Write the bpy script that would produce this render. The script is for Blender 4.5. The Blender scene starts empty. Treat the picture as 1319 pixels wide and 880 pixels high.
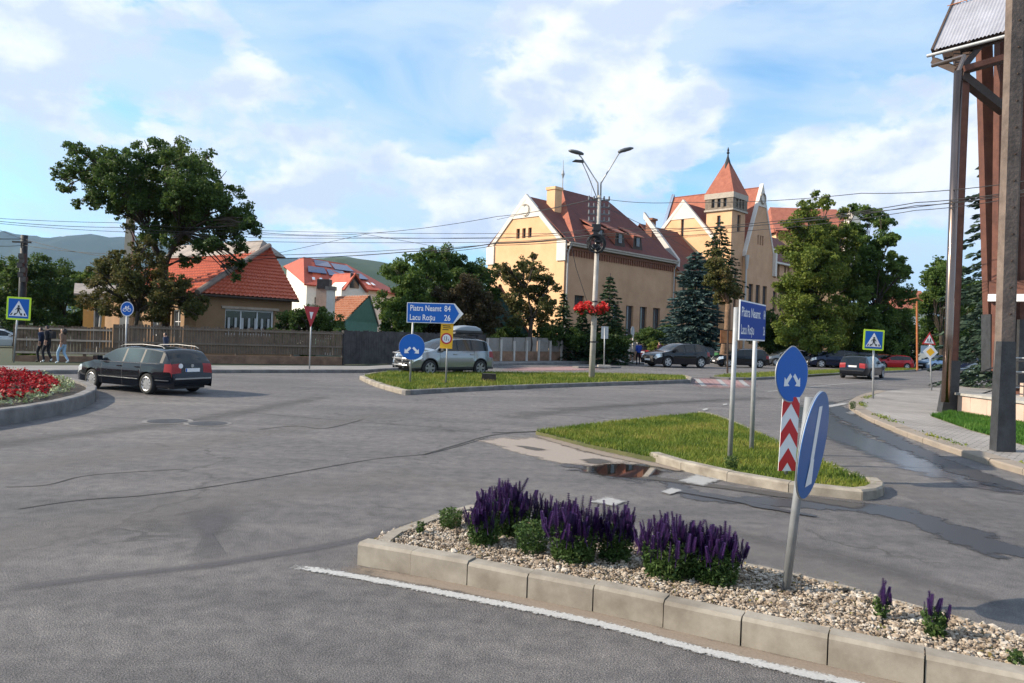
import bpy, bmesh, math, random
import numpy as np
from mathutils import Vector, Matrix
random.seed(11); RNG = np.random.default_rng(11)
R = math.radians; PI = math.pi
S = bpy.context.scene
COL = S.collection
# ------------------------------------------------------------------ camera
W0, H0, FOC, EYE = 1319, 880, 950.0, 1.75
PITCH, ROLL = math.atan(9/950), R(1.9)
_f = Vector((0, math.cos(PITCH), -math.sin(PITCH))); _r0 = Vector((1, 0, 0)); _u0 = Vector((0, math.sin(PITCH), math.cos(PITCH)))
_r = _r0*math.cos(ROLL) + _u0*math.sin(ROLL); _u = _u0*math.cos(ROLL) - _r0*math.sin(ROLL)
CAMP = Vector((0, 0, EYE))
def ray(px, py): return _f*FOC + _r*(px-W0/2) - _u*(py-H0/2)
def P(px, py, Y):
    d = ray(px, py); return CAMP + d*(Y/d.y)
def G(px, py, z=0.0):
    d = ray(px, py); return CAMP + d*((z-EYE)/d.z)
def ZP(px, py, Y): return P(px, py, Y).z
cam = bpy.data.objects.new('camera', bpy.data.cameras.new('camera')); COL.objects.link(cam)
M = Matrix((( _r.x, _u.x, -_f.x, 0), (_r.y, _u.y, -_f.y, 0), (_r.z, _u.z, -_f.z, EYE), (0, 0, 0, 1)))
cam.matrix_world = M
cam.data.sensor_width = 36; cam.data.lens = 36*FOC/W0; cam.data.clip_start = .05; cam.data.clip_end = 20000
S.camera = cam
# ------------------------------------------------------------------ materials
def mat(name, col, rough=.7, metal=0, var=0, scale=4, bump=0, bscale=30, col2=None, spec=.5, coat=0, detail=4):
    m = bpy.data.materials.new(name); m.use_nodes = True; nt = m.node_tree; b = nt.nodes['Principled BSDF']
    b.inputs['Base Color'].default_value = (*col, 1); b.inputs['Roughness'].default_value = rough; b.inputs['Metallic'].default_value = metal
    b.inputs['Specular IOR Level'].default_value = spec; b.inputs['Coat Weight'].default_value = coat; b.inputs['Coat Roughness'].default_value = .04
    if var or bump or col2:
        tc = nt.nodes.new('ShaderNodeTexCoord')
    if var or col2:
        n = nt.nodes.new('ShaderNodeTexNoise'); n.inputs['Scale'].default_value = scale; n.inputs['Detail'].default_value = detail; n.inputs['Roughness'].default_value = .65
        nt.links.new(tc.outputs['Object'], n.inputs['Vector'])
        r = nt.nodes.new('ShaderNodeValToRGB'); nt.links.new(n.outputs['Fac'], r.inputs['Fac'])
        c2 = col2 or tuple(min(1, c*(1+var)) for c in col); c1 = col if col2 else tuple(c*(1-var) for c in col)
        r.color_ramp.elements[0].position = .32; r.color_ramp.elements[1].position = .68
        r.color_ramp.elements[0].color = (*c1, 1); r.color_ramp.elements[1].color = (*c2, 1)
        nt.links.new(r.outputs['Color'], b.inputs['Base Color'])
    if bump:
        n2 = nt.nodes.new('ShaderNodeTexNoise'); n2.inputs['Scale'].default_value = bscale; n2.inputs['Detail'].default_value = 3
        nt.links.new(tc.outputs['Object'], n2.inputs['Vector'])
        bp = nt.nodes.new('ShaderNodeBump'); bp.inputs['Strength'].default_value = bump; bp.inputs['Distance'].default_value = .02
        nt.links.new(n2.outputs['Fac'], bp.inputs['Height']); nt.links.new(bp.outputs['Normal'], b.inputs['Normal'])
    return m
def leafmat(name, cols, trans=.35, nscale=.6, rough=.6):
    m = bpy.data.materials.new(name); m.use_nodes = True; nt = m.node_tree; nt.nodes.clear()
    o = nt.nodes.new('ShaderNodeOutputMaterial'); d = nt.nodes.new('ShaderNodeBsdfPrincipled'); t = nt.nodes.new('ShaderNodeBsdfTranslucent'); mx = nt.nodes.new('ShaderNodeMixShader')
    d.inputs['Roughness'].default_value = rough; d.inputs['Specular IOR Level'].default_value = .25
    g = nt.nodes.new('ShaderNodeNewGeometry'); tc = nt.nodes.new('ShaderNodeTexCoord'); n = nt.nodes.new('ShaderNodeTexNoise')
    n.inputs['Scale'].default_value = nscale; n.inputs['Detail'].default_value = 2; nt.links.new(tc.outputs['Object'], n.inputs['Vector'])
    a = nt.nodes.new('ShaderNodeMath'); a.operation = 'MULTIPLY'; a.inputs[1].default_value = .5; nt.links.new(g.outputs['Random Per Island'], a.inputs[0])
    s = nt.nodes.new('ShaderNodeMath'); s.operation = 'MULTIPLY_ADD'; s.inputs[1].default_value = 1.6; s.inputs[2].default_value = -.55; nt.links.new(n.outputs['Fac'], s.inputs[0])
    ad = nt.nodes.new('ShaderNodeMath'); ad.operation = 'ADD'; ad.use_clamp = True; nt.links.new(a.outputs[0], ad.inputs[0]); nt.links.new(s.outputs[0], ad.inputs[1])
    r = nt.nodes.new('ShaderNodeValToRGB'); nt.links.new(ad.outputs[0], r.inputs['Fac'])
    while len(r.color_ramp.elements) < len(cols): r.color_ramp.elements.new(.5)
    for i, c in enumerate(cols):
        r.color_ramp.elements[i].position = i/(len(cols)-1); r.color_ramp.elements[i].color = (*c, 1)
    nt.links.new(r.outputs['Color'], d.inputs['Base Color']); nt.links.new(r.outputs['Color'], t.inputs['Color'])
    mx.inputs[0].default_value = trans; nt.links.new(d.outputs[0], mx.inputs[1]); nt.links.new(t.outputs[0], mx.inputs[2]); nt.links.new(mx.outputs[0], o.inputs['Surface'])
    return m
MT = {}
def mm(k, *a, **kw):
    MT[k] = mat(k, *a, **kw); return MT[k]
mm('galv', (.36,.37,.38), .5, .35, var=.12, scale=6); mm('black', (.015,.015,.017), .6); mm('tar', (.028,.03,.034), .65, var=.4, scale=5, bump=.3)
mm('white', (.72,.72,.73), .5, var=.05); mm('blue', (.010,.105,.42), .45, spec=.25); mm('blue_shaded', (.012,.05,.27), .55, spec=.12); mm('yellow', (.85,.45,.01), .4)
mm('lime', (.55,.78,.03), .4); mm('red', (.5,.015,.02), .4); mm('signback', (.42,.44,.46), .5, .4); mm('concrete', (.36,.34,.31), .85, var=.16, scale=5, bump=.35, bscale=40)
mm('kerb', (.17,.145,.115), .9, col2=(.33,.295,.245), scale=3.6, bump=.12, bscale=220, detail=10); mm('kerbdk', (.16,.15,.145), .85, var=.3, scale=3, bump=.4)
mm('polecon', (.43,.40,.36), .85, var=.15, scale=3, bump=.3); mm('wire', (.02,.02,.022), .6); mm('bark', (.042,.031,.023), .9, var=.4, scale=6, bump=.8, bscale=14)
mm('barkpine', (.16,.095,.055), .9, var=.4, scale=6, bump=.8, bscale=14)
mm('wood', (.075,.028,.019), .8, col2=(.135,.052,.034), scale=3, bump=.3); mm('wooddk', (.05,.03,.022), .75, var=.3); mm('woodgrey', (.095,.072,.06), .9, col2=(.185,.14,.115), scale=3, bump=.5, bscale=18)
mm('rust', (.30,.09,.03), .85, col2=(.42,.16,.06), scale=5); mm('soil', (.035,.026,.02), .95, var=.4, scale=10, bump=.8)
mm('pink', (.50,.36,.29), .8, var=.1, scale=2); mm('chrome', (.42,.43,.44), .3, 1)
mm('glass', (.010,.013,.015), .05, spec=.5); mm('winglass', (.05,.06,.07), .06, spec=.8); mm('rubber', (.018,.018,.018), .85); mm('rim', (.50,.50,.51), .38, .6); mm('rimdk', (.3,.3,.31), .35, .8); mm('railgrey', (.10,.105,.115), .45, .4); mm('postgrey', (.25,.26,.27), .55, .35, var=.15, scale=8)
mm('lamp', (.26,.005,.008), .35); mm('headlamp', (.75,.78,.8), .08, .6); mm('plastic', (.03,.03,.032), .5)
mm('skin', (.42,.25,.18), .6); mm('hair', (.015,.012,.01), .6); mm('shoe', (.7,.7,.7), .6)
mm('cream', (.65,.375,.195), .9, col2=(.75,.465,.26), scale=.45, bump=.15, detail=8); mm('creamhi', (.66,.61,.55), .85, var=.05, scale=1)
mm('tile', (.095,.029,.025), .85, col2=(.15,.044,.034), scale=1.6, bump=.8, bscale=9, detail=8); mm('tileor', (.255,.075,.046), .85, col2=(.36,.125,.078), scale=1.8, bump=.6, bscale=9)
mm('tilered', (.33,.055,.03), .75, col2=(.42,.085,.045), scale=2, bump=.5, bscale=7); mm('tinroof', (.26,.22,.19), .7, var=.3, scale=2)
mm('framewin', (.10,.06,.045), .6); mm('gutter', (.45,.43,.41), .5, .3); mm('stone', (.19,.15,.115), .9, var=.35, scale=2.5, bump=.5, bscale=8)
mm('housewall', (.27,.165,.09), .9, var=.12, scale=1.5); mm('white_wall', (.78,.74,.66), .9, var=.06); mm('orangewall', (.75,.38,.12), .9, var=.06)
mm('greenwall', (.16,.33,.26), .9, var=.08); mm('solar', (.012,.025,.10), .12, spec=.8); mm('corr', (.36,.36,.40), .45, .35, var=.15, scale=2)
mm('fencewood', (.09,.058,.038), .88, col2=(.20,.14,.10), scale=4, bump=.3); mm('fencedk', (.055,.05,.05), .85, var=.4, scale=3); mm('fencerail', (.42,.33,.26), .8, var=.2)
mm('fencecon', (.26,.24,.22), .9, var=.18, scale=2, bump=.3); mm('fencelow', (.22,.13,.085), .9, var=.35, scale=2.5, bump=.4); mm('fencepost', (.5,.46,.42), .85, var=.15)
# ------------------------------------------------------------------ mesh builder
class MB:
    def __init__(s): s.v = []; s.f = []; s.m = []; s.mi = 0
    def face(s, pts, mi=None):
        k = len(s.v); s.v += [tuple(p) for p in pts]; s.f.append(tuple(range(k, k+len(pts)))); s.m.append(s.mi if mi is None else mi); return s
    def box(s, c, size, ax=None, mi=None):
        X, Yv, Z = ax if ax else (Vector((1,0,0)), Vector((0,1,0)), Vector((0,0,1)))
        c = Vector(c); h = [x/2 for x in size]; k = len(s.v)
        for sx in (-1,1):
            for sy in (-1,1):
                for sz in (-1,1): s.v.append(tuple(c + X*h[0]*sx + Yv*h[1]*sy + Z*h[2]*sz))
        for q in ((0,1,3,2),(4,6,7,5),(0,4,5,1),(2,3,7,6),(0,2,6,4),(1,5,7,3)):
            s.f.append(tuple(k+i for i in q)); s.m.append(s.mi if mi is None else mi)
        return s
    def bar(s, a, b, w, d=None, mi=None, up=(0,0,1)):
        a, b = Vector(a), Vector(b); z = (b-a); L = z.length; z.normalize(); u = Vector(up)
        if abs(z.dot(u)) > .98: u = Vector((0,1,0))
        x = z.cross(u).normalized(); y = x.cross(z)
        return s.box((a+b)/2, (w, d or w, L), (x, y, z), mi)
    def tube(s, pts, rad, n=8, mi=None, cap=True):
        pts = [Vector(p) for p in pts]; rad = rad if hasattr(rad, '__len__') else [rad]*len(pts); k = len(s.v); mi = s.mi if mi is None else mi
        for i, p in enumerate(pts):
            t = (pts[min(i+1, len(pts)-1)] - pts[max(i-1, 0)]).normalized(); u = Vector((0,0,1)) if abs(t.z) < .95 else Vector((0,1,0))
            x = t.cross(u).normalized(); y = x.cross(t)
            for j in range(n):
                a = 2*PI*j/n; s.v.append(tuple(p + (x*math.cos(a) + y*math.sin(a))*rad[i]))
        for i in range(len(pts)-1):
            for j in range(n):
                a = k+i*n+j; b = k+i*n+(j+1) % n; s.f.append((a, b, b+n, a+n)); s.m.append(mi)
        if cap:
            s.f.append(tuple(k+j for j in range(n))[::-1]); s.m.append(mi); e = k+(len(pts)-1)*n; s.f.append(tuple(e+j for j in range(n))); s.m.append(mi)
        return s
    def prism(s, pts, vec, mi=None):
        pts = [Vector(p) for p in pts]; vec = Vector(vec); q = [p+vec for p in pts]; n = len(pts)
        s.face(pts[::-1], mi); s.face(q, mi)
        for i in range(n): j = (i+1) % n; s.face([pts[i], pts[j], q[j], q[i]], mi)
        return s
    def build(s, name, mats, parent=None, smooth=False, loc=None):
        me = bpy.data.meshes.new(name); v = s.v
        if parent is not None and loc is None: loc = (0,0,0)
        me.from_pydata(v, [], s.f)
        for m in (mats if isinstance(mats, (list, tuple)) else [mats]): me.materials.append(MT[m] if isinstance(m, str) else m)
        me.polygons.foreach_set('material_index', s.m)
        if smooth: me.polygons.foreach_set('use_smooth', [True]*len(s.f))
        me.update()
        bm = bmesh.new(); bm.from_mesh(me); bmesh.ops.remove_doubles(bm, verts=bm.verts, dist=.0004); bmesh.ops.recalc_face_normals(bm, faces=bm.faces); bm.to_mesh(me); bm.free()
        return link(name, me, parent)
def link(name, me, parent=None):
    o = bpy.data.objects.new(name, me); COL.objects.link(o)
    if parent is not None:
        o.parent = parent; o.matrix_parent_inverse = Matrix.LocRotScale(parent.location, parent.rotation_euler, parent.scale).inverted() if not getattr(parent, '_loc', False) else Matrix()
    return o
def tag(o, label=None, cat=None, group=None, kind=None):
    if label: o['label'] = label
    if cat: o['category'] = cat
    if group: o['group'] = group
    if kind: o['kind'] = kind
    return o
def thing(name, loc, label, cat, group=None):
    o = bpy.data.objects.new(name, None); COL.objects.link(o); o.location = loc; o.empty_display_size = .2
    return tag(o, label, cat, group)
def struct(o): o['kind'] = 'structure'; return o
def lookat_frame(o, n, lean=0.0):
    n = Vector((n[0], n[1], 0)).normalized(); up = Vector((0,0,1)); r = up.cross(n)
    if lean: up2 = up*math.cos(lean) + r*math.sin(lean); r = r*math.cos(lean) - up*math.sin(lean); up = up2
    return Vector(o), r, up, n
def fpt(F, x, y, d=0): return F[0] + F[1]*x + F[2]*y + F[3]*d
def plate(mb, F, pts, d, th, mi=None):
    mb.prism([fpt(F, x, y, d) for x, y in pts], F[3]*th, mi); return mb
def circ(cx, cy, r, n=28, sq=1): return [(cx + r*math.cos(2*PI*i/n), cy + sq*r*math.sin(2*PI*i/n)) for i in range(n)]
def rect(x0, y0, x1, y1): return [(x0,y0),(x1,y0),(x1,y1),(x0,y1)]
def rrect(x0, y0, x1, y1, r, n=4):
    out = []
    for cx, cy, a0 in ((x1-r,y1-r,0),(x0+r,y1-r,90),(x0+r,y0+r,180),(x1-r,y0+r,270)):
        for i in range(n+1): a = R(a0+90*i/n); out.append((cx+r*math.cos(a), cy+r*math.sin(a)))
    return out
def text_faces(s, size, xs=1.0, clip=None):
    cu = bpy.data.curves.new('t', 'FONT'); cu.body = s; cu.size = size; cu.resolution_u = 3; cu.offset = size*.012
    o = bpy.data.objects.new('t', cu); COL.objects.link(o); dg = bpy.context.evaluated_depsgraph_get(); dg.update()
    me = bpy.data.meshes.new_from_object(o.evaluated_get(dg)); bm = bmesh.new(); bm.from_mesh(me)
    if clip: bmesh.ops.bisect_plane(bm, geom=bm.verts[:]+bm.edges[:]+bm.faces[:], plane_co=(clip/xs,0,0), plane_no=(1,0,0), clear_outer=True)
    out = [[(v.co.x*xs, v.co.y) for v in f.verts] for f in bm.faces]
    w = max((p[0] for f in out for p in f), default=0)
    bm.free(); bpy.data.objects.remove(o); bpy.data.meshes.remove(me); bpy.data.curves.remove(cu)
    return out, w
# raw big meshes from numpy
def npmesh(name, V, nv, material, parent=None):
    N = len(V)//nv; me = bpy.data.meshes.new(name)
    me.vertices.add(len(V)); me.vertices.foreach_set('co', np.ascontiguousarray(V, dtype=np.float32).ravel())
    me.loops.add(len(V)); me.loops.foreach_set('vertex_index', np.arange(len(V), dtype=np.int32))
    me.polygons.add(N); me.polygons.foreach_set('loop_start', np.arange(0, len(V), nv, dtype=np.int32)); me.update(calc_edges=True); me.validate()
    me.materials.append(material); return link(name, me, parent)
def unit(a): return a/np.maximum(np.linalg.norm(a, axis=1, keepdims=True), 1e-9)
def leaf_quads(C, size, up=.35, asp=.62):
    n = len(C); N = unit(RNG.normal(size=(n,3)) + np.array([0,0,up])); A = unit(np.cross(N, RNG.normal(size=(n,3)))); B = np.cross(N, A)
    s = (size*RNG.uniform(.6,1.3,n))[:,None]; A = A*s*.5; B = B*s*.5*asp
    V = np.stack([C-A, C-B+N*s*.08, C+A, C+B+N*s*.08], 1).reshape(-1,3); return V
def clump_points(blobs, n, sub=14, subr=.34, squash=.9, shell=.5):
    w = np.array([b[3]**2 for b in blobs]); w = w/w.sum(); out = []
    for (x,y,z,r), k in zip(blobs, np.maximum(6, (w*n).astype(int))):
        ns = max(4, int(sub)); D = unit(RNG.normal(size=(ns,3))); rr = r*RNG.uniform(shell,1,ns)[:,None]
        cs = np.array([x,y,z]) + D*rr*np.array([1,1,squash]); idx = RNG.integers(0, ns, k)
        sr = subr*r*RNG.uniform(.5,1.25,ns)
        out.append(cs[idx] + unit(RNG.normal(size=(k,3)))*(sr[idx]*RNG.uniform(0,1,k)**.45)[:,None]*np.array([1,1,.75]))
    return np.concatenate(out)
def limb(mb, a, b, r0, r1, sag=.12, n=5):
    a, b = Vector(a), Vector(b); L = (b-a).length; off = Vector((random.uniform(-1,1), random.uniform(-1,1), random.uniform(.2,1)))*L*sag
    pts = [a.lerp(b, i/n) + off*math.sin(PI*i/n) + Vector((random.uniform(-1,1),random.uniform(-1,1),random.uniform(-1,1)))*L*.015 for i in range(n+1)]
    mb.tube(pts, [r0+(r1-r0)*i/n for i in range(n+1)], 6); return pts
def tree(name, label, group, base, blobs_px, Y, n, leafm, lsize, trunk_r=.2, fork_px=None, depth=2.0, barkm='bark', sub=14, subr=.34, cat='tree', fork2=None, limbs=True, shell=.5):
    base = Vector(base); t = thing(name, base, label, cat, group)
    bl = []
    for (px,py,r) in blobs_px:
        rm = r*Y/FOC; p = P(px, py, Y); dy = random.uniform(-1,1)*depth; k = (Y+dy)/Y
        p = CAMP + (p-CAMP)*k; bl.append((p.x, p.y, max(p.z, rm*.5), rm*k))
    if limbs:
        mb = MB(); fk = P(*fork_px, Y) if fork_px else base + Vector((0,0,2))
        limb(mb, base, fk, trunk_r*1.15, trunk_r*.8, .04); forks = [fk]
        if fork2:
            for f in fork2: q = P(*f, Y); limb(mb, fk, q, trunk_r*.5, trunk_r*.26, .08); forks.append(q)
        for (x,y,z,r) in bl:
            q = Vector((x,y,z)); f = min(forks, key=lambda a: (a-q).length)
            pts = limb(mb, f, q, trunk_r*.20, .02, .1)
            for _ in range(3): limb(mb, pts[random.choice((2,3,4))], q+Vector((random.uniform(-1,1),random.uniform(-1,1),random.uniform(-.6,.9)))*r*.85, .04, .012, .06, 4)
        mb.build('trunk', barkm, t, smooth=True)
    C = clump_points(bl, n, sub, subr, shell=shell); npmesh('crown', leaf_quads(C, lsize), 4, leafm, t)
    return t
def spruce(name, label, group, base, H, rad, n_lv, leafm, dens=1.0, trunk_r=.15, z0=.3, expo=.9, barkm='bark', qs=.34, droop=.25, lean=(0,0)):
    base = Vector(base); t = thing(name, base, label, 'tree', group)
    MB().tube([base, base+Vector((lean[0]*.5,lean[1]*.5,H*.5)), base+Vector((lean[0],lean[1],H))], [trunk_r, trunk_r*.6, .02], 7).build('trunk', barkm, t, smooth=True)
    C, A = [], []
    for i in range(n_lv):
        h = z0 + (H-z0)*(i+random.uniform(-.2,.2))/n_lv; fr = max(0, 1-(h-z0)/(H-z0)); l = rad*fr**expo + .12; nb = max(5, int(9+4*fr))
        a0 = random.random()*6.28
        for b in range(nb):
            a = a0 + 6.28*b/nb + random.uniform(-.25,.25); ll = l*random.uniform(.72,1.1); k = max(4, int(ll*16*dens))
            tt = RNG.uniform(.08,1,k)**.8; dr = np.array([math.cos(a), math.sin(a), 0]); pr = np.array([-math.sin(a), math.cos(a), 0])
            up = (.12*fr**0 if fr < .35 else 0)
            side = RNG.normal(size=k)*.16*ll*(1.1-tt)
            c = np.array([base.x+lean[0]*h/H, base.y+lean[1]*h/H, base.z+h]) + dr*(tt*ll)[:,None] + pr*side[:,None]
            c[:,2] += -droop*ll*tt**1.5 + .22*ll*np.maximum(0, tt-.75) + up*ll*tt - RNG.uniform(0,.16,k)
            C.append(c); A.append(unit(np.tile(dr + np.array([0,0,-droop*.8]), (k,1)) + pr*(np.sign(side)*.6)[:,None] + RNG.normal(size=(k,3))*.25))
    C = np.concatenate(C); A = np.concatenate(A); n = len(C); N = unit(RNG.normal(size=(n,3))*.7+np.array([0,0,.8])); B = unit(np.cross(N, A))
    s = (qs*RNG.uniform(.6,1.3,n))[:,None]; V = np.stack([C-A*s*.5, C-B*s*.2, C+A*s*.5, C+B*s*.2], 1).reshape(-1,3)
    npmesh('crown', V, 4, leafm, t); return t
# ------------------------------------------------------------------ light and sky
SUN_EL, SUN_AZ = R(31), Vector((1, .07, 0)).normalized()      # SUN_AZ: the way shadows fall
sd = SUN_AZ*math.cos(SUN_EL) - Vector((0,0,1))*math.sin(SUN_EL)
sun = bpy.data.objects.new('sun', bpy.data.lights.new('sun', 'SUN')); COL.objects.link(sun)
sun.data.energy = 4.2; sun.data.angle = R(.6); sun.data.color = (1, .87, .70); sun.rotation_euler = sd.to_track_quat('-Z', 'Y').to_euler()
def world():
    w = bpy.data.worlds.new('World'); S.world = w; w.use_nodes = True; nt = w.node_tree; L = nt.links
    bg = nt.nodes['Background']; bg.inputs['Strength'].default_value = .10
    N = lambda t, **k: [n := nt.nodes.new(t), [setattr(n, a, b) for a, b in k.items()]][0]
    def math_(op, a, b=None, c=None, clamp=False):
        n = N('ShaderNodeMath', operation=op, use_clamp=clamp)
        for i, x in enumerate((a, b, c)):
            if x is None: continue
            if hasattr(x, 'links'): L.new(x, n.inputs[i])
            else: n.inputs[i].default_value = x
        return n.outputs[0]
    sky = N('ShaderNodeTexSky', sky_type='NISHITA'); sky.sun_disc = False; sky.sun_elevation = SUN_EL
    tosun = -sd; sky.sun_rotation = math.atan2(tosun.x, tosun.y); sky.air_density = 1.0; sky.dust_density = 1.2; sky.ozone_density = 1.5
    tc = N('ShaderNodeTexCoord'); d = tc.outputs['Generated']
    sp = N('ShaderNodeSeparateXYZ'); L.new(d, sp.inputs[0]); z = sp.outputs[2]
    zz = math_('MAXIMUM', z, 0.0)
    # cumulus field: noise on the direction, flattened
    mp = N('ShaderNodeMapping'); mp.inputs['Scale'].default_value = (1, 1, 1.9); mp.inputs['Location'].default_value = (3.1, 1.7, .4); L.new(d, mp.inputs['Vector'])
    def noise(sc, det, ro, vec, dist=0.0):
        n = N('ShaderNodeTexNoise'); n.inputs['Scale'].default_value = sc; n.inputs['Detail'].default_value = det; n.inputs['Roughness'].default_value = ro; n.inputs['Distortion'].default_value = dist
        L.new(vec, n.inputs['Vector']); return n.outputs['Fac']
    n1 = noise(6.5, 12, .60, mp.outputs[0], .1); n2 = noise(2.2, 4, .5, mp.outputs[0])
    blobs = 0.0
    def blob(px, py, rad, amp):
        nonlocal blobs
        v = ray(px, py).normalized(); c = N('ShaderNodeVectorMath', operation='DISTANCE'); L.new(d, c.inputs[0]); c.inputs[1].default_value = v
        m = N('ShaderNodeMapRange', interpolation_type='SMOOTHSTEP'); m.inputs[1].default_value = 0; m.inputs[2].default_value = rad; m.inputs[3].default_value = amp; m.inputs[4].default_value = 0
        L.new(c.outputs['Value'], m.inputs[0]); blobs = math_('ADD', blobs, m.outputs[0])
    for a in CLOUDS: blob(a[0], a[1], a[2], a[3]*.55)
    f = math_('ADD', math_('MULTIPLY_ADD', n1, 1.0, -.5), math_('MULTIPLY_ADD', n2, .35, -.175)); f = math_('ADD', f, blobs)
    edge = N('ShaderNodeMapRange', interpolation_type='SMOOTHSTEP'); edge.inputs[1].default_value = -.01; edge.inputs[2].default_value = .11; L.new(f, edge.inputs[0])
    # veil: soft high cloud
    mp2 = N('ShaderNodeMapping'); mp2.inputs['Scale'].default_value = (1, 1, 3.2); mp2.inputs['Rotation'].default_value = (0, .35, 0); L.new(d, mp2.inputs['Vector'])
    n3 = noise(2.6, 9, .55, mp2.outputs[0], .5)
    veil = N('ShaderNodeMapRange', interpolation_type='SMOOTHSTEP'); veil.inputs[1].default_value = .28; veil.inputs[2].default_value = .60; veil.inputs[4].default_value = .85
    L.new(math_('ADD', n3, math_('MULTIPLY', blobs, .35)), veil.inputs[0])
    # cloud tone: bright crowns, lavender grey bellies
    n4 = noise(4.5, 6, .55, mp.outputs[0]); mp3 = N('ShaderNodeMapping'); mp3.inputs['Scale'].default_value = (1,1,1.9); mp3.inputs['Location'].default_value = (3.1+.035, 1.7, .4-.05); L.new(d, mp3.inputs['Vector'])
    n5 = noise(6.5, 7, .58, mp3.outputs[0], .1)
    tone = N('ShaderNodeMapRange'); tone.inputs[1].default_value = -.10; tone.inputs[2].default_value = .12
    L.new(math_('ADD', math_('SUBTRACT', n5, n1), math_('MULTIPLY_ADD', n4, .6, -.27)), tone.inputs[0])
    cr = N('ShaderNodeValToRGB'); L.new(tone.outputs[0], cr.inputs['Fac'])
    cr.color_ramp.elements[0].color = (3.9, 4.5, 5.6, 1); cr.color_ramp.elements[1].color = (6.0, 6.2, 6.6, 1)
    skyc = N('ShaderNodeMix', data_type='RGBA'); skyc.inputs['Factor'].default_value = 1; skyc.blend_type = 'MULTIPLY'; L.new(sky.outputs[0], skyc.inputs['A']); skyc.inputs['B'].default_value = SKYTINT
    m1 = N('ShaderNodeMix', data_type='RGBA'); L.new(veil.outputs[0], m1.inputs['Factor']); L.new(skyc.outputs['Result'], m1.inputs['A']); m1.inputs['B'].default_value = (3.9, 4.75, 5.9, 1)
    m2 = N('ShaderNodeMix', data_type='RGBA'); L.new(math_('MULTIPLY', edge.outputs[0], .93), m2.inputs['Factor']); L.new(m1.outputs['Result'], m2.inputs['A']); L.new(cr.outputs[0], m2.inputs['B'])
    L.new(m2.outputs['Result'], bg.inputs['Color'])
SKYTINT = (.88, 1.30, 1.42, 1)
CLOUDS = [(345,70,.075,.30),(310,100,.06,.2),(420,40,.20,-.28),(560,60,.22,-.30),(540,150,.12,-.12),(720,20,.17,.26),(830,40,.13,.26),(940,60,.14,-.2),(120,190,.30,.10),(280,170,.14,.16),
  (480,200,.22,.16),(560,245,.12,.2),(640,250,.10,.28),(720,150,.16,.14),(850,140,.12,.20),(910,135,.07,.22),(800,230,.10,.24),(1090,220,.14,.30),(1190,215,.12,.25),(1040,230,.09,.2),(1000,120,.16,-.12),(1130,90,.14,-.16),
  (60,120,.10,.12),(30,30,.2,.02),(1270,210,.1,.2),(420,270,.12,.14),(50,260,.12,-.08),(690,190,.08,.1),(1180,330,.08,-.12)]
world()
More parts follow.
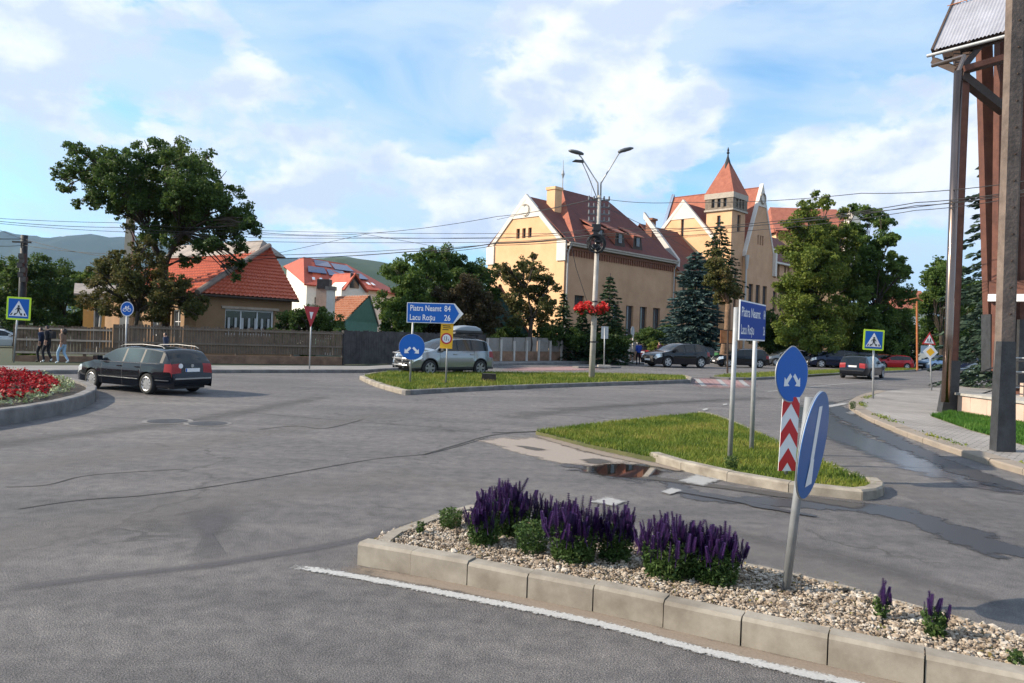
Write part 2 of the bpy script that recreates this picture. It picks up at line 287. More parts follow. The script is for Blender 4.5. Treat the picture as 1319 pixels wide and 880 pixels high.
# ------------------------------------------------------------------ ground
def asphalt():
    m = bpy.data.materials.new('asphalt'); m.use_nodes = True; nt = m.node_tree; L = nt.links; b = nt.nodes['Principled BSDF']; tc = nt.nodes.new('ShaderNodeTexCoord')
    def nz(sc, det, ro=.6, vec=None):
        n = nt.nodes.new('ShaderNodeTexNoise'); n.inputs['Scale'].default_value = sc; n.inputs['Detail'].default_value = det; n.inputs['Roughness'].default_value = ro; L.new(vec or tc.outputs['Object'], n.inputs['Vector']); return n.outputs['Fac']
    def ramp(fac, stops):
        r = nt.nodes.new('ShaderNodeValToRGB'); L.new(fac, r.inputs['Fac'])
        while len(r.color_ramp.elements) < len(stops): r.color_ramp.elements.new(.5)
        for e, (p, c) in zip(r.color_ramp.elements, stops): e.position = p; e.color = (*c, 1)
        return r.outputs['Color']
    def mix(bt, f, a, c):
        x = nt.nodes.new('ShaderNodeMix'); x.data_type = 'RGBA'; x.blend_type = bt
        if hasattr(f, 'links'): L.new(f, x.inputs['Factor'])
        else: x.inputs['Factor'].default_value = f
        L.new(a, x.inputs['A']); L.new(c, x.inputs['B']) if hasattr(c, 'links') else setattr(x.inputs['B'], 'default_value', c); return x.outputs['Result']
    base = ramp(nz(.22, 6, .6), [(.3, (.098,.093,.094)), (.5, (.128,.120,.119)), (.7, (.166,.154,.149))])
    mp = nt.nodes.new('ShaderNodeMapping'); mp.inputs['Scale'].default_value = (.28, 1.6, 1); mp.inputs['Rotation'].default_value = (0,0,R(28)); L.new(tc.outputs['Object'], mp.inputs['Vector'])
    streak = ramp(nz(.9, 5, .6, mp.outputs[0]), [(.35, (.80,.80,.81)), (.62, (1.12,1.11,1.10))])
    c = mix('MULTIPLY', 1, base, streak)
    grain = ramp(nz(120, 3, .75), [(.36, (.30,.30,.31)), (.5, (1,1,1)), (.64, (1.9,1.87,1.82))]); c = mix('MULTIPLY', 1, c, grain)
    med = ramp(nz(6, 6, .7), [(.36, (.74,.74,.75)), (.64, (1.24,1.23,1.21))]); c = mix('MULTIPLY', 1, c, med)
    # hairline cracks
    v = nt.nodes.new('ShaderNodeTexVoronoi'); v.feature = 'DISTANCE_TO_EDGE'; v.inputs['Scale'].default_value = .22
    dn = nt.nodes.new('ShaderNodeTexNoise'); dn.inputs['Scale'].default_value = 1.3; dn.inputs['Detail'].default_value = 6; L.new(tc.outputs['Object'], dn.inputs['Vector'])
    ad = nt.nodes.new('ShaderNodeVectorMath'); ad.operation = 'MULTIPLY_ADD'; L.new(dn.outputs['Color'], ad.inputs[0]); ad.inputs[1].default_value = (1.6,1.6,0); L.new(tc.outputs['Object'], ad.inputs[2]); L.new(ad.outputs[0], v.inputs['Vector'])
    ck = ramp(v.outputs['Distance'], [(.0, (.45,.44,.44)), (.004, (.62,.62,.62)), (.008, (1,1,1))])
    ckm = ramp(nz(.35, 3), [(.46, (0,0,0)), (.58, (.8,.8,.8))]); c = mix('MULTIPLY', ckm, c, ck)
    # darker worn blotches
    bl = ramp(nz(.55, 5, .62), [(.62, (1,1,1)), (.72, (.80,.79,.80))]); c = mix('MULTIPLY', 1, c, bl)
    L.new(c, b.inputs['Base Color']); b.inputs['Roughness'].default_value = .72; b.inputs['Specular IOR Level'].default_value = .4
    bp = nt.nodes.new('ShaderNodeBump'); bp.inputs['Strength'].default_value = .9; bp.inputs['Distance'].default_value = .02; L.new(nz(75, 3, .75), bp.inputs['Height']); L.new(bp.outputs['Normal'], b.inputs['Normal'])
    return m
MT['asphalt'] = asphalt()
MB().face([(-8000,-60,0),(8000,-60,0),(8000,8000,0),(-8000,8000,0)]).build('road', 'asphalt')['kind'] = 'structure'
GP = lambda lst, z=0.0: [Vector((p.x, p.y, z)) for p in (G(x, y, z) for x, y in lst)]
def offset(pts, d, closed=False):
    out = []
    for i, p in enumerate(pts):
        a = pts[i-1] if (i > 0 or closed) else p; b = pts[(i+1) % len(pts)] if (i < len(pts)-1 or closed) else p
        t = (b-a); t.z = 0; t.normalize(); out.append(p + Vector((-t.y, t.x, 0))*d)
    return out
def resample(pts, step):
    pts = [Vector(p) for p in pts]; L = [0]
    for a, b in zip(pts, pts[1:]): L.append(L[-1] + (b-a).length)
    n = max(1, round(L[-1]/step)); out = []
    for i in range(n+1):
        s = L[-1]*i/n; k = max(j for j in range(len(L)) if L[j] <= s+1e-9); k = min(k, len(pts)-2); out.append(pts[k].lerp(pts[k+1], (s-L[k])/max(1e-9, L[k+1]-L[k])))
    return out
def smooth_path(pts, n=8):
    P_ = [pts[0]] + list(pts) + [pts[-1]]; out = []
    for i in range(1, len(P_)-2):
        p0, p1, p2, p3 = P_[i-1:i+3]
        for k in range(n):
            t = k/n; out.append(.5*((2*p1) + (p2-p0)*t + (2*p0-5*p1+4*p2-p3)*t*t + (3*p1-p0-3*p2+p3)*t**3))
    return out + [P_[-2]]
def kerb(path, w, h, step, material='kerb', gap=.008, ch=.022, name='kerb', z0=0.0, jit=.006):
    """stones along path (outer edge); positive w lays the stone on the left of the path"""
    pts = resample(path, step); inn = offset(pts, w); mb = MB(); sg = 1 if w > 0 else -1
    for i in range(len(pts)-1):
        a, b, c, d = pts[i], pts[i+1], inn[i+1], inn[i]; t = (b-a).normalized()*gap*.5; a, b, c, d = a+t, b-t, c-t, d+t
        hh = h + random.uniform(-jit, jit); nrm = Vector((-(b-a).y, (b-a).x, 0)).normalized()*ch*sg; sh = (-nrm).normalized()*random.uniform(-jit, jit)
        prof = lambda o, q: [o+sh+Vector((0,0,z0-.05)), o+sh+Vector((0,0,z0+hh-ch)), o+sh+nrm+Vector((0,0,z0+hh)), q+sh+Vector((0,0,z0+hh)), q+sh+Vector((0,0,z0-.05))]
        A, B = prof(a, d), prof(b, c); mb.face(A); mb.face(B[::-1])
        for k in range(5): mb.face([A[k], A[(k+1) % 5], B[(k+1) % 5], B[k]])
    return struct(mb.build(name, material))
def sheet(name, pts, z, material, kind='structure'):
    mb = MB().face([(p.x, p.y, z) for p in pts])
    for p, q in zip(pts, pts[1:]+pts[:1]): mb.face([(p.x,p.y,z),(q.x,q.y,z),(q.x,q.y,-.03),(p.x,p.y,-.03)])
    o = mb.build(name, material); o['kind'] = kind; return o
def decal(name, px, z, material, edge=.25, w=None, nsc=2.5, closed=True):
    pass
def stainmat(name, col, rough, nsc=2.5, thr=.5, soft=.12, amp=1.1, spec=.5, metal=0, op=1.0):
    m = bpy.data.materials.new(name); m.use_nodes = True; nt = m.node_tree; L = nt.links; b = nt.nodes['Principled BSDF']
    b.inputs['Base Color'].default_value = (*col, 1); b.inputs['Roughness'].default_value = rough; b.inputs['Specular IOR Level'].default_value = spec
    at = nt.nodes.new('ShaderNodeAttribute'); at.attribute_name = 'edge'; tc = nt.nodes.new('ShaderNodeTexCoord'); n = nt.nodes.new('ShaderNodeTexNoise')
    n.inputs['Scale'].default_value = nsc; n.inputs['Detail'].default_value = 8; n.inputs['Roughness'].default_value = .68; L.new(tc.outputs['Object'], n.inputs['Vector'])
    a = nt.nodes.new('ShaderNodeMath'); a.operation = 'MULTIPLY_ADD'; L.new(n.outputs['Fac'], a.inputs[0]); a.inputs[1].default_value = amp; L.new(at.outputs['Fac'], a.inputs[2])
    r = nt.nodes.new('ShaderNodeMapRange'); r.interpolation_type = 'SMOOTHSTEP'; r.inputs[1].default_value = thr+.5*amp-soft; r.inputs[2].default_value = thr+.5*amp+soft; L.new(a.outputs[0], r.inputs[0])
    g = nt.nodes.new('ShaderNodeTexNoise'); g.inputs['Scale'].default_value = 80; g.inputs['Detail'].default_value = 3; L.new(tc.outputs['Object'], g.inputs['Vector'])
    q = nt.nodes.new('ShaderNodeMix'); q.data_type = 'RGBA'; q.inputs['A'].default_value = (*[c*.7 for c in col], 1); q.inputs['B'].default_value = (*[c*1.35 for c in col], 1); L.new(g.outputs['Fac'], q.inputs['Factor']); L.new(q.outputs['Result'], b.inputs['Base Color'])
    r.inputs[4].default_value = op; L.new(r.outputs[0], b.inputs['Alpha']); return m
def strip(name, cl, widths, z, material, maxe=1.0):
    """band along a centre line, attribute 'edge' 0 at the rim and 1 inside"""
    pts = smooth_path(cl, 6); n = len(pts); ws = np.interp(np.linspace(0,1,n), np.linspace(0,1,len(widths)), widths)
    V, E, F = [], [], []; K = 5
    for i, p in enumerate(pts):
        t = (pts[min(i+1,n-1)]-pts[max(i-1,0)]); t.z = 0; t.normalize(); s = Vector((-t.y, t.x, 0)); te = min(1, i/(.12*n), (n-1-i)/(.12*n))
        for k in range(K):
            u = k/(K-1)*2-1; q = p + s*u*ws[i]*.5; V.append((q.x, q.y, z)); E.append(maxe*min(te, 1-abs(u)))
    for i in range(n-1):
        for k in range(K-1): a = i*K+k; F.append((a, a+1, a+K+1, a+K))
    me = bpy.data.meshes.new(name); me.from_pydata(V, [], F); at = me.attributes.new('edge', 'FLOAT', 'POINT'); at.data.foreach_set('value', E); me.materials.append(material); return struct(link(name, me))
def blotch(name, pts, z, material, sm=True):
    """filled outline, attribute 'edge' 0 at the rim and 1 at the middle"""
    pts = smooth_path(pts + pts[:1], 5)[:-1] if sm else [a.lerp(b_, k/6) for a, b_ in zip(pts, pts[1:]+pts[:1]) for k in range(6)]; c = sum(pts, Vector())/len(pts); V = []; E = []; F = []; n = len(pts)
    for r in (0, .35, .7, 1):
        for p in pts: q = c.lerp(p, r); V.append((q.x,q.y,z)); E.append(1-r)
    for k in range(3):
        for i in range(n): j = (i+1) % n; F.append((k*n+i, k*n+j, (k+1)*n+j, (k+1)*n+i))
    me = bpy.data.meshes.new(name); me.from_pydata(V, [], F); at = me.attributes.new('edge', 'FLOAT', 'POINT'); at.data.foreach_set('value', E); me.materials.append(material); return struct(link(name, me))
STW = stainmat('wet_asphalt', (.030,.029,.031), .42, 3.2, thr=.36, soft=.16, amp=1.9); STD = stainmat('damp_dirt', (.055,.048,.044), .85, 3, thr=.35, soft=.25)
STB = stainmat('wet_sheen', (.06,.063,.075), .24, 2.4, thr=.30, soft=.25, amp=1.6, spec=.7); STO = stainmat('oil_mark', (.080,.076,.082), .8, 1.5, thr=.5, soft=.5, op=.7); CRK = stainmat('crack_fill', (.028,.027,.027), .9, 7, thr=.33, soft=.12)
PUD = stainmat('puddle_water', (.012,.011,.010), .02, 3.0, thr=.22, soft=.14, amp=1.0, spec=.6); PAD = stainmat('old_concrete', (.25,.21,.18), .9, 2.2, thr=.12, soft=.12); PATCH = stainmat('worn_track', (.165,.152,.146), .85, 1.1, thr=.55, soft=.5, amp=1.6, op=.38); DTRK = stainmat('dark_track', (.085,.08,.08), .8, 1.3, thr=.62, soft=.5, amp=1.6, op=.5)
PNT = stainmat('road_paint', (.40,.395,.385), .8, 40, thr=.26, soft=.26, amp=2.2, op=.92); PNTW = stainmat('worn_paint', (.29,.285,.28), .8, 14, thr=.12, soft=.30, amp=1.3); PNTR = stainmat('red_paint', (.27,.16,.155), .85, 6, thr=.2, soft=.35)
GRIME = stainmat('gutter_sand', (.20,.16,.125), .95, 6, thr=.3, soft=.3)
# --- marks on the road
strip('edge_line', GP([(376,731),(440,740.5),(598,770),(747,799),(820,817),(900,838),(995,860),(1091,881),(1200,905),(1330,934)]), [.115]*7, .008, PNT)
strip('kerb_grime', GP([(440,731),(590,757),(740,789),(860,817),(1000,850),(1180,890),(1330,926)]), [.22]*3, .004, GRIME)
blotch('concrete_patch', GP([(606,566),(660,562),(705,566),(770,585),(836,599),(750,603),(700,594),(640,576)]), .004, PAD)
for L in ([(655,573),(680,575),(710,580),(690,582)], [(740,592),(770,590),(800,597),(760,599)]): blotch('damp_stain', GP(L), .006, STD)
blotch('puddle_margin', GP([(690,592),(750,600),(840,594),(880,604),(860,624),(800,624),(735,610)]), .007, STW)
blotch('puddle', GP([(738,603),(790,595),(845,600),(862,609),(838,619),(790,616),(752,611)]), .011, PUD)
strip('gutter_stain', GP([(850,612),(900,640),(980,646),(1060,650),(1150,660),(1240,690),(1340,728)]), [.3,.55,.6,.8,.9,.9,.8], .005, STW)
strip('gutter_stain', GP([(760,609),(850,618),(930,628),(1030,642),(1120,655)]), [.4,.35,.3,.4,.5], .009, STD)
strip('gutter_stain', GP([(868,633),(920,640),(990,655),(1060,668)]), [.15,.3,.25,.1], .0125, STW)
strip('wet_track', GP([(1040,522),(1062,548),(1110,570),(1175,594),(1250,618),(1340,640)]), [1.3,1.5,1.3,1.3,1.2,.9], .005, STB)
strip('gutter_stain', GP([(1062,515),(1090,535),(1140,562),(1200,590),(1260,614),(1340,638)]), [.5,1.0,.8,.6,.8,.7], .009, STW)
blotch('road_blotch', GP([(228,652),(300,640),(318,665),(285,700),(300,730),(240,735),(252,690),(225,675)]), .004, STO)
for L, wd in (([(0,660),(100,645),(200,637),(330,618),(480,592),(560,583),(640,560)], .035), ([(0,628),(60,625),(120,612),(250,604)], .03), ([(330,554),(380,549),(420,552),(470,540)], .06), ([(540,588),(590,573),(640,560),(720,554),(800,544)], .07), ([(300,530),(480,545),(600,552)], .03), ([(690,527),(800,523),(930,515)], .05), ([(1050,526),(1150,505),(1300,497)], .06), ([(630,558),(690,556),(760,552)], .1)):
    strip('road_crack', GP(L), [wd]*3, .0045, CRK)
for x, y, r in ((216,543,.42),(268,546,.40)):
    c = G(x, y); mb = MB(); mb.face([(c.x+r*a, c.y+r*b, .006) for a, b in circ(0,0,1,28)]); mb.face([(c.x+r*.8*a, c.y+r*.8*b, .010) for a, b in circ(0,0,1,28)], 1); mb.build('manhole_cover', ['kerbdk', mm('iron', (.06,.058,.06), .6, .4, var=.3, bump=.6, bscale=18)])['kind'] = 'structure'
for q in ([(872,621),(896,612),(931,619),(906,628)], [(758,648),(782,641),(808,647),(790,654)], [(850,635),(866,629),(880,633),(862,639)]): blotch('painted_dash', GP(q), .0135, PNTW, False)
for q in ([(1088,532),(1140,524),(1146,526),(1096,535)], [(1062,523),(1090,519),(1094,521),(1066,526)], [(903,528),(911,526),(914,528),(906,530)], [(930,521),(937,520),(938,522),(931,523)], [(1150,512),(1185,510),(1187,511),(1152,513)]): blotch('painted_dash', GP(q), .0135, PNTW, False)
strip('lane_line', GP([(640,473),(700,474),(800,475.5)]), [.16]*2, .006, PNTW); strip('lane_line', GP([(985,505),(1060,497),(1140,490)]), [.12]*2, .006, PNTW); strip('lane_line', GP([(640,468),(740,470),(860,474)]), [.14]*2, .006, PNTW)
# red and white crossing between the two far islands
for i in range(5):
    a = [(893+i*13.5, 487.5), (900+i*13.5, 487.5), (912+i*14, 498.5), (904+i*14, 498.5)]; blotch('crossing_stripe', GP(a), .007, PNTW if i % 2 == 0 else PNTR, False)
blotch('crossing_field', GP([(889,487),(955,486.5),(975,499),(900,499)]), .004, PNTR)
blotch('crossing_field', GP([(660,473),(760,472),(770,477),(650,478)]), .004, PNTR)
for L, wd, m_ in (([(-200,640),(60,598),(260,570),(420,545),(560,527)], 1.3, PATCH), ([(-200,600),(0,572),(200,548),(330,528),(430,508)], 1.1, DTRK), ([(-200,760),(40,690),(250,650),(420,628),(560,610)], 1.6, PATCH), ([(0,760),(130,744),(280,727),(450,698),(560,668)], .22, STO), ([(640,540),(800,523),(1000,512)], 1.4, DTRK), ([(560,620),(700,640),(900,690),(1100,745),(1340,830)], .9, PATCH), ([(600,650),(800,665),(1000,700),(1200,752),(1340,800)], .7, DTRK), ([(1150,660),(1000,600),(1040,560),(1100,600),(1340,690)], .8, PATCH)):
    strip('wheel_track', GP(L), [wd]*3, .0025+.0004*wd, m_)
strip('verge_dirt', GP([(690,561),(760,581),(836,598),(880,608)]), [.25,.4,.3,.2], .012, GRIME)
# --- grass, gravel, bedding
def inside(pts, n):
    xs = np.array([p.x for p in pts]); ys = np.array([p.y for p in pts]); out = np.zeros((0,2))
    while len(out) < n:
        q = np.stack([RNG.uniform(xs.min(), xs.max(), n*2), RNG.uniform(ys.min(), ys.max(), n*2)], 1); ins = np.zeros(len(q), bool); j = len(xs)-1
        for i in range(len(xs)):
            c = ((ys[i] > q[:,1]) != (ys[j] > q[:,1])) & (q[:,0] < (xs[j]-xs[i])*(q[:,1]-ys[i])/(ys[j]-ys[i]+1e-12)+xs[i]); ins ^= c; j = i
        out = np.concatenate([out, q[ins]])
    return out[:n]
GRM = leafmat('grass_blades', [(.045,.085,.012),(.10,.155,.02),(.18,.21,.03),(.30,.25,.07)], .3, .9); GRG = leafmat('grass_fresh', [(.03,.08,.010),(.05,.14,.015),(.10,.19,.03)], .3, .8)
mm('turf', (.05,.065,.02), .95, col2=(.12,.11,.045), scale=1.2, bump=.5, bscale=20)
def grass(name, pts, z, n, h, m):
    q = inside(pts, n); C = np.concatenate([q, np.full((n,1), z)], 1); a = RNG.uniform(0, 2*PI, n); w = np.stack([np.cos(a), np.sin(a), 0*a], 1)*(h*.11)*RNG.uniform(.6,1.4,n)[:,None]
    ln = RNG.normal(size=(n,3))*h*.42; ln[:,2] = h*RNG.uniform(.45,1.15,n); V = np.stack([C-w, C+w, C+ln], 1).reshape(-1,3); o = npmesh(name, V, 3, m); o['kind'] = 'stuff'; return o
# near island with the two-post sign
isl = smooth_path(GP([(836,593),(880,607),(935,620),(1000,632),(1060,641),(1110,645)]), 4) ; nose = smooth_path(GP([(1110,645),(1128,643),(1140,636),(1132,628)]), 4); back = smooth_path(GP([(1132,628),(1060,598),(1000,571),(950,548),(925,538),(905,534)]), 4); top = smooth_path(GP([(905,534),(840,540),(760,549),(690,558)]), 4)
kerb(isl, .15, .12, .75); kerb(nose, .15, .12, .3); kerb(back, .13, .07, .8); kerb(top, .13, .02, .8)
gp = GP([(690,560),(760,578),(836,594),(880,603),(935,616),(1000,628),(1060,636),(1108,640),(1126,634),(1118,625),(1055,599),(998,572),(948,550),(922,540),(904,536),(840,542),(760,551)])
sheet('island_turf', gp, .06, 'turf'); grass('island_grass', gp, .055, 42000, .075, GRM)
# far long island
fi = GP([(463,489),(480,497),(505,505),(522,509)]); ff = smooth_path(GP([(522,509),(600,504.5),(700,500),(800,496.5),(889,493.5)]), 4); fb = GP([(889,493.5),(884,486.5),(800,484),(640,482.5),(500,482),(463,489)])
kerb(smooth_path(fi, 4), .16, .13, .6); kerb(ff, .15, .13, .9, 'kerbdk'); kerb(smooth_path(fb, 3), .13, .12, .9)
fp = GP([(468,489),(522,507.5),(600,503),(700,498.5),(800,495),(884,491.5),(880,487.5),(800,485),(640,483.5),(500,483)]); sheet('island_turf', fp, .10, 'turf'); grass('island_grass', fp, .10, 26000, .12, GRM)
f2 = GP([(914,488),(960,490),(1020,487),(1090,482.5),(1180,478.5),(1186,475.5),(1090,477.5),(1000,481.5),(940,484)]); kerb(smooth_path(f2[:6], 3), .13, .12, .9, 'kerbdk'); kerb(smooth_path(f2[5:]+f2[:1], 3), .13, .10, .9)
sheet('island_turf', f2, .09, 'turf'); grass('island_grass', offset(f2, .1, True), .09, 14000, .12, GRM)
f3 = GP([(1201,477),(1226,476),(1226,473.5),(1205,474.5)]); sheet('island_turf', f3, .08, 'turf'); grass('island_grass', f3, .08, 2500, .12, GRM)
# right pavement of grey blocks
def paving():
    m = mat('paving_blocks', (.3,.28,.27), .85); nt = m.node_tree; L = nt.links; b = nt.nodes['Principled BSDF']; tc = nt.nodes.new('ShaderNodeTexCoord'); mp = nt.nodes.new('ShaderNodeMapping'); mp.inputs['Rotation'].default_value = (0,0,R(40)); L.new(tc.outputs['Object'], mp.inputs[0])
    br = nt.nodes.new('ShaderNodeTexBrick'); br.inputs['Scale'].default_value = 1; br.inputs['Brick Width'].default_value = .22; br.inputs['Row Height'].default_value = .115; br.inputs['Mortar Size'].default_value = .009; br.inputs['Mortar Smooth'].default_value = .3
    br.inputs['Color1'].default_value = (.25,.235,.23,1); br.inputs['Color2'].default_value = (.32,.30,.285,1); br.inputs['Mortar'].default_value = (.10,.10,.085,1); L.new(mp.outputs[0], br.inputs['Vector'])
    n = nt.nodes.new('ShaderNodeTexNoise'); n.inputs['Scale'].default_value = .7; n.inputs['Detail'].default_value = 6; L.new(tc.outputs['Object'], n.inputs[0]); r = nt.nodes.new('ShaderNodeValToRGB'); L.new(n.outputs['Fac'], r.inputs[0]); r.color_ramp.elements[0].position = .3; r.color_ramp.elements[0].color = (.72,.7,.68,1); r.color_ramp.elements[1].position = .7; r.color_ramp.elements[1].color = (1.15,1.13,1.1,1)
    x = nt.nodes.new('ShaderNodeMix'); x.data_type = 'RGBA'; x.blend_type = 'MULTIPLY'; x.inputs['Factor'].default_value = 1; L.new(br.outputs['Color'], x.inputs['A']); L.new(r.outputs[0], x.inputs['B']); L.new(x.outputs['Result'], b.inputs['Base Color'])
    bp = nt.nodes.new('ShaderNodeBump'); bp.inputs['Strength'].default_value = .5; bp.inputs['Distance'].default_value = .01; bp.invert = True; L.new(br.outputs['Fac'], bp.inputs['Height']); L.new(bp.outputs[0], b.inputs['Normal']); return m
MT['paving'] = paving(); mm('kerbsand', (.27,.22,.175), .9, col2=(.20,.17,.14), scale=2.2, bump=.5, detail=8)
pk = smooth_path(GP([(1130,506),(1104,514),(1093,524),(1110,538),(1150,556),(1200,575),(1260,595),(1330,616),(1480,664)]), 5); kerb(pk, .32, .10, .8, 'kerbsand')
pv = offset(pk, .30); pvp = pv + [Vector((22,8,0)), Vector((34,20,0)), Vector((40,40,0))] + GP([(1400,500),(1260,498),(1215,502),(1160,505)])
sheet('pavement', pvp, .092, 'paving')
lw = GP([(1199,536),(1222,531),(1240,533),(1290,540),(1345,549),(1420,562),(1420,600),(1335,578),(1290,565),(1250,554)], .10); sheet('lawn_soil', lw, .10, 'turf'); grass('lawn_grass', lw, .10, 26000, .09, GRG)
# weeds along the right kerb
wd = np.array([[p.x, p.y, .1] for p in resample(offset(pk, .32)[4:], .03)]); wd = wd[RNG.random(len(wd)) < np.clip(np.sin(np.arange(len(wd))*.05)*.5+.15, 0, 1)]
c = np.repeat(wd, 6, 0) + RNG.normal(size=(len(wd)*6,3))*np.array([.07,.07,.012]); npmesh('weeds', leaf_quads(c, .05), 4, GRM)['kind'] = 'stuff'
# left and far pavements (behind the road)
lp = GP([(-120,484),(0,482.5),(200,481),(400,480.5),(470,480.5),(520,477),(640,471),(760,468.5),(830,470)]); kerb(lp, .15, .13, .9, 'kerbdk'); MT['pavecon'] = mat('pavecon', (.2,.19,.185), .9, var=.2, scale=1.2, bump=.3)
lpi = offset(lp, .15); sheet('pavement', lpi + [Vector((p.x*1.06, p.y*1.06+1.5, 0)) for p in reversed(lpi)], .12, 'pavecon')
kerb(GP([(745,474.5),(800,474.5)]), .5, .1, .8, 'kerbdk')
# garden ground behind the fences, reaching the hills
mm('field', (.025,.035,.013), .95, col2=(.05,.055,.024), scale=.05); mm('lot', (.16,.155,.155), .9, var=.15, scale=.4)
gl = [Vector((p.x*1.08, p.y*1.08+1.5, 0)) for p in lpi[:-1]]; sheet('garden_ground', gl + [Vector((9,62,0)), Vector((8,3000,0)), Vector((-3500,3000,0)), Vector((-400,120,0))], .05, 'field')
sheet('park_ground', [Vector((10,70,0)), Vector((26,66,0)), Vector((60,70,0)), Vector((120,90,0)), Vector((2500,3000,0)), Vector((9,3000,0))], .05, 'field')
# --- roundabout with red bedding
RC, RR = Vector((-15.6,13.2,0)), 6.9
def fit_circle(a, b, c):
    ax,ay,bx,by,cx,cy = a.x,a.y,b.x,b.y,c.x,c.y; d = 2*(ax*(by-cy)+bx*(cy-ay)+cx*(ay-by))
    ux = ((ax*ax+ay*ay)*(by-cy)+(bx*bx+by*by)*(cy-ay)+(cx*cx+cy*cy)*(ay-by))/d; uy = ((ax*ax+ay*ay)*(cx-bx)+(bx*bx+by*by)*(ax-cx)+(cx*cx+cy*cy)*(bx-ax))/d
    return Vector((ux,uy,0)), math.hypot(ax-ux, ay-uy)
RC, RR = fit_circle(G(0,549), G(70,536), G(120,520))
arc = lambda r, a0, a1, n: [RC + Vector((math.cos(R(a0+(a1-a0)*i/n)), math.sin(R(a0+(a1-a0)*i/n)), 0))*r for i in range(n+1)]
kerb(arc(RR, -180, 180, 120), .20, .26, 2*PI*RR/44, 'kerbdk')
mb = MB(); prof = [(RR-.19,.20),(RR-.6,.24),(RR-1.2,.32),(RR*.5,.50),(.05,.62)]
for (r0,z0),(r1,z1) in zip(prof, prof[1:]):
    a, b = arc(r0,-180,180,60), arc(r1,-180,180,60)
    for i in range(60): mb.face([(a[i].x,a[i].y,z0),(a[i+1].x,a[i+1].y,z0),(b[i+1].x,b[i+1].y,z1),(b[i].x,b[i].y,z1)])
struct(mb.build('bed_soil', 'soil'))
def bed(name, r0, r1, n, size, h, m):
    rr = np.sqrt(RNG.uniform(r0*r0, r1*r1, n)); a = RNG.uniform(0, 2*PI, n); z = np.interp(rr, [p[0] for p in prof][::-1], [p[1] for p in prof][::-1])
    hump = h*(.55+.45*np.sin(rr*14+np.sin(a*23)*1.5)*np.sin(a*RR*2.2)); c = np.stack([RC.x+rr*np.cos(a), RC.y+rr*np.sin(a), z+hump*RNG.uniform(.3,1,n)], 1); o = npmesh(name, leaf_quads(c, size, up=1.0, asp=.8), 4, m); o['kind'] = 'stuff'; return o
bed('red_bedding', .3, RR-.68, 60000, .062, .24, leafmat('begonia_red', [(.08,.004,.006),(.26,.006,.010),(.42,.012,.018),(.45,.03,.035)], .2, 3)); bed('bedding_leaves', .3, RR-.7, 14000, .09, .15, leafmat('begonia_leaf', [(.05,.012,.01),(.03,.03,.012)], .1, 2))
bed('white_bedding', RR-.74, RR-.45, 4800, .06, .22, leafmat('cream_leaf', [(.10,.15,.05),(.26,.31,.16),(.44,.46,.33)], .2, 3))
# --- gravel island in front
mf = GP([(459,728),(590,752),(661,767.5),(740,783.5),(818,801),(900,820),(1011,846),(1123,871),(1330,918)]); mk = [Vector((mf[0].x+.02, mf[0].y, 0)), *GP([(470,712),(545,681),(604,664)], .02)]
kerb(mf, .13, .165, .46, 'kerb', gap=.008, ch=.02); mbk = smooth_path(GP([(604,664),(700,686),(820,712),(1030,757),(1150,790),(1330,842),(1420,880)], .0), 4); kerb(mk, -.12, .11, .5); kerb(mbk, -.12, .10, .7)
gpoly = offset(mf, .10) + GP([(1420,890)]) + list(reversed(GP([(604,668),(700,691),(820,717),(1030,762),(1150,795),(1330,846)]))) + GP([(545,687),(490,706)]); sheet('gravel_base', gpoly, .09, mm('gravbase', (.17,.14,.11), .95, col2=(.30,.25,.20), scale=30, bump=.6))
def gravel(pts, n, z):
    ico = bmesh.new(); bmesh.ops.create_icosphere(ico, subdivisions=1, radius=1); iv = np.array([v.co[:] for v in ico.verts]); tr = np.array([[v.index for v in f.verts] for f in ico.faces]); ico.free()
    q = inside(pts, n); V = []
    for i in range(n):
        s = .0085*math.exp(random.gauss(0,.38))*1.0; v = iv*np.array([s*random.uniform(.8,1.6), s*random.uniform(.7,1.2), s*random.uniform(.45,.85)]) + RNG.normal(size=iv.shape)*s*.10
        Rm = np.array(Matrix.Rotation(random.uniform(0,6.28),3,'Z') @ Matrix.Rotation(random.gauss(0,.4),3,'X')); v = v@Rm.T + np.array([q[i,0], q[i,1], z+random.uniform(.0,.022)]); V.append(v)
    V = np.concatenate(V); F = np.concatenate([tr+12*i for i in range(n)]); me = bpy.data.meshes.new('gravel'); me.from_pydata(V.tolist(), [], F.tolist()); me.materials.append(leafmat('stone_chips', [(.10,.075,.055),(.26,.20,.145),(.40,.34,.275),(.54,.50,.44)], 0, 9, .8)); o = link('gravel', me); o['kind'] = 'stuff'
gravel(gpoly, 19000, .098)
q = inside(gpoly, 260); c = np.repeat(np.concatenate([q, np.full((260,1), .11)],1), 5, 0)+RNG.normal(size=(1300,3))*np.array([.05,.05,.006]); npmesh('creeping_weeds', leaf_quads(c, .022), 4, leafmat('weed_leaf', [(.10,.13,.03),(.22,.18,.06),(.28,.2,.08)], .2, 2))['kind'] = 'stuff'
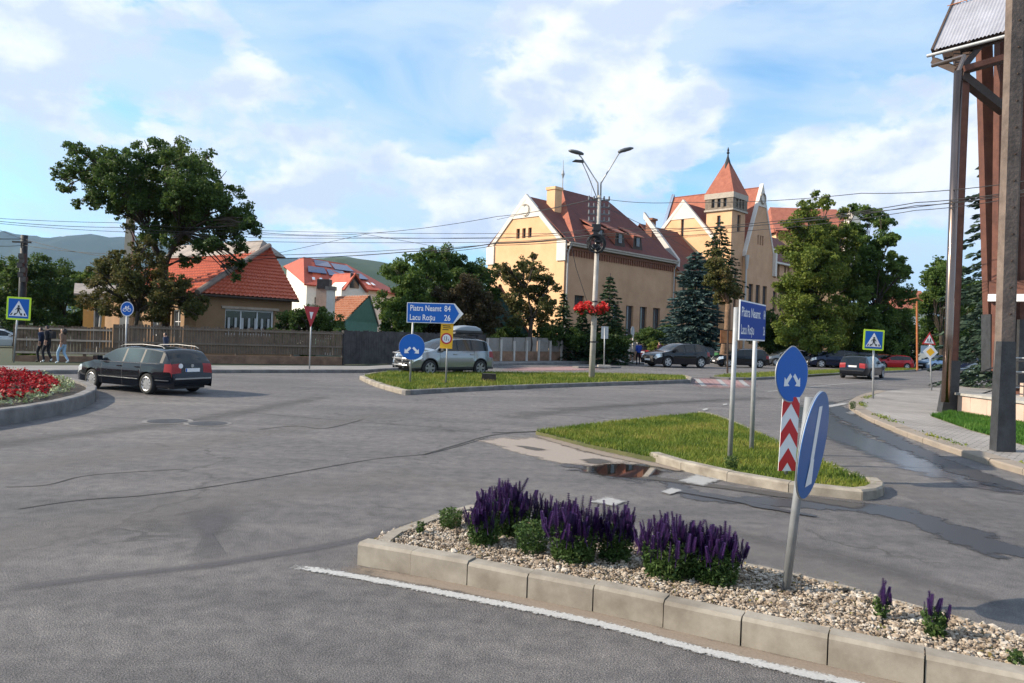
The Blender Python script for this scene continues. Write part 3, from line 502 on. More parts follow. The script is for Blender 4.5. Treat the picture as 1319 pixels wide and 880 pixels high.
# ------------------------------------------------------------------ hills
def ridge(name, prof, Y, depth, m, rough=.02):
    pts = [P(x, y, Y) for x, y in prof]; xs = np.linspace(pts[0].x, pts[-1].x, 160); zs = np.interp(xs, [p.x for p in pts], [p.z for p in pts]); K = 14; V, F = [], []
    for k in range(K):
        f = k/(K-1); sh = math.sin(min(1, f*1.25)*PI/2) if f < .8 else 1-(f-.8)
        for x, z in zip(xs, zs): V.append((x, Y-depth+depth*1.2*f, max(-1, (z)*sh*(1+rough*math.sin(x*.011+k*1.7)+rough*math.sin(x*.031+k*2.9))-1)))
    n = len(xs)
    for k in range(K-1):
        for i in range(n-1): a = k*n+i; F.append((a,a+1,a+n+1,a+n))
    me = bpy.data.meshes.new(name); me.from_pydata(V, [], F); me.polygons.foreach_set('use_smooth', [True]*len(F)); me.materials.append(m); return struct(link(name, me))
ridge('mountain', [(-500,330),(-120,314),(0,308),(40,304),(80,310),(110,312),(140,307),(200,311),(280,314),(360,330),(450,352),(560,380),(700,430)], 5200, 1500, mm('forest_far', (.018,.034,.02), .95, col2=(.035,.055,.028), scale=.004, detail=8))
ridge('hill', [(250,420),(330,372),(390,345),(430,334),(460,333),(500,343),(540,356),(600,372),(680,400),(800,436)], 1700, 500, mm('forest_near', (.02,.045,.018), .95, col2=(.045,.07,.025), scale=.02, detail=8))
def haze():
    m = bpy.data.materials.new('haze'); m.use_nodes = True; nt = m.node_tree; nt.nodes.remove(nt.nodes['Principled BSDF']); v = nt.nodes.new('ShaderNodeVolumePrincipled'); v.inputs['Color'].default_value = (.28,.55,1,1); v.inputs['Density'].default_value = .000042; v.inputs['Anisotropy'].default_value = .2
    nt.links.new(v.outputs[0], nt.nodes['Material Output'].inputs['Volume']); o = MB().box((0,3970,374),(16200,8140,750)).build('haze', m); o['kind'] = 'stuff'; return o
haze()
# ------------------------------------------------------------------ road signs
def arrowpts(cx, cy, L, w, ang):
    hw, hl = w*1.25, w*1.9; pts = [(-w/2,0),(w/2,0),(w/2,L-hl),(hw,L-hl),(0,L),(-hw,L-hl),(-w/2,L-hl)]; c, s = math.cos(ang), math.sin(ang); return [(cx+x*c-y*s, cy+x*s+y*c) for x, y in pts]
def keepboth(mb, F, r, d):     # two arrows pointing down and outwards
    for sg in (-1, 1): plate(mb, F, chev_arrow(sg, r), d, .004)
def chev_arrow(sg, r):         # arrow with a right-angled corner head
    A = [(.13,.02),(.30,-.15),(.13,-.32)]; x0, y0, x1, y1 = .10, .06, .52, -.36; w = .085
    dx, dy = .7071, -.7071; px, py = .7071, .7071
    p = [(x0-px*w, y0-py*w), (x0+px*w, y0+py*w), (x1-.16+px*w, y1+.16+py*w), (x1, y1+.33), (x1+.02, y1-.02), (x1-.33, y1), (x1-.16-px*w, y1+.16-py*w)]
    q = [(sg*x*r*1.05, (y-.10)*r*1.05) for x, y in p]; return q if sg > 0 else q[::-1]
def pole(t, a, b, r, m='galv', n=12, name='pole'): return MB().tube([a, b], r, n).build(name, m, t, smooth=False)
def shade(o):
    o.data.polygons.foreach_set('use_smooth', [len(p.vertices) == 4 for p in o.data.polygons]); return o
# leaning round sign in the gravel
b0 = G(1012,762,.10); tp = P(1043,508,b0.y-.02); axis = (tp-b0).normalized(); ln = math.atan2(axis.x, axis.z)
t = thing('road_sign', b0, 'round blue sign seen almost edge-on, on a leaning grey post in the gravel bed', 'road sign')
shade(MB().tube([b0, tp-axis*.02], .028, 14).build('pole', 'postgrey', t)); n = Vector((.82,-.57,-.12)).normalized(); c = b0.lerp(tp, .757) + n*.075 + Vector((-.016,0,0))
up = Vector((0,0,1)); up = (up - n*up.dot(n)).normalized(); r_ = up.cross(n); F = (c, r_, up, n)
plate(MB(), F, circ(0,0,.357,44), -.006, .008).build('backing', 'signback', t); mb = plate(MB(), F, circ(0,0,.357,44), .002, .004); mb.build('disc', mat('sign_blue_gloss', (.008,.095,.31), .32, spec=.2), t)
mb = MB(); plate(mb, F, [(-.045,.26),(.045,.26),(.045,-.14),(-.045,-.14)], .007, .002); keepboth(MB(), F, .33, .007)
plate(mb, F, [(-.045,-.10),(.045,-.10),(.085,-.27),(-.085,-.27)], .0095, .002); mb.build('arrow', 'white', t)
mb = MB(); plate(mb, F, circ(0,0,.36,44), -.010, .004); mb.build('rim', 'galv', t); MB().box(b0.lerp(tp,.93)+n*.035, (.03,.03,.05)).build('bracket', 'signback', t)
# bent round sign with chevron board
b0 = G(1014,612,.08); n = Vector((.60,-.80,0)); t = thing('road_sign', b0, 'tall narrow blue sign with two white arrows above a red and white chevron board', 'road sign')
pt = P(1019,470,b0.y+.03); shade(pole(t, b0+Vector((0,.04,0)), pt, .024)); c = P(1020.5,482,b0.y-.03); F = lookat_frame(c, n, R(1.5))
def bent(pts):     # the disc is bent: its upper edge folds back to a point
    return [(x*(1-.45*max(0,(y-.12)/.25)**1.4), y) for x, y in pts]
plate(MB(), F, bent(circ(0,0,.36,48)), -.008, .006).build('rim', 'galv', t); plate(MB(), F, bent(circ(0,0,.345,48)), -.001, .004).build('disc', 'blue', t); mb = MB(); keepboth(mb, F, .31, .004); mb.build('arrow', 'white', t)
c2 = P(1016.5,559,b0.y-.02); F2 = lookat_frame(c2, Vector((.35,-.93,0)), R(2)); w, h = .135, .47; plate(MB(), F2, rect(-w,-h,w,h), -.006, .006).build('board', 'white', t)
mb = MB(); st = .376
for k in range(-1, 3):
    y0 = h - .10 - k*st; ch = [(-w,y0-.17),(0,y0+.02),(w,y0-.17),(w,y0+.015),(0,y0+.205),(-w,y0+.015)]
    def cl(poly):
        out = []
        for sgn, lim in ((1,-h),(-1,-h)):
            src = poly if sgn == 1 else out; out = []
            for i in range(len(src)):
                a, b_ = src[i], src[(i+1) % len(src)]; ia, ib = sgn*a[1] >= lim, sgn*b_[1] >= lim
                if ia: out.append(a)
                if ia != ib: f = (sgn*lim-a[1])/(b_[1]-a[1]); out.append((a[0]+(b_[0]-a[0])*f, sgn*lim))
        return out
    for half in (ch[:2]+ch[4:], ch[1:5]):
        q = cl(half)
        if len(q) > 2: plate(mb, F2, q, .001, .002)
mb.build('chevron', 'red', t)
# direction signs
def dirsign(t, F, L, hh, txt, arrow=True, clip=None, blue='blue', pointlen=.26):
    pts = [(0,-hh/2),(L,-hh/2),(L+pointlen,0),(L,hh/2),(0,hh/2)] if arrow else rect(0,-hh/2,L,hh/2)
    plate(MB(), F, pts, -.014, .012).build('board', 'white', t); b = .022
    ip = [(b,-hh/2+b),(L-.03,-hh/2+b),(L+pointlen-.14,0),(L-.03,hh/2-b),(b,hh/2-b)] if arrow else rect(b,-hh/2+b,L-.006 if clip else L-b,hh/2-b)
    plate(MB(), F, ip, -.001, .004).build('panel', blue, t); plate(MB(), F, pts, -.022, .007).build('backing', 'signback', t)
    mb = MB()
    for s, x, y, sz, xs in txt:
        fs, w = text_faces(s, sz, xs, None if clip is None else clip-x)
        for f in fs: mb.face([fpt(F, x+a, y+b_, .0045) for a, b_ in f])
    mb.build('lettering', 'white', t)
# far one, pointing right
p0 = G(528,494,.10); t = thing('direction_sign', p0, 'blue arrow-shaped direction sign pointing right over a round blue sign on the far grass island', 'road sign')
Y = p0.y; shade(pole(t, p0, P(533,392,Y+.04), .03)); shade(pole(t, G(574,495.2,.10)+Vector((0,.05,0)), P(577.3,418,G(574,495.2,.10).y+.08), .028, name='post'))
c0 = P(524,402.5,Y-.04); c1 = P(597,405,Y-.02); Lt = (c1-c0).length; F = lookat_frame(c0, Vector((0,-1,0)), -R(.4)); k = Lt/1.9; hh = (P(524,389,Y)-P(524,415,Y)).length
dirsign(t, F, Lt*.84, hh, [('Piatra Neamt', Lt*.055, hh*.10, hh*.40, .72), ('Lacu Roșu', Lt*.05, -hh*.36, hh*.40, .74), ('84', Lt*.66, hh*.10, hh*.40, .80), ('26', Lt*.66, -hh*.36, hh*.40, .80)], pointlen=Lt*.16)
c = P(530.5,447,Y-.05); t = thing('road_sign', p0+Vector((0,-.02,0)), 'flat round blue sign with two white arrows, below the arrow-shaped board', 'road sign'); F = lookat_frame(c, Vector((0,-1,0))); rr = (P(547,447,Y)-P(514,447,Y)).length/2
plate(MB(), F, circ(0,0,rr,36), -.004, .006).build('disc', 'blue', t); mb = MB(); keepboth(mb, F, rr, .003); mb.build('arrow', 'white', t); plate(MB(), F, circ(0,0,rr*1.02,36), -.012, .007).build('rim', 'signback', t)
b0 = G(574,495.2,.10); c = P(575.3,433,b0.y-.06); t = thing('weight_limit_sign', b0+Vector((0,-.02,0)), 'yellow rectangular sign with a red ring reading 13t, beside the silver car', 'road sign')
F = lookat_frame(c, Vector((0,-1,0)), R(1.5)); u = b0.y/FOC; plate(MB(), F, rect(-8*u,-16*u,8*u,16*u), -.004, .006).build('board', 'yellow', t)
plate(MB(), F, circ(0,-3.2*u,7.2*u,30), .0025, .003).build('ring', 'red', t); plate(MB(), F, circ(0,-3.2*u,5.3*u,30), .006, .002).build('disc', 'white', t)
mb = MB(); 
for s, x, y, sz in (('13', -4.0, -5.6, 7.2), ('t', 2.1, -6.0, 5)):
    for f in text_faces(s, sz*u, .72)[0]: mb.face([fpt(F, x*u+a, y*u+b_, .0085) for a, b_ in f])
for x0, x1, y in ((-5.5,4,13),(-5,5.5,10.6),(-6,2,8.2)): plate(mb, F, rect(x0*u,(y-.5)*u,x1*u,(y+.5)*u), .0025, .002)
mb.build('lettering', 'black', t)
# two-post sign on the near island
pa, pb = G(940,592,.06), G(968,580,.06); t = thing('direction_sign', pa, 'shaded blue rectangular direction sign on two grey posts, seen at a sharp angle', 'road sign')
ta, tb = P(948.5,396,pa.y), P(974,396,pb.y); shade(pole(t, pa, ta, .036)); shade(pole(t, pb, tb, .036))
dv = (pb-pa); dv.z = 0; dv.normalize(); n = Vector((dv.y,-dv.x,0)); ca, cb = P(947.5,412,pa.y-.06), P(981,415.5,pb.y+.28); Lb = (cb-ca).length; n = Vector(((cb-ca).y, -(cb-ca).x, 0)).normalized(); hh = (P(948,386,pa.y)-P(948,438,pa.y)).length
F = lookat_frame(ca + n*.06, n); dirsign(t, F, Lb, hh, [('Piatra Neamt', .07, hh*.10, hh*.34, (Lb*.74)/(hh*.34*5.55)), ('Lacu Roșu', .06, -hh*.34, hh*.34, (Lb*.50)/(hh*.34*4.4)), ('84', Lb*.90, hh*.10, hh*.34, .6), ('26', Lb*.90, -hh*.34, hh*.34, .6)], arrow=False, clip=Lb-.022, blue='blue_shaded')  # sign face turned from the sun: shade put into a darker blue
# pedestrian crossing signs
def pedestrian(F, u, mb):     # black walker and stripes in unit square -.5..+.5
    P_ = lambda L: plate(mb, F, [(x*u, y*u) for x, y in L], .0095, .002)
    P_(circ(.005,.10,.045,12)); P_([(-.05,.05),(.055,.05),(.045,-.10),(-.045,-.10)]); P_([(-.045,-.09),(.01,-.09),(-.03,-.20),(-.105,-.27),(-.13,-.255),(-.06,-.18)]); P_([(-.01,-.09),(.045,-.09),(.075,-.17),(.115,-.26),(.085,-.275),(.03,-.18)])
    P_([(-.05,.045),(-.055,-.02),(-.12,-.07),(-.135,-.055),(-.085,-.005)]); P_([(.055,.045),(.055,-.02),(.115,-.075),(.13,-.06),(.085,0)])
    for k in range(5): x = -.27+.125*k; P_([(x,-.20),(x+.05,-.20),(x+.035 - .02*(2-k),-.30),(x-.03-.02*(2-k),-.30)]) if k not in (2,) else None
def crossing(px_base, px_c, half, label, n, Yoff=-.04, lean=R(1.5)):
    b0 = G(*px_base, .1); t = thing('crossing_sign', b0, label, 'road sign'); shade(pole(t, b0, P(px_c[0], px_c[1]-half*.6, b0.y), .03)); c = P(*px_c, b0.y+Yoff); u = 2*half*b0.y/FOC; F = lookat_frame(c, n, lean)
    plate(MB(), F, rrect(-.5*u,-.5*u,.5*u,.5*u,.04*u), -.012, .012).build('board', 'lime', t); plate(MB(), F, rect(-.42*u,-.42*u,.42*u,.42*u), .001, .003).build('panel', 'blue', t)
    plate(MB(), F, [(-.38*u,-.335*u),(.38*u,-.335*u),(0,.34*u)], .0045, .004).build('triangle', 'white', t); mb = MB(); pedestrian(F, u, mb); mb.build('symbol', 'black', t)
crossing((1124.5,513.5), (1125.5,438), 13.3, 'blue pedestrian crossing sign with bright yellow-green border at the edge of the block pavement', Vector((0,-1,0)))
crossing((17.5,467), (24,397.5), 14.8, 'pedestrian crossing sign with yellow-green border beside the walking people at left', Vector((.1,-1,0)))
# bicycle sign
b0 = G(161,471,.1); t = thing('cycle_sign', b0, 'small round blue sign with a white bicycle in front of the wooden fence', 'road sign'); shade(pole(t, b0, P(163.5,400,b0.y), .028)); c = P(163.7,398,b0.y-.05); u = b0.y/FOC; F = lookat_frame(c, Vector((.1,-1,0)))
plate(MB(), F, circ(0,0,8*u,30,1.18), -.006, .006).build('rim', 'white', t); plate(MB(), F, circ(0,0,7.2*u,30,1.18), .001, .003).build('disc', 'blue', t); mb = MB(); F3 = (fpt(F,0,0,.006),)+F[1:]
for sx in (-1,1): ringp = [fpt(F3, sx*2.7*u+2.1*u*a, -1.2*u+2.1*u*b_, 0) for a, b_ in circ(0,0,1,16)]; mb.tube(ringp+[ringp[0]], .012, 5)
for a, b_ in (((-2.7,-1.2),(-1.2,2.2)),((-1.2,2.2),(1.6,2.0)),((1.6,2.0),(2.7,-1.2)),((-1.2,1.6),(.2,-1.3)),((.2,-1.3),(1.7,1.8)),((1.6,2),(1.3,3.4)),((1.3,3.4),(2.6,3.4)),((-1.2,2.2),(-1.5,3)),((-2.2,3),(-.8,3))): mb.tube([fpt(F3,a[0]*u,a[1]*u), fpt(F3,b_[0]*u,b_[1]*u)], .012, 5)
mb.build('symbol', 'white', t)
# yield sign
b0 = G(398.5,476,.1); t = thing('yield_sign', b0, 'red downward-pointing triangle sign with a small white centre on a tall grey post', 'road sign'); shade(pole(t, b0, P(401.5,397,b0.y), .03)); c = P(401,406,b0.y-.05); u = b0.y/FOC; F = lookat_frame(c, Vector((.55,-.83,0)), R(1)); k = 1.2
plate(MB(), F, [(-8.6*u*k,11*u),(0,-16*u),(8.6*u*k,11*u)], -.008, .009).build('board', mat('sign_red', (.38,.02,.03), .4), t); plate(MB(), F, [(-2.6*u,4*u),(-.3*u,-5*u),(.3*u,-5*u),(2.6*u,4*u)], .002, .003).build('centre', 'white', t)
# children and priority signs
b0 = G(1200,503,.1); u = b0.y/FOC; t = thing('warning_sign', b0, 'red-bordered triangle with two dark walking figures above a yellow diamond', 'road sign'); shade(pole(t, b0, P(1197,430,b0.y), .027)); F = lookat_frame(P(1197,437,b0.y-.05), Vector((0,-1,0)), R(2))
plate(MB(), F, [(-9*u,-7*u),(9*u,-7*u),(0,9*u)], -.006, .006).build('board', 'red', t); plate(MB(), F, [(-6.3*u,-5.3*u),(6.3*u,-5.3*u),(0,5.9*u)], .001, .003).build('panel', 'white', t)
mb = MB()
for x, s in ((-1.8,.85),(1.6,1)): plate(mb, F, [(x*u+a*u*s, b_*u*s-1.2*u) for a, b_ in circ(0,1.6,.75,10)], .0045, .002); plate(mb, F, [(x*u+a*u*s, b_*u*s-1.2*u) for a, b_ in ((-.9,.9),(.9,.9),(.6,-.8),(1.5,-3),(.7,-3.1),(0,-1.2),(-.9,-3.1),(-1.6,-2.8),(-.7,-.8))], .0045, .002)
mb.build('symbol', 'black', t)
t = thing('priority_sign', b0+Vector((0,-.03,0)), 'white diamond sign with yellow centre mounted below the red triangle', 'road sign'); F = lookat_frame(P(1198.5,453.5,b0.y-.05), Vector((0,-1,0)), R(2)); plate(MB(), F, [(0,-10*u),(10*u,0),(0,10*u),(-10*u,0)], -.006, .006).build('board', 'white', t); plate(MB(), F, [(0,-5.6*u),(5.6*u,0),(0,5.6*u),(-5.6*u,0)], .001, .003).build('centre', 'yellow', t)
b0 = G(1215,486,.05); t = thing('information_sign', b0, 'small grey-blue sign half hidden behind the yellow diamond', 'road sign'); pole(t, b0, P(1191,442,b0.y)+Vector((0,0,-.0)) if False else b0+Vector((0,0,2.6)), .03); F = lookat_frame(P(1191.5,450,b0.y-.04), Vector((0,-1,0))); plate(MB(), F, rect(-.25,-.25,.55,.22), -.006, .01).build('board', mat('greyblue', (.25,.33,.42), .5), t)
# backs of two signs near the fence
b0 = G(778,473,.1); t = thing('road_sign', b0, 'grey back of a square sign on a thin post before the concrete fence', 'road sign'); shade(pole(t, b0, P(779,422,b0.y), .03)); F = lookat_frame(P(779,428.5,b0.y+.04), Vector((.05,-1,0))); u = b0.y/FOC; plate(MB(), F, rect(-4.6*u,-8*u,4.6*u,8*u), -.01, .012).build('board', 'signback', t); MB().box(b0+Vector((0,0,.06)), (.7,.5,.12)).build('base', 'concrete', t)
b0 = G(814.5,467,.1); t = thing('road_sign', b0, 'narrow turned round sign on a pale post where the concrete fence ends', 'road sign'); shade(pole(t, b0, P(815.5,425,b0.y), .045, 'fencepost')); F = lookat_frame(P(815,427,b0.y-.06), Vector((.85,-.5,0))); u = b0.y/FOC; plate(MB(), F, circ(0,0,6.5*u,24), -.01, .012).build('disc', 'signback', t)
# rusty board by the trees
b0 = G(937,481,.1); t = thing('notice_board', b0, 'rusty orange notice board on a brown post behind the two-post sign', 'sign board'); pole(t, b0, P(937.5,426,b0.y+.04), .05, 'wooddk'); F = lookat_frame(P(936,434,b0.y+.5), Vector((.1,-1,0))); u = (b0.y)/FOC; plate(MB(), F, rect(-8.5*u,-8.5*u,8.5*u,8.5*u), -.02, .03).build('board', mm('boardrust', (.30,.10,.035), .8, col2=(.48,.22,.09), scale=3.5), t); mb = MB()
for y in (-8.7,8.7): mb.box(fpt(F,0,y*u,.0), (17.6*u,.06,.05))
mb.build('frame', 'wooddk', t)
b0 = G(1181.5,477,.1); t = thing('wooden_pole', b0, 'thin rust-brown wooden pole rising before the dark trees right of the red car', 'pole'); pole(t, b0, P(1181,388,b0.y), .07, 'rust'); MB().tube([P(1172,386,b0.y), P(1181,384,b0.y), P(1189,388,b0.y)], .05, 6).build('crossarm', 'rust', t)
# dark block in the far grass
b0 = G(629,492,.1); o = MB().prism([b0+Vector((-.25,0,0)), b0+Vector((.27,0,0)), b0+Vector((.25,0,.27)), b0+Vector((-.22,0,.28))], (0,.3,0)).build('stone_block', mm('darkstone', (.03,.026,.024), .9, var=.4, scale=6, bump=.5)); tag(o, 'small dark stone block lying in the grass behind the silver car', 'block')
# ------------------------------------------------------------------ street lamp
b0 = G(762,487.5,.1); LY = b0.y; tp = P(772,252,LY); LU = LY/FOC
t = thing('street_lamp', b0, 'tall tapered concrete lamp post with a Y-shaped top of two arms', 'street lamp'); shade(MB().tube([b0-Vector((0,0,.1)), b0.lerp(tp,.5), tp], [.125,.10,.075], 14).build('pole', 'polecon', t))
mb = MB()
for z in (.2,.42,.78): p = b0.lerp(tp, z); mb.tube([p-Vector((0,0,.03)), p+Vector((0,0,.03))], .125-.05*z+.01, 14)
mb.build('band', 'black', t)
for sg, (hx, hy), (mx, my) in ((-1,(743,197),(749,203)), (1,(805,194),(797,198))):
    a = P(772+sg*2,236,LY); m_ = P(mx,my,LY); h_ = P(hx,hy,LY); arm = MB().tube([P(772+sg*1.5,262,LY), a, a.lerp(m_,.5), m_, m_.lerp(h_,.5)], [.035,.035,.03,.028,.028], 8).build('arm', 'galv', t, smooth=True)
    d = Vector((sg*1.0,0,(.30 if sg > 0 else .22))).normalized(); s_ = Vector((0,1,0)); up = d.cross(s_)*(-1 if sg > 0 else 1); up = up if up.z > 0 else -up; L = 22*LU*.92
    mb = MB(); o0 = h_ - d*L*.45
    prof = [(0,.05,.05),(.15,.10,.09),(.45,.16,.11),(.8,.15,.09),(1,.06,.04)]
    rings = [[o0 + d*L*f + s_*w*math.cos(k*PI/4) + up*hh*math.sin(k*PI/4)*(1 if math.sin(k*PI/4) > 0 else .5) for k in range(8)] for f, w, hh in prof]
    for A, B in zip(rings, rings[1:]):
        for k in range(8): mb.face([A[k], A[(k+1) % 8], B[(k+1) % 8], B[k]])
    mb.face(rings[0]); mb.face(rings[-1]); mb.build('lamp_head', mat('lamp_shell', (.07,.08,.09), .45), arm, smooth=True)
h_ = P(744.5,208.5,LY-.9); arm = MB().tube([P(770,258,LY), P(757,225,LY-.5), h_+Vector((.15,0,0))], .02, 6).build('arm', 'galv', t, smooth=True); mb = MB(); mb.prism([h_+Vector((-.22,-.08,0)), h_+Vector((.22,-.08,-.03)), h_+Vector((.2,-.08,.06)), h_+Vector((-.1,-.08,.07))], (0,.16,0)); mb.build('lamp_head', 'plastic', arm)
mb = MB()
for k in range(4):
    p = P(771.5,258+k*9,LY); mb.bar(p-Vector((.42,0,0)), p+Vector((.42,0,0)), .05)
    for x in (-.4,-.2,.2,.4): mb.tube([p+Vector((x,-.03,0)), p+Vector((x,-.03,.16))], [.045,.03], 6)
mb.build('insulator_bracket', mat('bracket_grey', (.14,.14,.15), .6), t)
mb = MB()
for k in range(15):
    y = 291+k*2.3; p = P(768.5+random.uniform(-5,5)*min(1,k/6+.3), y, LY); mb.box(p+Vector((0,-.12+random.uniform(-.1,.1),0)), (random.uniform(.12,.35), random.uniform(.1,.25), random.uniform(.06,.2)))
cc = P(767,315,LY)-Vector((0,.22,0))
for k in range(9):
    r_ = random.uniform(.24,.36); o_ = Vector((random.uniform(-.06,.06),-.03*k+.1,random.uniform(-.06,.06))); ring = [cc+o_+Vector((r_*a,random.uniform(-.02,.02),r_*b_*1.05)) for a, b_ in circ(0,0,1,16)]; mb.tube(ring+[ring[0]], .022, 5)
mb.build('cable_coil', 'wire', t)
c = P(761,396,LY); t = thing('flower_basket', c-Vector((0,0,.5)), 'hanging ring of red flowers fixed around the concrete lamp post', 'flower basket')
bl = [(c.x+.46*math.cos(a), c.y+.46*math.sin(a), c.z+random.uniform(-.12,.08), .25) for a in np.linspace(0,2*PI,11)[:-1]]; bl += [(c.x-.5,c.y-.2,c.z-.05,.2),(c.x+.52,c.y-.2,c.z-.03,.2)]
npmesh('flowers', leaf_quads(clump_points(bl, 3200, 10, .4), .075, up=.3, asp=.85), 4, leafmat('basket_red', [(.35,.01,.01),(.62,.03,.03),(.75,.12,.10)], .25, 4), t); npmesh('leaves', leaf_quads(clump_points([(x,y,z-.08,r*.95) for x,y,z,r in bl], 1000, 8, .4), .08), 4, leafmat('basket_leaf', [(.02,.06,.01),(.06,.12,.03)], .2, 2), t)
mb = MB(); ring = [c+Vector((.46*a,.46*b_,-.22)) for a, b_ in circ(0,0,.8,20)]; mb.tube(ring+[ring[0]], .045, 6); mb.bar(c+Vector((-.46,0,-.22)), c+Vector((.46,0,-.22)), .03); mb.build('basket', 'plastic', t)
# ------------------------------------------------------------------ poles at left
b0 = G(26,470,.05); b0 = P(26,460,40); b0.z = 0; tp = P(31.5,303,40); t = thing('utility_pole', b0, 'dark tarred wooden utility pole at the left edge in front of dark trees', 'pole'); shade(MB().tube([b0, tp], [.20,.17], 12).build('pole', 'tar', t)); MB().bar(tp+Vector((-.5,-.2,-.4)), tp+Vector((.5,-.2,-.4)), .09).build('crossarm', 'tar', t)
mb = MB()
for k in range(6): p = P(28+random.uniform(-2,3),330+k*6,39.75); mb.box(p, (.3,.2,.28))
mb.build('cable_bundle', 'wire', t)
b0 = P(161,455,42.5); b0.z = 0; tp = P(169,263,42.5); t = thing('concrete_pole', b0, 'pale rectangular concrete pole rising through the big leafy tree', 'pole'); mb = MB(); q = [(b0,.30),(tp,.17)]; A = [[p+Vector((sx*w,sy*w*.8,0)) for sx, sy in ((-1,-1),(1,-1),(1,1),(-1,1))] for p, w in q]
for k in range(4): mb.face([A[0][k],A[0][(k+1)%4],A[1][(k+1)%4],A[1][k]])
mb.face(A[1]); mb.build('shaft', 'polecon', t)
b0 = P(125,465,39); b0.z = 0; tp = P(132,385,39); t = thing('pale_post', b0, 'slim pale post standing just behind the picket fence near the orange house corner', 'post'); pole(t, b0, tp, .06, 'fencepost')
# ------------------------------------------------------------------ wires
def wire(pts, r, label, sag=0.0):
    q = [Vector(p) for p in pts]; out = []
    for a, b in zip(q, q[1:]):
        for i in range(12): f = i/12; out.append(a.lerp(b, f) - Vector((0,0,sag*4*f*(1-f))))
    out.append(q[-1]); o = MB().tube(out, r, 5).build('overhead_wire', 'wire'); tag(o, label, 'wire', 'overhead wires')
wl = lambda s: s
WG = 'thin dark overhead wire strung across the sky between poles'
A1 = P(770,255,LY-.2); A2 = P(769,262,LY-.2); A3 = P(768,294,LY-.2); A4 = P(768,302,LY-.25)
LP_ = P(31,308,39.9)
wire([P(-40,281,33), P(150,293,36), P(340,300,38), P(470,301,36), P(640,279,33), A1], .013, 'overhead wire rising rightwards past the yellow gable to the lamp post top', .1)
wire([P(-40,284,33), P(140,298,36), P(330,302,38), P(640,307.5,34), A3], .011, WG, .05); wire([P(-40,279,33), P(150,287,36), P(330,297,38), P(640,301,34), P(766,298,LY)], .011, WG, .05)
wire([P(320,306,38), P(640,306,34), P(767,299,LY)], .011, WG, .05); wire([P(320,311,38), P(640,312,34), A4], .012, WG, .05)
wire([P(340,330,39), P(470,302,36)], .011, 'short slanting wire crossing the level wires above the solar roof'); wire([P(470,302,36), P(530,312,37), P(585,322,40)], .010, WG)
wire([P(345,333,40), P(530,324,36), P(640,313,34), A4], .022, 'thick dark cable sagging over the solar roof towards the lamp post', .08); wire([P(335,329,40), P(530,321,36), P(640,314,34), P(767,305,LY)], .014, WG, .05); wire([P(560,325,36), P(640,316,34), P(767,308,LY)], .014, WG, .05)
wire([P(-40,308,38), LP_], .022, 'thick cable reaching the dark utility pole from the left edge'); wire([LP_, P(140,331,38), P(260,336,39), P(345,333,40)], .014, WG, .1); wire([P(-40,313,38), P(31,316,39.8), P(150,327,38), P(335,329,40)], .013, WG, .1); wire([P(-40,281,30), P(31,309,39.8)], .011, WG)
RX = 1330
wire([A1, P(880,260.5,28), P(1110,249,22), P(RX,232,17)], .011, 'highest thin wire running from the lamp post to the wooden tower', .1); wire([A3, P(960,291.5,26), P(1110,274,22), P(RX,245,17)], .011, WG, .05); wire([A4, P(1000,285,25), P(1180,261,20), P(RX,243,17)], .012, WG, .05)
wire([P(769,304,LY), P(1000,288,25), P(1180,265,20), P(RX,246,17)], .011, WG, .06); wire([P(769,308,LY), P(980,296,26), P(1180,271,20), P(RX,250,17)], .010, WG, .06); wire([A2, P(850,300,40), P(930,345,60)], .012, 'diagonal service wire from the lamp post down to the school building'); wire([P(736,316,74), P(742,345,74), P(756,388,74)], .03, 'dark cable hanging down the shaded brown side wall'); wire([P(640,283,34), P(768,256,LY)], .010, WG)
# ------------------------------------------------------------------ buildings
UP = Vector((0,0,1))
def panel(mb, o, u, W, z0, z1, holes, n, depth=.25, mi=0):
    """wall rectangle from o along u, with real openings (u0,u1,za,zb) and their reveals"""
    us = sorted({0, W, *[h[0] for h in holes], *[h[1] for h in holes]}); zs = sorted({z0, z1, *[h[2] for h in holes], *[h[3] for h in holes]}); pt = lambda a, z, d=0: o + u*a + Vector((0,0,z-o.z)) - n*d
    for a, b in zip(us, us[1:]):
        for c, d in zip(zs, zs[1:]):
            if any(h[0] <= a+1e-6 and h[1] >= b-1e-6 and h[2] <= c+1e-6 and h[3] >= d-1e-6 for h in holes): continue
            mb.face([pt(a,c), pt(b,c), pt(b,d), pt(a,d)], mi)
    for a, b, c, d in holes:
        for (p, q) in (((a,c),(b,c)), ((b,c),(b,d)), ((b,d),(a,d)), ((a,d),(a,c))): mb.face([pt(*p), pt(*q), pt(*q, depth), pt(*p, depth)], mi)
def window(t, o, u, n, h, depth=.25, fm='framewin', bars=(1,2), gm='winglass', fw=.07):
    a, b, c, d = h; pt = lambda x, z, e=0: o + u*x + Vector((0,0,z-o.z)) - n*(depth-e); mb = MB(); ax = (u, n, UP); cx, cz = (a+b)/2, (c+d)/2
    for x in (a+fw/2, b-fw/2): mb.box(pt(x,cz,.04), (fw,.07,d-c-.002), ax)
    for z in (c+fw/2, d-fw/2): mb.box(pt(cx,z,.04), (b-a-2*fw-.002,.07,fw), ax)
    for i in range(1, bars[0]+1): mb.box(pt(a+(b-a)*i/(bars[0]+1),cz,.04), (fw*.7,.05,d-c-2*fw-.004), ax)
    for i in range(1, bars[1]): mb.box(pt(cx,c+(d-c)*i/bars[1]+.1,.035), (b-a-2*fw-.004,.03,fw*.6), ax)
    f = mb.build('window', fm, t); MB().face([pt(a,c,.02), pt(b,c,.02), pt(b,d,.02), pt(a,d,.02)]).build('pane', gm, f); return f
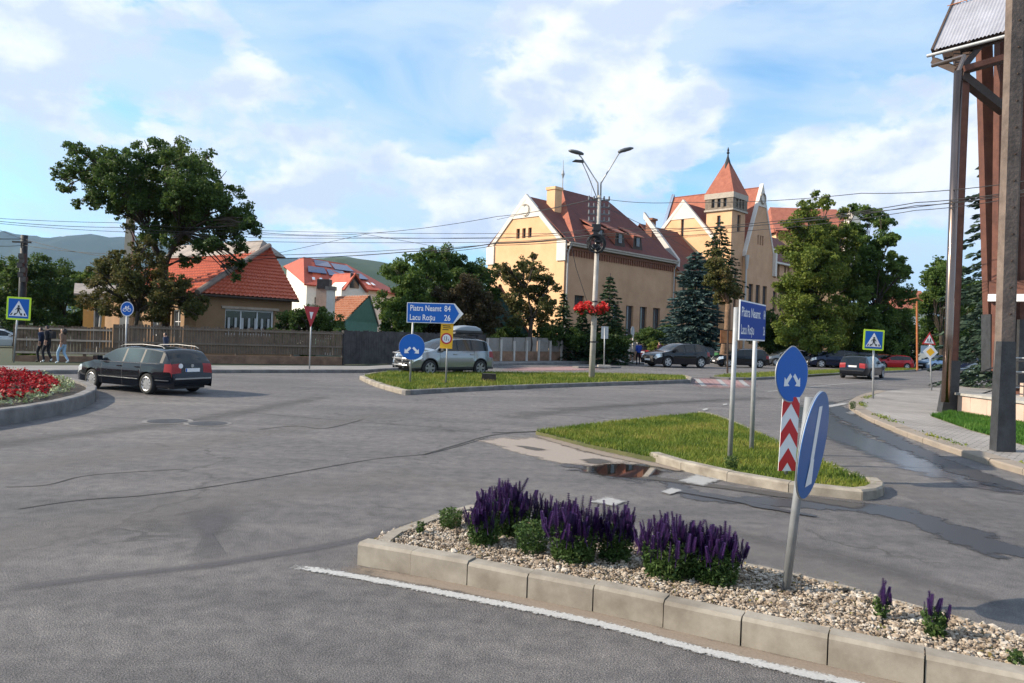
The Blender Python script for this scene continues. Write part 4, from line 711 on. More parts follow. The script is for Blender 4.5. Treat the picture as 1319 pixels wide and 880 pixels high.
def slab(mb, pts, th, mi=None):
    pts = [Vector(p) for p in pts]; n = (pts[1]-pts[0]).cross(pts[2]-pts[0]).normalized(); n = n if n.z > 0 else -n; mb.prism([p - n*th for p in pts], n*th, mi); return mb
def tiled(mb, p00, p10, p01, p11, nu, nv, h=.045, su=3, mi=None):
    """pantile slope: real rows and rolls; p00-p10 is the eave, p01-p11 the top"""
    p00, p10, p01, p11 = map(Vector, (p00,p10,p01,p11)); n = (p10-p00).cross(p01-p00).normalized(); n = n if n.z > 0 else -n; U = nu*su; k = len(mb.v); rows = []
    for j in range(nv):
        for e in (0, .93):
            v = min(1, (j+e)/nv); row = []
            for i in range(U+1):
                u = i/U; a = p00.lerp(p10, u); b = p01.lerp(p11, u); ph = math.sin(2*PI*(i/su)); row.append(a.lerp(b, v) + n*(h*(1.6*(1-e)) + h*.7*ph)*(1 if su > 1 else .8))
            rows.append(row)
    for A, B in zip(rows, rows[1:]):
        for i in range(U): mb.face([A[i], A[i+1], B[i+1], B[i]], mi)
mm('tilebase', (.30,.05,.02), .8); mm('ridgecap', (.24,.19,.16), .8, var=.2); mm('corbel', (.24,.10,.06), .85); mm('cornice', (.40,.34,.28), .8, var=.15); mm('tin_blue', (.10,.14,.22), .4, .4); mm('plaster_shaded', (.50,.285,.165), .9, col2=(.60,.355,.215), scale=.6, bump=.15); mm('curtain', (.5,.5,.5), .8)  # side plaster: the cream walls with their shade put into a darker colour
# ---- gabled yellow school wing (nearest)
C = P(728,311,74); EZ = C.z; d_ = Vector((.69,.72,0)).normalized(); g_ = Vector((-d_.y, d_.x, 0)); C.z = 0; n_side = Vector((d_.y,-d_.x,0)); n_gab = -d_
def B(t, s, z): return C + d_*t + g_*s + Vector((0,0,z))
W1, L1 = 11.0, 20.6; GZ = P(683,253,78).z
T = thing('gabled_school', C, 'long yellow building with pale-edged gable, brown tile roof and three dormers behind the lamp post', 'building')
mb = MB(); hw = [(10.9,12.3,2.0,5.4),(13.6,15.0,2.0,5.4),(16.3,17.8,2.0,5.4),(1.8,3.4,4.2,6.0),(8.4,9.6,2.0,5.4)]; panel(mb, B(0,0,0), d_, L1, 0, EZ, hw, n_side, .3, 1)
slit = [(W1/2-1.05+k*.85-.25, W1/2-1.05+k*.85+.25, EZ+.7, EZ+1.75) for k in range(3)]; slit = [(W1-b, W1-a, c, d) for a, b, c, d in slit]
zc = EZ; panel(mb, B(0,0,0), g_, W1, 0, zc, [], n_gab)
k0, k1 = EZ+.55, EZ+2.0; x_at = lambda z: (z-EZ)/(GZ-EZ)*W1/2
for za, zb in ((zc,k0),(k0,k1),(k1,GZ)):      # gable in bands so the three slits are real openings
    xa, xb = x_at(za), x_at(zb)
    if za == k0:
        panel(mb, B(0,xb,za), g_, W1-2*xb, za, zb, [(a-xb,b-xb,c,d) for a,b,c,d in slit], n_gab, .3); mb.face([B(0,xa,za),B(0,xb,za),B(0,xb,zb)]); mb.face([B(0,W1-xa,za),B(0,W1-xb,za),B(0,W1-xb,zb)])
    else: mb.face([B(0,xa,za),B(0,W1-xa,za),B(0,W1-xb,zb),B(0,xb,zb)] if xb < W1/2-.01 else [B(0,xa,za),B(0,W1-xa,za),B(0,W1/2,zb)])
mb.face([B(0,W1,0),B(L1,W1,0),B(L1,W1,EZ),B(0,W1,EZ)]); mb.face([B(L1,0,0),B(L1,W1,0),B(L1,W1,EZ),B(L1,0,EZ)]); mb.build('wall', ['cream','plaster_shaded'], T)
for h in hw: window(T, B(0,0,0), d_, n_side, h, .3, bars=(2,2))
for h in slit: window(T, B(0,0,0), g_, n_gab, h, .3, bars=(0,1))
mb = MB()                                     # white coping, top band, kneelers
for sg in (0, 1):
    s0 = 0 if sg == 0 else W1; e = 1 if sg == 0 else -1
    a, b = B(-.12, s0-e*.15, EZ-.25), B(-.12, W1/2, GZ+.2); w = Vector((0,0,-.6)); mb.prism([a, b, b+w*1.0, a+w*1.0], d_*.36)
    mb.prism([B(-.14,s0-e*.16,EZ+.1), B(-.14,s0+e*1.0,EZ+.1), B(-.14,s0+e*1.0,EZ-1.9), B(-.14,s0-e*.16,EZ-1.9)], d_*.13)
zt = GZ-2.3; xt = x_at(zt); mb.prism([B(-.10,xt,zt), B(-.10,W1-xt,zt), B(-.10,W1/2,GZ)], d_*.09); mb.build('coping', 'creamhi', T)
rp = [B(-.20,W1/2+.55*a,GZ-1.5+.6*b) for a, b in circ(0,0,1,20)][3:17]; MB().tube(rp, .05, 6).build('ornament', 'cornice', T)
RZ = P(722,244,82).z; t0, t1 = 5.8, 14.3; mb = MB(); ov = .55; EO = EZ-.05
side = lambda s: (B(1.0,s,EO), B(L1+.2,s,EO))
a, b = side(-ov); r0, r1 = B(t0,W1/2,RZ), B(t1,W1/2,RZ); a2, b2 = side(W1+ov)
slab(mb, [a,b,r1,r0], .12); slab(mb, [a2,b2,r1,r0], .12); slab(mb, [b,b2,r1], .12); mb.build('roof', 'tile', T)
slab(MB(), [a,a2,r0], .12, 0).build('hip', 'tileor', T); mb = MB(); slab(mb, [B(.1,-ov+.12,EO+.1),B(4.6,-ov+.12,EO+.1),B(4.6,W1/2,GZ),B(.1,W1/2,GZ)], .12); slab(mb, [B(.1,W1+ov-.12,EO+.1),B(4.6,W1+ov-.12,EO+.1),B(4.6,W1/2,GZ),B(.1,W1/2,GZ)], .12); mb.build('gable_roof', 'tile', T)  # sunlit hip: light put into a brighter tile than the other slopes
mb = MB(); 
for k in range(46): mb.box(B(.5+k*.435,-.09,EZ-1.05), (.16,.16,.62), (d_, n_side, UP))
mb.box(B(L1/2,-.09,EZ-.62), (L1-.2,.20,.22), (d_, n_side, UP)); mb.build('frieze', 'corbel', T); mb = MB(); mb.box(B(L1/2,-.30,EZ-.32), (L1,.62,.20), (d_, n_side, UP)); mb.box(B(L1/2,-.62,EZ-.12), (L1,.16,.16), (d_, n_side, UP)); mb.build('cornice', 'cornice', T)
MB().tube([B(.25,-.65,EZ-.2), B(.25,-.2,EZ-1.2), B(.25,-.16,.3)], .09, 8).build('drainpipe', 'gutter', T); MB().tube([B(L1-.3,-.65,EZ-.2), B(L1-.3,-.2,EZ-1.2), B(L1-.3,-.16,.3)], .08, 8).build('drainpipe', 'gutter', T)
def dormer(t, sc=1):
    s_on = lambda z: -ov + (z-EO)/(RZ-EO)*(W1/2+ov); zb = EZ+.5; zt_ = EZ+2.5*sc; sf = s_on(zb); dm = MB(); w = 1.0*sc
    A = [B(t-w,sf,zb), B(t+w,sf,zb), B(t+w*.75,sf+.1,zt_-.4), B(t-w*.75,sf+.1,zt_-.4)]; bk = [B(t+x,s_on(z)+.15,z) for x, z in ((-w,zb),(w,zb),(w*.75,zt_-.4),(-w*.75,zt_-.4))]
    dm.face(A); dm.face([A[0],A[3],bk[3],bk[0]]); dm.face([A[1],A[2],bk[2],bk[1]]); o = dm.build('dormer', 'wooddk', T)
    slab(MB(), [B(t-w*1.1,sf-.25,zt_-.55), B(t+w*1.05,sf-.25,zt_-.55), B(t+w*.6,s_on(zt_+.7)+.1,zt_+.75), B(t-w*.6,s_on(zt_+.7)+.1,zt_+.75)], .1).build('dormer_roof', 'tileor', o)
    slab(MB(), [B(t-w*1.12,sf-.2,zt_-.6), B(t-w*1.12,sf-.1,zb+.1), B(t-w*1.1,s_on(zt_)+.1,zt_+.0)], .06).build('cheek', 'tileor', o)
    MB().box(B(t,sf-.03,(zb+zt_-.4)/2+.05), (.62*sc,.06,1.0*sc), (d_, n_side, UP)).build('pane', 'winglass', o)
for t_, s_ in ((5.6,1.0),(9.2,1.0),(12.6,1.0)): dormer(t_, s_)
cp = B(3.2,W1*.40,0); mb = MB(); mb.box(Vector((cp.x,cp.y,GZ-.6)), (1.15,1.15,3.4), (d_, g_, UP)); mb.box(Vector((cp.x,cp.y,GZ+1.12)), (1.35,1.35,.3), (d_, g_, UP)); mb.build('chimney', 'cream', T)
MB().tube([r0, r0+UP*1.2, r0+UP*1.7, r0+UP*2.2, r0+UP*3.3], [.06,.05,.2,.05,.02], 8).build('finial', 'galv', T); MB().tube([B(11,W1/2,RZ-1), B(11,W1/2,RZ+2.4)], .02, 5).build('antenna', 'galv', T)
# lower link with pale parapet
mb = MB(); mb.prism([B(L1-.1,-.5,EZ+.2), B(L1-.1,W1*.42,EZ+6.3), B(L1-.1,W1*.42,EZ+5.5), B(L1-.1,-.5,EZ-.7)], d_*.5); mb.build('parapet', 'gutter', T)
T = thing('link_wing', B(L1+.5,0,0), 'lower wing with triple arched windows joined to the end of the yellow gabled building', 'building'); L2 = 9.0; E2 = EZ-1.2; mb = MB()
tri = [(1.6+k*1.15, 2.3+k*1.15, z0, z1) for k in range(3) for z0, z1 in ((6.3,9.3),(2.0,4.9))]; panel(mb, B(L1+.4,0,0), d_, L2, 0, E2, tri, n_side, .3, 0); mb.face([B(L1+.4+L2,0,0),B(L1+.4+L2,W1,0),B(L1+.4+L2,W1,E2),B(L1+.4+L2,0,E2)]); mb.build('wall', 'plaster_shaded', T)
for h in tri: window(T, B(L1+.4,0,0), d_, n_side, h, .3, bars=(0,1))
mb = MB()
for k in range(3): c = B(L1+.4+1.95+k*1.15,-.06,9.3); rp = [c + d_*(.5*math.cos(a)) + UP*(.5*math.sin(a)) for a in np.linspace(0,PI,9)]; mb.tube(rp, .12, 6)
mb.build('window_arch', 'corbel', T); mb = MB(); slab(mb, [B(L1+.4,-.5,E2),B(L1+.4+L2,-.5,E2),B(L1+.4+L2,W1/2,E2+6.2),B(L1+.4,W1/2,E2+6.2)], .12); slab(mb, [B(L1+.4,W1+.5,E2),B(L1+.4+L2,W1+.5,E2),B(L1+.4+L2,W1/2,E2+6.2),B(L1+.4,W1/2,E2+6.2)], .12); mb.build('roof', 'tile', T)
cz = P(838,289,95).z; cp = B(L1+4.5,W1*.28,0); cc_ = P(838,300,92); mb = MB(); mb.box(Vector((cc_.x,cc_.y,(cz+E2+1)/2)), (.9,.9,cz-E2-1), (d_, g_, UP)); mb.box(Vector((cc_.x,cc_.y,cz+.1)), (1.2,1.2,.25), (d_, g_, UP)); mb.build('chimney', 'corbel', T)
MB().box(B(L1+L2/2+.4,-.35,E2-.1), (L2,.7,.2), (d_, n_side, UP)).build('cornice', 'cornice', T)
# ---- tower school behind
K = P(941,330,95); K.z = 0
def Q(t, s, z): return K + d_*t + g_*s + Vector((0,0,z))
T = thing('tower_school', K, 'large yellow school with square stone-banded tower, red pyramid roof and tall pale gables', 'building')
TW = 3.65; te = P(940,247,95).z; tb = P(940,268,95).z; ta = P(933,202,97).z
tw = thing.__wrapped__ if False else None
hs = [(1.5,2.3,tb-2.6,tb-.9)]; mb = MB(); panel(mb, Q(0,0,0), g_, TW, 0, tb, [(1.6,2.1,tb-2.3,tb-.8)], n_gab, .3); panel(mb, Q(0,0,0), d_, TW, 0, tb, [(1.5,2.4,tb-2.8,tb-.6),(1.2,2.0,tb-13,tb-7.6)], n_side, .3, 1)
mb.face([Q(0,TW,0),Q(TW,TW,0),Q(TW,TW,tb),Q(0,TW,tb)]); mb.face([Q(TW,0,0),Q(TW,TW,0),Q(TW,TW,tb),Q(TW,0,tb)]); mb.build('tower', ['cream','plaster_shaded'], T)
window(T, Q(0,0,0), g_, n_gab, (1.6,2.1,tb-2.3,tb-.8), .3, bars=(0,1)); window(T, Q(0,0,0), d_, n_side, (1.5,2.4,tb-2.8,tb-.6), .3, bars=(0,1)); window(T, Q(0,0,0), d_, n_side, (1.2,2.0,tb-13,tb-7.6), .3, bars=(0,1))
e = .16; mb = MB(); zb0, zb1 = tb, te-.7
bh = [(.9+k*.85,1.35+k*.85,tb+.25,tb+1.5) for k in range(3)]
panel(mb, Q(-e,-e,0), g_, TW+2*e, zb0, zb1, bh, n_gab, .35); panel(mb, Q(-e,-e,0), d_, TW+2*e, zb0, zb1, bh, n_side, .35); mb.face([Q(-e,-e,zb0),Q(TW+e,-e,zb0),Q(TW+e,TW+e,zb0),Q(-e,TW+e,zb0)]); mb.face([Q(-e,TW+e,zb0),Q(TW+e,TW+e,zb0),Q(TW+e,TW+e,zb1),Q(-e,TW+e,zb1)]); bel = mb.build('belfry', 'stone', T)
for h in bh: window(bel, Q(-e,-e,0), g_, n_gab, h, .35, bars=(0,1)); window(bel, Q(-e,-e,0), d_, n_side, h, .35, bars=(0,1))
mb = MB(); mb.box(Q(TW/2,TW/2,(te+zb1)/2), (TW+.5,TW+.5,te-zb1), (d_,g_,UP)); mb.box(Q(TW/2,TW/2,tb-.12), (TW+.5,TW+.5,.22), (d_,g_,UP)); mb.build('cornice', 'cornice', T)
e = .24; cs = [Q(-e,-e,te),Q(TW+e,-e,te),Q(TW+e,TW+e,te),Q(-e,TW+e,te)]; ap = Q(TW/2,TW/2,ta)
for i in (1,2): mb = MB(); 
mb = MB(); [mb.face([cs[i], cs[(i+1)%4], ap], 0 if i in (3,) else 1) for i in range(4)]; mb.face(cs); mb.build('spire', ['tileor','tileor'], T)
ax_ = ap - UP*.9; MB().tube([ap-UP*1.5, ap+UP*.2, ap+UP*.5, ap+UP*.65, ap+UP*.9, ap+UP*1.0, ap+UP*1.4], [.65,.12,.08,.22,.08,.16,.03], 8).build('finial', 'black', T)
def gable(o, u, n, W, z0, ze, zp, mats, holes, name_t, cop='creamhi', pk=.5, fm='framewin', top=2.3):
    mb = MB(); panel(mb, o, u, W, z0, ze, [h for h in holes if h[3] <= ze], n, .3); gh = [h for h in holes if h[2] >= ze]; W2 = W*pk; xl = lambda z: W2*(z-ze)/(zp-ze); xr = lambda z: W-(W-W2)*(z-ze)/(zp-ze); pt = lambda x, z: o+u*x+Vector((0,0,z-o.z))
    zs = sorted({ze, *[h[2]-.2 for h in gh], *[h[3]+.2 for h in gh], zp})
    for za, zb in zip(zs, zs[1:]):
        q = [h for h in gh if h[2] >= za and h[3] <= zb]
        if q: panel(mb, pt(xl(zb),0)+Vector((0,0,0)), u, xr(zb)-xl(zb), za, zb, [(h[0]-xl(zb),h[1]-xl(zb),h[2],h[3]) for h in q], n, .3); mb.face([pt(xl(za),za),pt(xl(zb),za),pt(xl(zb),zb)]); mb.face([pt(xr(za),za),pt(xr(zb),za),pt(xr(zb),zb)])
        else: mb.face([pt(xl(za),za),pt(xr(za),za),pt(xr(zb),zb),pt(xl(zb),zb)] if zb < zp else [pt(xl(za),za),pt(xr(za),za),pt(W2,zp)])
    mb.build('gable_wall', mats, T)
    for h in holes: window(T, o, u, n, h, .3, fm, bars=(0 if h[1]-h[0] < .9 else 1, 2 if h[3]-h[2] > 2 else 1))
    mb = MB()
    for x0 in (0, W): a, b = pt(x0 + (-.2 if x0 == 0 else .2), ze-.3)+n*.12, pt(W2, zp+.35)+n*.12; mb.prism([a, b, b-UP*.6, a-UP*.6], -n*.5)
    if top: zt = zp-top; mb.prism([pt(xl(zt),zt)+n*.09, pt(xr(zt),zt)+n*.09, pt(W2,zp)+n*.09], -n*.08)
    mb.build('coping', cop, T)
gz, gez = P(888,260,99).z, P(850,306,101).z; GW = 9.0; oL = Q(-.6,TW-1.3,0)
gable(oL, g_, n_gab, GW, 0, gez, gz, 'cream', [(GW/2-.22,GW/2+.22,gez+.0,gez+2.8)], 0)
dn = 11; mb = MB(); a = oL
for s0 in (0, GW): slab(mb, [a+g_*s0+UP*(gez-.2)+d_*.35, a+g_*s0+UP*(gez-.2)+d_*dn, a+g_*(GW/2)+UP*(gz-.05)+d_*dn, a+g_*(GW/2)+UP*(gz-.05)+d_*.35], .15)
mb.build('roof', 'tile', T); MB().face([a+g_*GW, a+g_*GW+d_*dn, a+g_*GW+d_*dn+UP*gez, a+g_*GW+UP*gez]).build('wall', 'cream', T)
rz, rez = P(972,241,101).z, P(993,330,104).z; RW = 8.4; oR = Q(TW-.2,-.35,0)
zu = lambda y: 1.75+(442.5-y)*101/950
ups = [(1.35+k*1.2,2.05+k*1.2,zu(354),zu(327)) for k in range(5)]; los = [(1.2+k*2.1,2.5+k*2.1,zu(397),zu(369)) for k in range(3)]; los2 = [(1.2+k*2.1,2.5+k*2.1,zu(430),zu(405)) for k in range(3)]
gable(oR, d_, n_side, RW, 0, rez, rz, 'plaster_shaded', ups+los+los2+[(RW/2-.95+k*.7,RW/2-.55+k*.7,rez+1.0,rez+2.3) for k in range(3)], 0, top=2.8)
mb = MB(); ln_ = 14; a = oR
for t_ in (0, RW): slab(mb, [a+d_*t_+UP*(rez-.2)+g_*.3, a+d_*t_+UP*(rez-.2)+g_*ln_, a+d_*(RW/2)+UP*(rz-.05)+g_*ln_, a+d_*(RW/2)+UP*(rz-.05)+g_*.3], .15)
mb.build('main_roof', 'tileor', T); bk = a+g_*ln_; mb = MB(); mb.face([bk, bk+d_*RW, bk+d_*RW+UP*rez, bk+d_*RW/2+UP*(rz+.5), bk+UP*rez]); mb.face([a,a+g_*ln_,a+g_*ln_+UP*rez,a+UP*rez]); mb.build('wall', 'cream', T)
mb = MB(); b0 = bk-d_*.3
for t_ in (-.2, RW+.2): p, q = bk+d_*t_+UP*(rez-.2)+g_*.2, bk+d_*(RW/2)+UP*(rz+.4)+g_*.2; mb.prism([p, q, q-UP*.8, p-UP*.8], -g_*.5)
mb.build('coping', 'tin_blue', T); rp = [a+d_*(RW/2)+n_side*.2+UP*(rz-1.7)+d_*(.7*math.cos(x))+UP*(.7*math.sin(x)) for x in np.linspace(0,2*PI,17)]; MB().tube(rp, .1, 6).build('ornament', 'cornice', T)
MB().tube([a-d_*.2+n_side*.25+UP*(rez-1.5), a-d_*.2+n_side*.25], .13, 8).build('drainpipe', 'gutter', T); MB().tube([a-d_*.2+n_side*.3+UP*(rez-2.6), a-d_*.2+n_side*.3+UP*(rez-.8)], [.18,.32], 8).build('rain_head', 'gutter', T)
# side wing after the right gable
SL = 17.0; oS = oR + d_*RW + g_*.35; sez = rez-.8; mb = MB(); hu = [(1.0+k*1.15+(k//2)*1.1,1.7+k*1.15+(k//2)*1.1,zu(356),zu(331)) for k in range(8)]; hl = [(1.0+k*2.2,2.2+k*2.2,zu(400),zu(373)) for k in range(7)]; hg = [(1.0+k*2.2,2.2+k*2.2,zu(432),zu(408)) for k in range(7)]
panel(mb, oS, d_, SL, 0, sez, hu+hl+hg, n_side, .3); mb.face([oS+d_*SL, oS+d_*SL+g_*11, oS+d_*SL+g_*11+UP*sez, oS+d_*SL+UP*sez]); mb.build('wing_wall', 'plaster_shaded', T)
for h in hu+hl+hg: window(T, oS, d_, n_side, h, .3, bars=(0 if h[1]-h[0] < .9 else 1,2))
mb = MB(); slab(mb, [oS-g_*.6+UP*sez, oS-g_*.6+d_*SL+UP*sez, oS+d_*(SL-3)+g_*5.5+UP*(sez+5.2), oS+g_*5.5+UP*(sez+5.2)], .15); slab(mb, [oS+d_*SL-g_*.6+UP*sez, oS+d_*SL+g_*11.6+UP*sez, oS+d_*(SL-3)+g_*5.5+UP*(sez+5.2)], .15); mb.build('wing_roof', 'tile', T)
mb = MB(); mb.box(oS+d_*SL/2+n_side*.3+UP*(sez-.1), (SL,.7,.25), (d_, n_side, UP)); mb.box(oR+d_*RW+n_side*.1+UP*(sez-.5), (.5,.7,3.2), (d_, n_side, UP)); mb.build('wing_cornice', 'creamhi', T); MB().box(oS+d_*1.6+g_*1.2+UP*(sez+1.9), (1.4,1.6,.25), (d_, g_, UP)).build('skylight', 'creamhi', T)
# ---- far red-roofed school block behind the maples
Y3 = 128; T = thing('far_school', Vector((P(1050,440,Y3).x, Y3, 0)), 'large building with bright orange-red roof rising behind the tall right-hand trees', 'building'); ez = P(1005,300,Y3).z; tz = P(1030,260,Y3).z; x0, x1 = P(1000,300,Y3).x, P(1098,300,Y3).x
mb = MB(); mb.box(((x0+x1)/2, Y3+6, ez/2), (x1-x0, 12, ez)); mb.build('wall', 'cream', T); mb = MB(); slab(mb, [(x0-.6,Y3-.6,ez),(x1+.6,Y3-.6,ez),(x1-.3,Y3+6,tz),(x0+.8,Y3+6,tz)], .2); slab(mb, [(x0-.6,Y3+12.6,ez),(x1+.6,Y3+12.6,ez),(x1-.3,Y3+6,tz),(x0+.8,Y3+6,tz)], .2); mb.face([(x0-.6,Y3-.6,ez),(x0-.6,Y3+12.6,ez),(x0+.8,Y3+6,tz)]); mb.face([(x1+.6,Y3-.6,ez),(x1+.6,Y3+12.6,ez),(x1-.3,Y3+6,tz)]); mb.build('roof', 'tileor', T)
gx = P(1010,280,Y3).x; mb = MB(); slab(mb, [(gx-1.8,Y3-1.2,ez+.3),(gx+1.8,Y3-1.2,ez+.3),(gx+1.2,Y3+3.4,ez+3.0),(gx-1.2,Y3+3.4,ez+3.0)], .2); mb.prism([(gx-1.5,Y3-.8,ez-.1),(gx+1.5,Y3-.8,ez-.1),(gx+1.2,Y3+2.4,ez+2.0),(gx-1.2,Y3+2.4,ez+2.0)], (0,.1,-.6)); mb.build('dormer_roof', 'tileor', T)
wx = P(1100,285,Y3).x; mb = MB(); mb.prism([(wx-2.0,Y3-1,ez-6),(wx+1.8,Y3-1,ez-6),(wx+1.4,Y3-1,ez+.5),(wx-.2,Y3-1,ez+4.6),(wx-1.6,Y3-1,ez+.5)], (0,3,0)); mb.build('gable', 'creamhi', T)
# ---- brick-red house with pantiles behind the big tree
Yh = 38.5; c0 = P(254,378,Yh); Rr = P(385,387,43.5); Ap = P(347,318,46.5); Bk = P(228,322,52); Lf = P(128,372,49); T = thing('tiled_house', Vector((c0.x,c0.y,0)), 'brown house with bright red pantile roof and grey ridge behind the big leafy tree', 'house')
Bk.z = Ap.z; ez = c0.z; Rr.z = ez; Lf.z = ez; Dd = Vector((Rr.x+Lf.x-c0.x, Rr.y+Lf.y-c0.y, ez))
mb = MB(); tiled(mb, c0, Rr, Ap, Ap+Vector((.02,0,0)), 22, 16); tiled(mb, Lf, c0, Bk, Ap, 40, 16); mb.build('roof', mm('pantile', (.40,.075,.035), .7, col2=(.52,.125,.06), scale=4, bump=.2), T); slab(MB(), [Lf,Dd,Bk], .1).build('back_roof', 'tilered', T); slab(MB(), [Rr,Dd,Bk,Ap], .1).build('back_roof', 'tilered', T)
mb = MB(); mb.tube([c0+UP*.06, c0.lerp(Ap,.5)+UP*.1, Ap+UP*.08], .16, 8); mb.build('hip_cap', 'ridgecap', T); h = 1.0; uu = (Bk-Ap).normalized(); nn = Vector((-uu.y,uu.x,0)); mb = MB(); A0 = Ap-uu*.25
for sg in (1,-1): slab(mb, [A0+nn*sg*1.1-UP*.55, Bk+nn*sg*1.1-UP*.55, Bk+UP*.45, A0+uu*.9+UP*.45], .08)
mb.face([A0+nn*1.1-UP*.55, A0-nn*1.1-UP*.55, A0+uu*.9+UP*.45]); mb.build('ridge_sheeting', 'tinroof', T)
ins = .45; cen = (c0+Rr+Lf+Dd)/4; inn = lambda p: Vector((p.x+(cen.x-p.x)*.06, p.y+(cen.y-p.y)*.06, 0)); w0, w1, w2, w3 = inn(c0), inn(Rr), inn(Dd), inn(Lf); uf = (w1-w0).normalized(); nf = Vector((uf.y,-uf.x,0)); Lw = (w1-w0).length
zw1, zw0 = ZP(320,399,41), ZP(320,432,41); hh = [(Lw*.28,Lw*.80,zw0,zw1)]; mb = MB(); panel(mb, w0, uf, Lw, 0, ez+.05, hh, nf, .2); ul = (w3-w0).normalized(); nl = Vector((-ul.y,ul.x,0)); Ll = (w3-w0).length; panel(mb, w0, ul, Ll, 0, ez+.05, [(2,3.2,1,2.5),(5,6.2,1,2.5)], nl, .2); mb.face([w1,w2,w2+UP*ez,w1+UP*ez]); mb.face([w2,w3,w3+UP*ez,w2+UP*ez]); mb.build('wall', 'housewall', T)
a, b, z0, z1 = hh[0]; f = window(T, w0, uf, nf, hh[0], .2, 'white', bars=(2,1), gm='glass', fw=.10); mb = MB()
for x in np.linspace(a+.3,b-.3,7): mb.box(w0+uf*x-nf*.14+UP*((z0+z1)/2-.2), (.13,.05,(z1-z0)*.62), (uf,nf,UP))
mb.build('curtain_strip', 'curtain', f); mb = MB(); mb.box(w0+uf*((a+b)/2)+nf*.04+UP*(z1+.08), (b-a+.5,.12,.14), (uf,nf,UP)); mb.box(w0+uf*((a+b)/2)+nf*.05+UP*(z0-.05), (b-a+.3,.14,.09), (uf,nf,UP)); mb.build('window_surround', 'fencerail', T)
for hz in ((2,3.2,1,2.5),(5,6.2,1,2.5)): window(T, w0, ul, nl, hz, .2, 'white')
MB().tube([c0-UP*.06, Rr-UP*.06], .07, 8).build('gutter', 'wooddk', T)
# orange porch seen left of the tree
Yp = 44; p0 = P(106,440,Yp); p0.z = 0; T = thing('porch', p0, 'small bright orange-lit porch wall with narrow door left of the big tree', 'house'); zt = ZP(112,380,Yp); u1 = Vector((.86,.5,0)).normalized(); n1 = Vector((u1.y,-u1.x,0)); mb = MB(); panel(mb, p0, u1, 1.15, 0, zt, [(.55,.95,.1,zt-.6)], n1, .15); mb.face([p0,p0-n1*2.5,p0-n1*2.5+UP*zt,p0+UP*zt]); mb.face([p0+u1*1.15,p0+u1*1.15-n1*2.5,p0+u1*1.15-n1*2.5+UP*zt,p0+u1*1.15+UP*zt]); mb.build('wall', 'orangewall', T)
window(T, p0, u1, n1, (.55,.95,.1,zt-.6), .15, 'white', bars=(0,1)); MB().box(p0+u1*.55+n1*.05+UP*(zt-.25), (1.5,.2,.35), (u1,n1,UP)).build('lintel', 'white_wall', T); slab(MB(), [p0-u1*.5+n1*.5+UP*(zt+.05), p0+u1*1.8+n1*.5+UP*(zt+.05), p0+u1*1.8-n1*3+UP*(zt+.8), p0-u1*.5-n1*3+UP*(zt+.8)], .12).build('roof', 'tinroof', T)
# ---- pale house with solar panels
T = thing('solar_house', Vector((P(400,440,76).x,76,0)), 'white two-storey house with red roof carrying blue solar panels', 'house'); e0, e1, q1, q0 = P(392,366,75), P(491,374,82), P(446,335,88), P(391,331,81); l0 = P(365,343,83); e1.z = e0.z; q1.z = q0.z
mb = MB(); slab(mb, [e0,e1,q1,q0], .15); slab(mb, [e0,q0,l0], .15); bR = e1+(q1-e1)*2; bR.z = e1.z; bR.x = e1.x+1; bL = Vector((l0.x+2,l0.y+9,e0.z)); slab(mb, [e1,bR,q1], .15); slab(mb, [bL,bR,q1,q0], .15); slab(mb, [l0,bL,q0], .15); mb.build('roof', 'tilered', T)
f0, f1 = Vector((e0.x+.1,e0.y+.5,0)), Vector((e1.x-.6,e1.y+.5,0)); uf = (f1-f0).normalized(); nf = Vector((uf.y,-uf.x,0)); Lf_ = (f1-f0).length; hs = [(1.0,2.0,3.3,5.0),(3.2,4.2,3.3,5.0)]; mb = MB(); panel(mb, f0, uf, Lf_, 0, e0.z, hs, nf, .2); g0 = Vector((l0.x+.4,l0.y,0)); mb.face([f0,g0,g0+UP*(l0.z-.2),f0+UP*e0.z]); mb.face([f1,Vector((f1.x+1,f1.y+10,0)),Vector((f1.x+1,f1.y+10,e0.z)),f1+UP*e0.z]); mb.build('wall', 'white_wall', T)
for h_ in hs: window(T, f0, uf, nf, h_, .2, 'white')
nr = (e1-e0).cross(q0-e0).normalized(); nr = nr if nr.z > 0 else -nr
rq = lambda u, v: e0.lerp(e1,u).lerp(q0.lerp(q1,u), v) + nr*.12
for (u0,u1_,v0,v1) in ((.20,.50,.68,.90),(.54,.90,.62,.86),(.06,.34,.40,.62),(.37,.66,.36,.58),(.80,.99,.34,.56)):
    o = MB().prism([rq(u0,v0),rq(u1_,v0),rq(u1_,v1),rq(u0,v1)], nr*.06).build('solar_panel', 'solar', T)
for u0 in (.10,.20,.34,.88,.95): MB().prism([rq(u0,.13),rq(u0+.035,.13),rq(u0+.035,.22),rq(u0,.22)], nr*.06).build('roof_window', 'headlamp', T)
ga, gb, gp_ = P(440,371,73.8), P(472,374,76.0), P(455,355,74.8); ga.z = gb.z = e0.z-.3; mb = MB(); m_ = [Vector((ga.x,ga.y,0)), Vector((gb.x,gb.y,0)), gb, gp_, ga]; mb.prism(m_, nf*-2, 0); mb.build('dormer_gable', 'white_wall', T); mb = MB(); bk2 = -nf*3.2
slab(mb, [ga+nf*.4-UP*.2, gp_+nf*.4+UP*.25, gp_+bk2+UP*.25, ga+bk2-UP*.2], .15); slab(mb, [gb+nf*.4-UP*.2, gp_+nf*.4+UP*.25, gp_+bk2+UP*.25, gb+bk2-UP*.2], .15); mb.build('dormer_roof', 'tilered', T); cxy = ga.lerp(gb,.5); MB().box(cxy+nf*.03+UP*.8, (1.1,.06,1.5), (uf,nf,UP)).build('window', 'winglass', T)
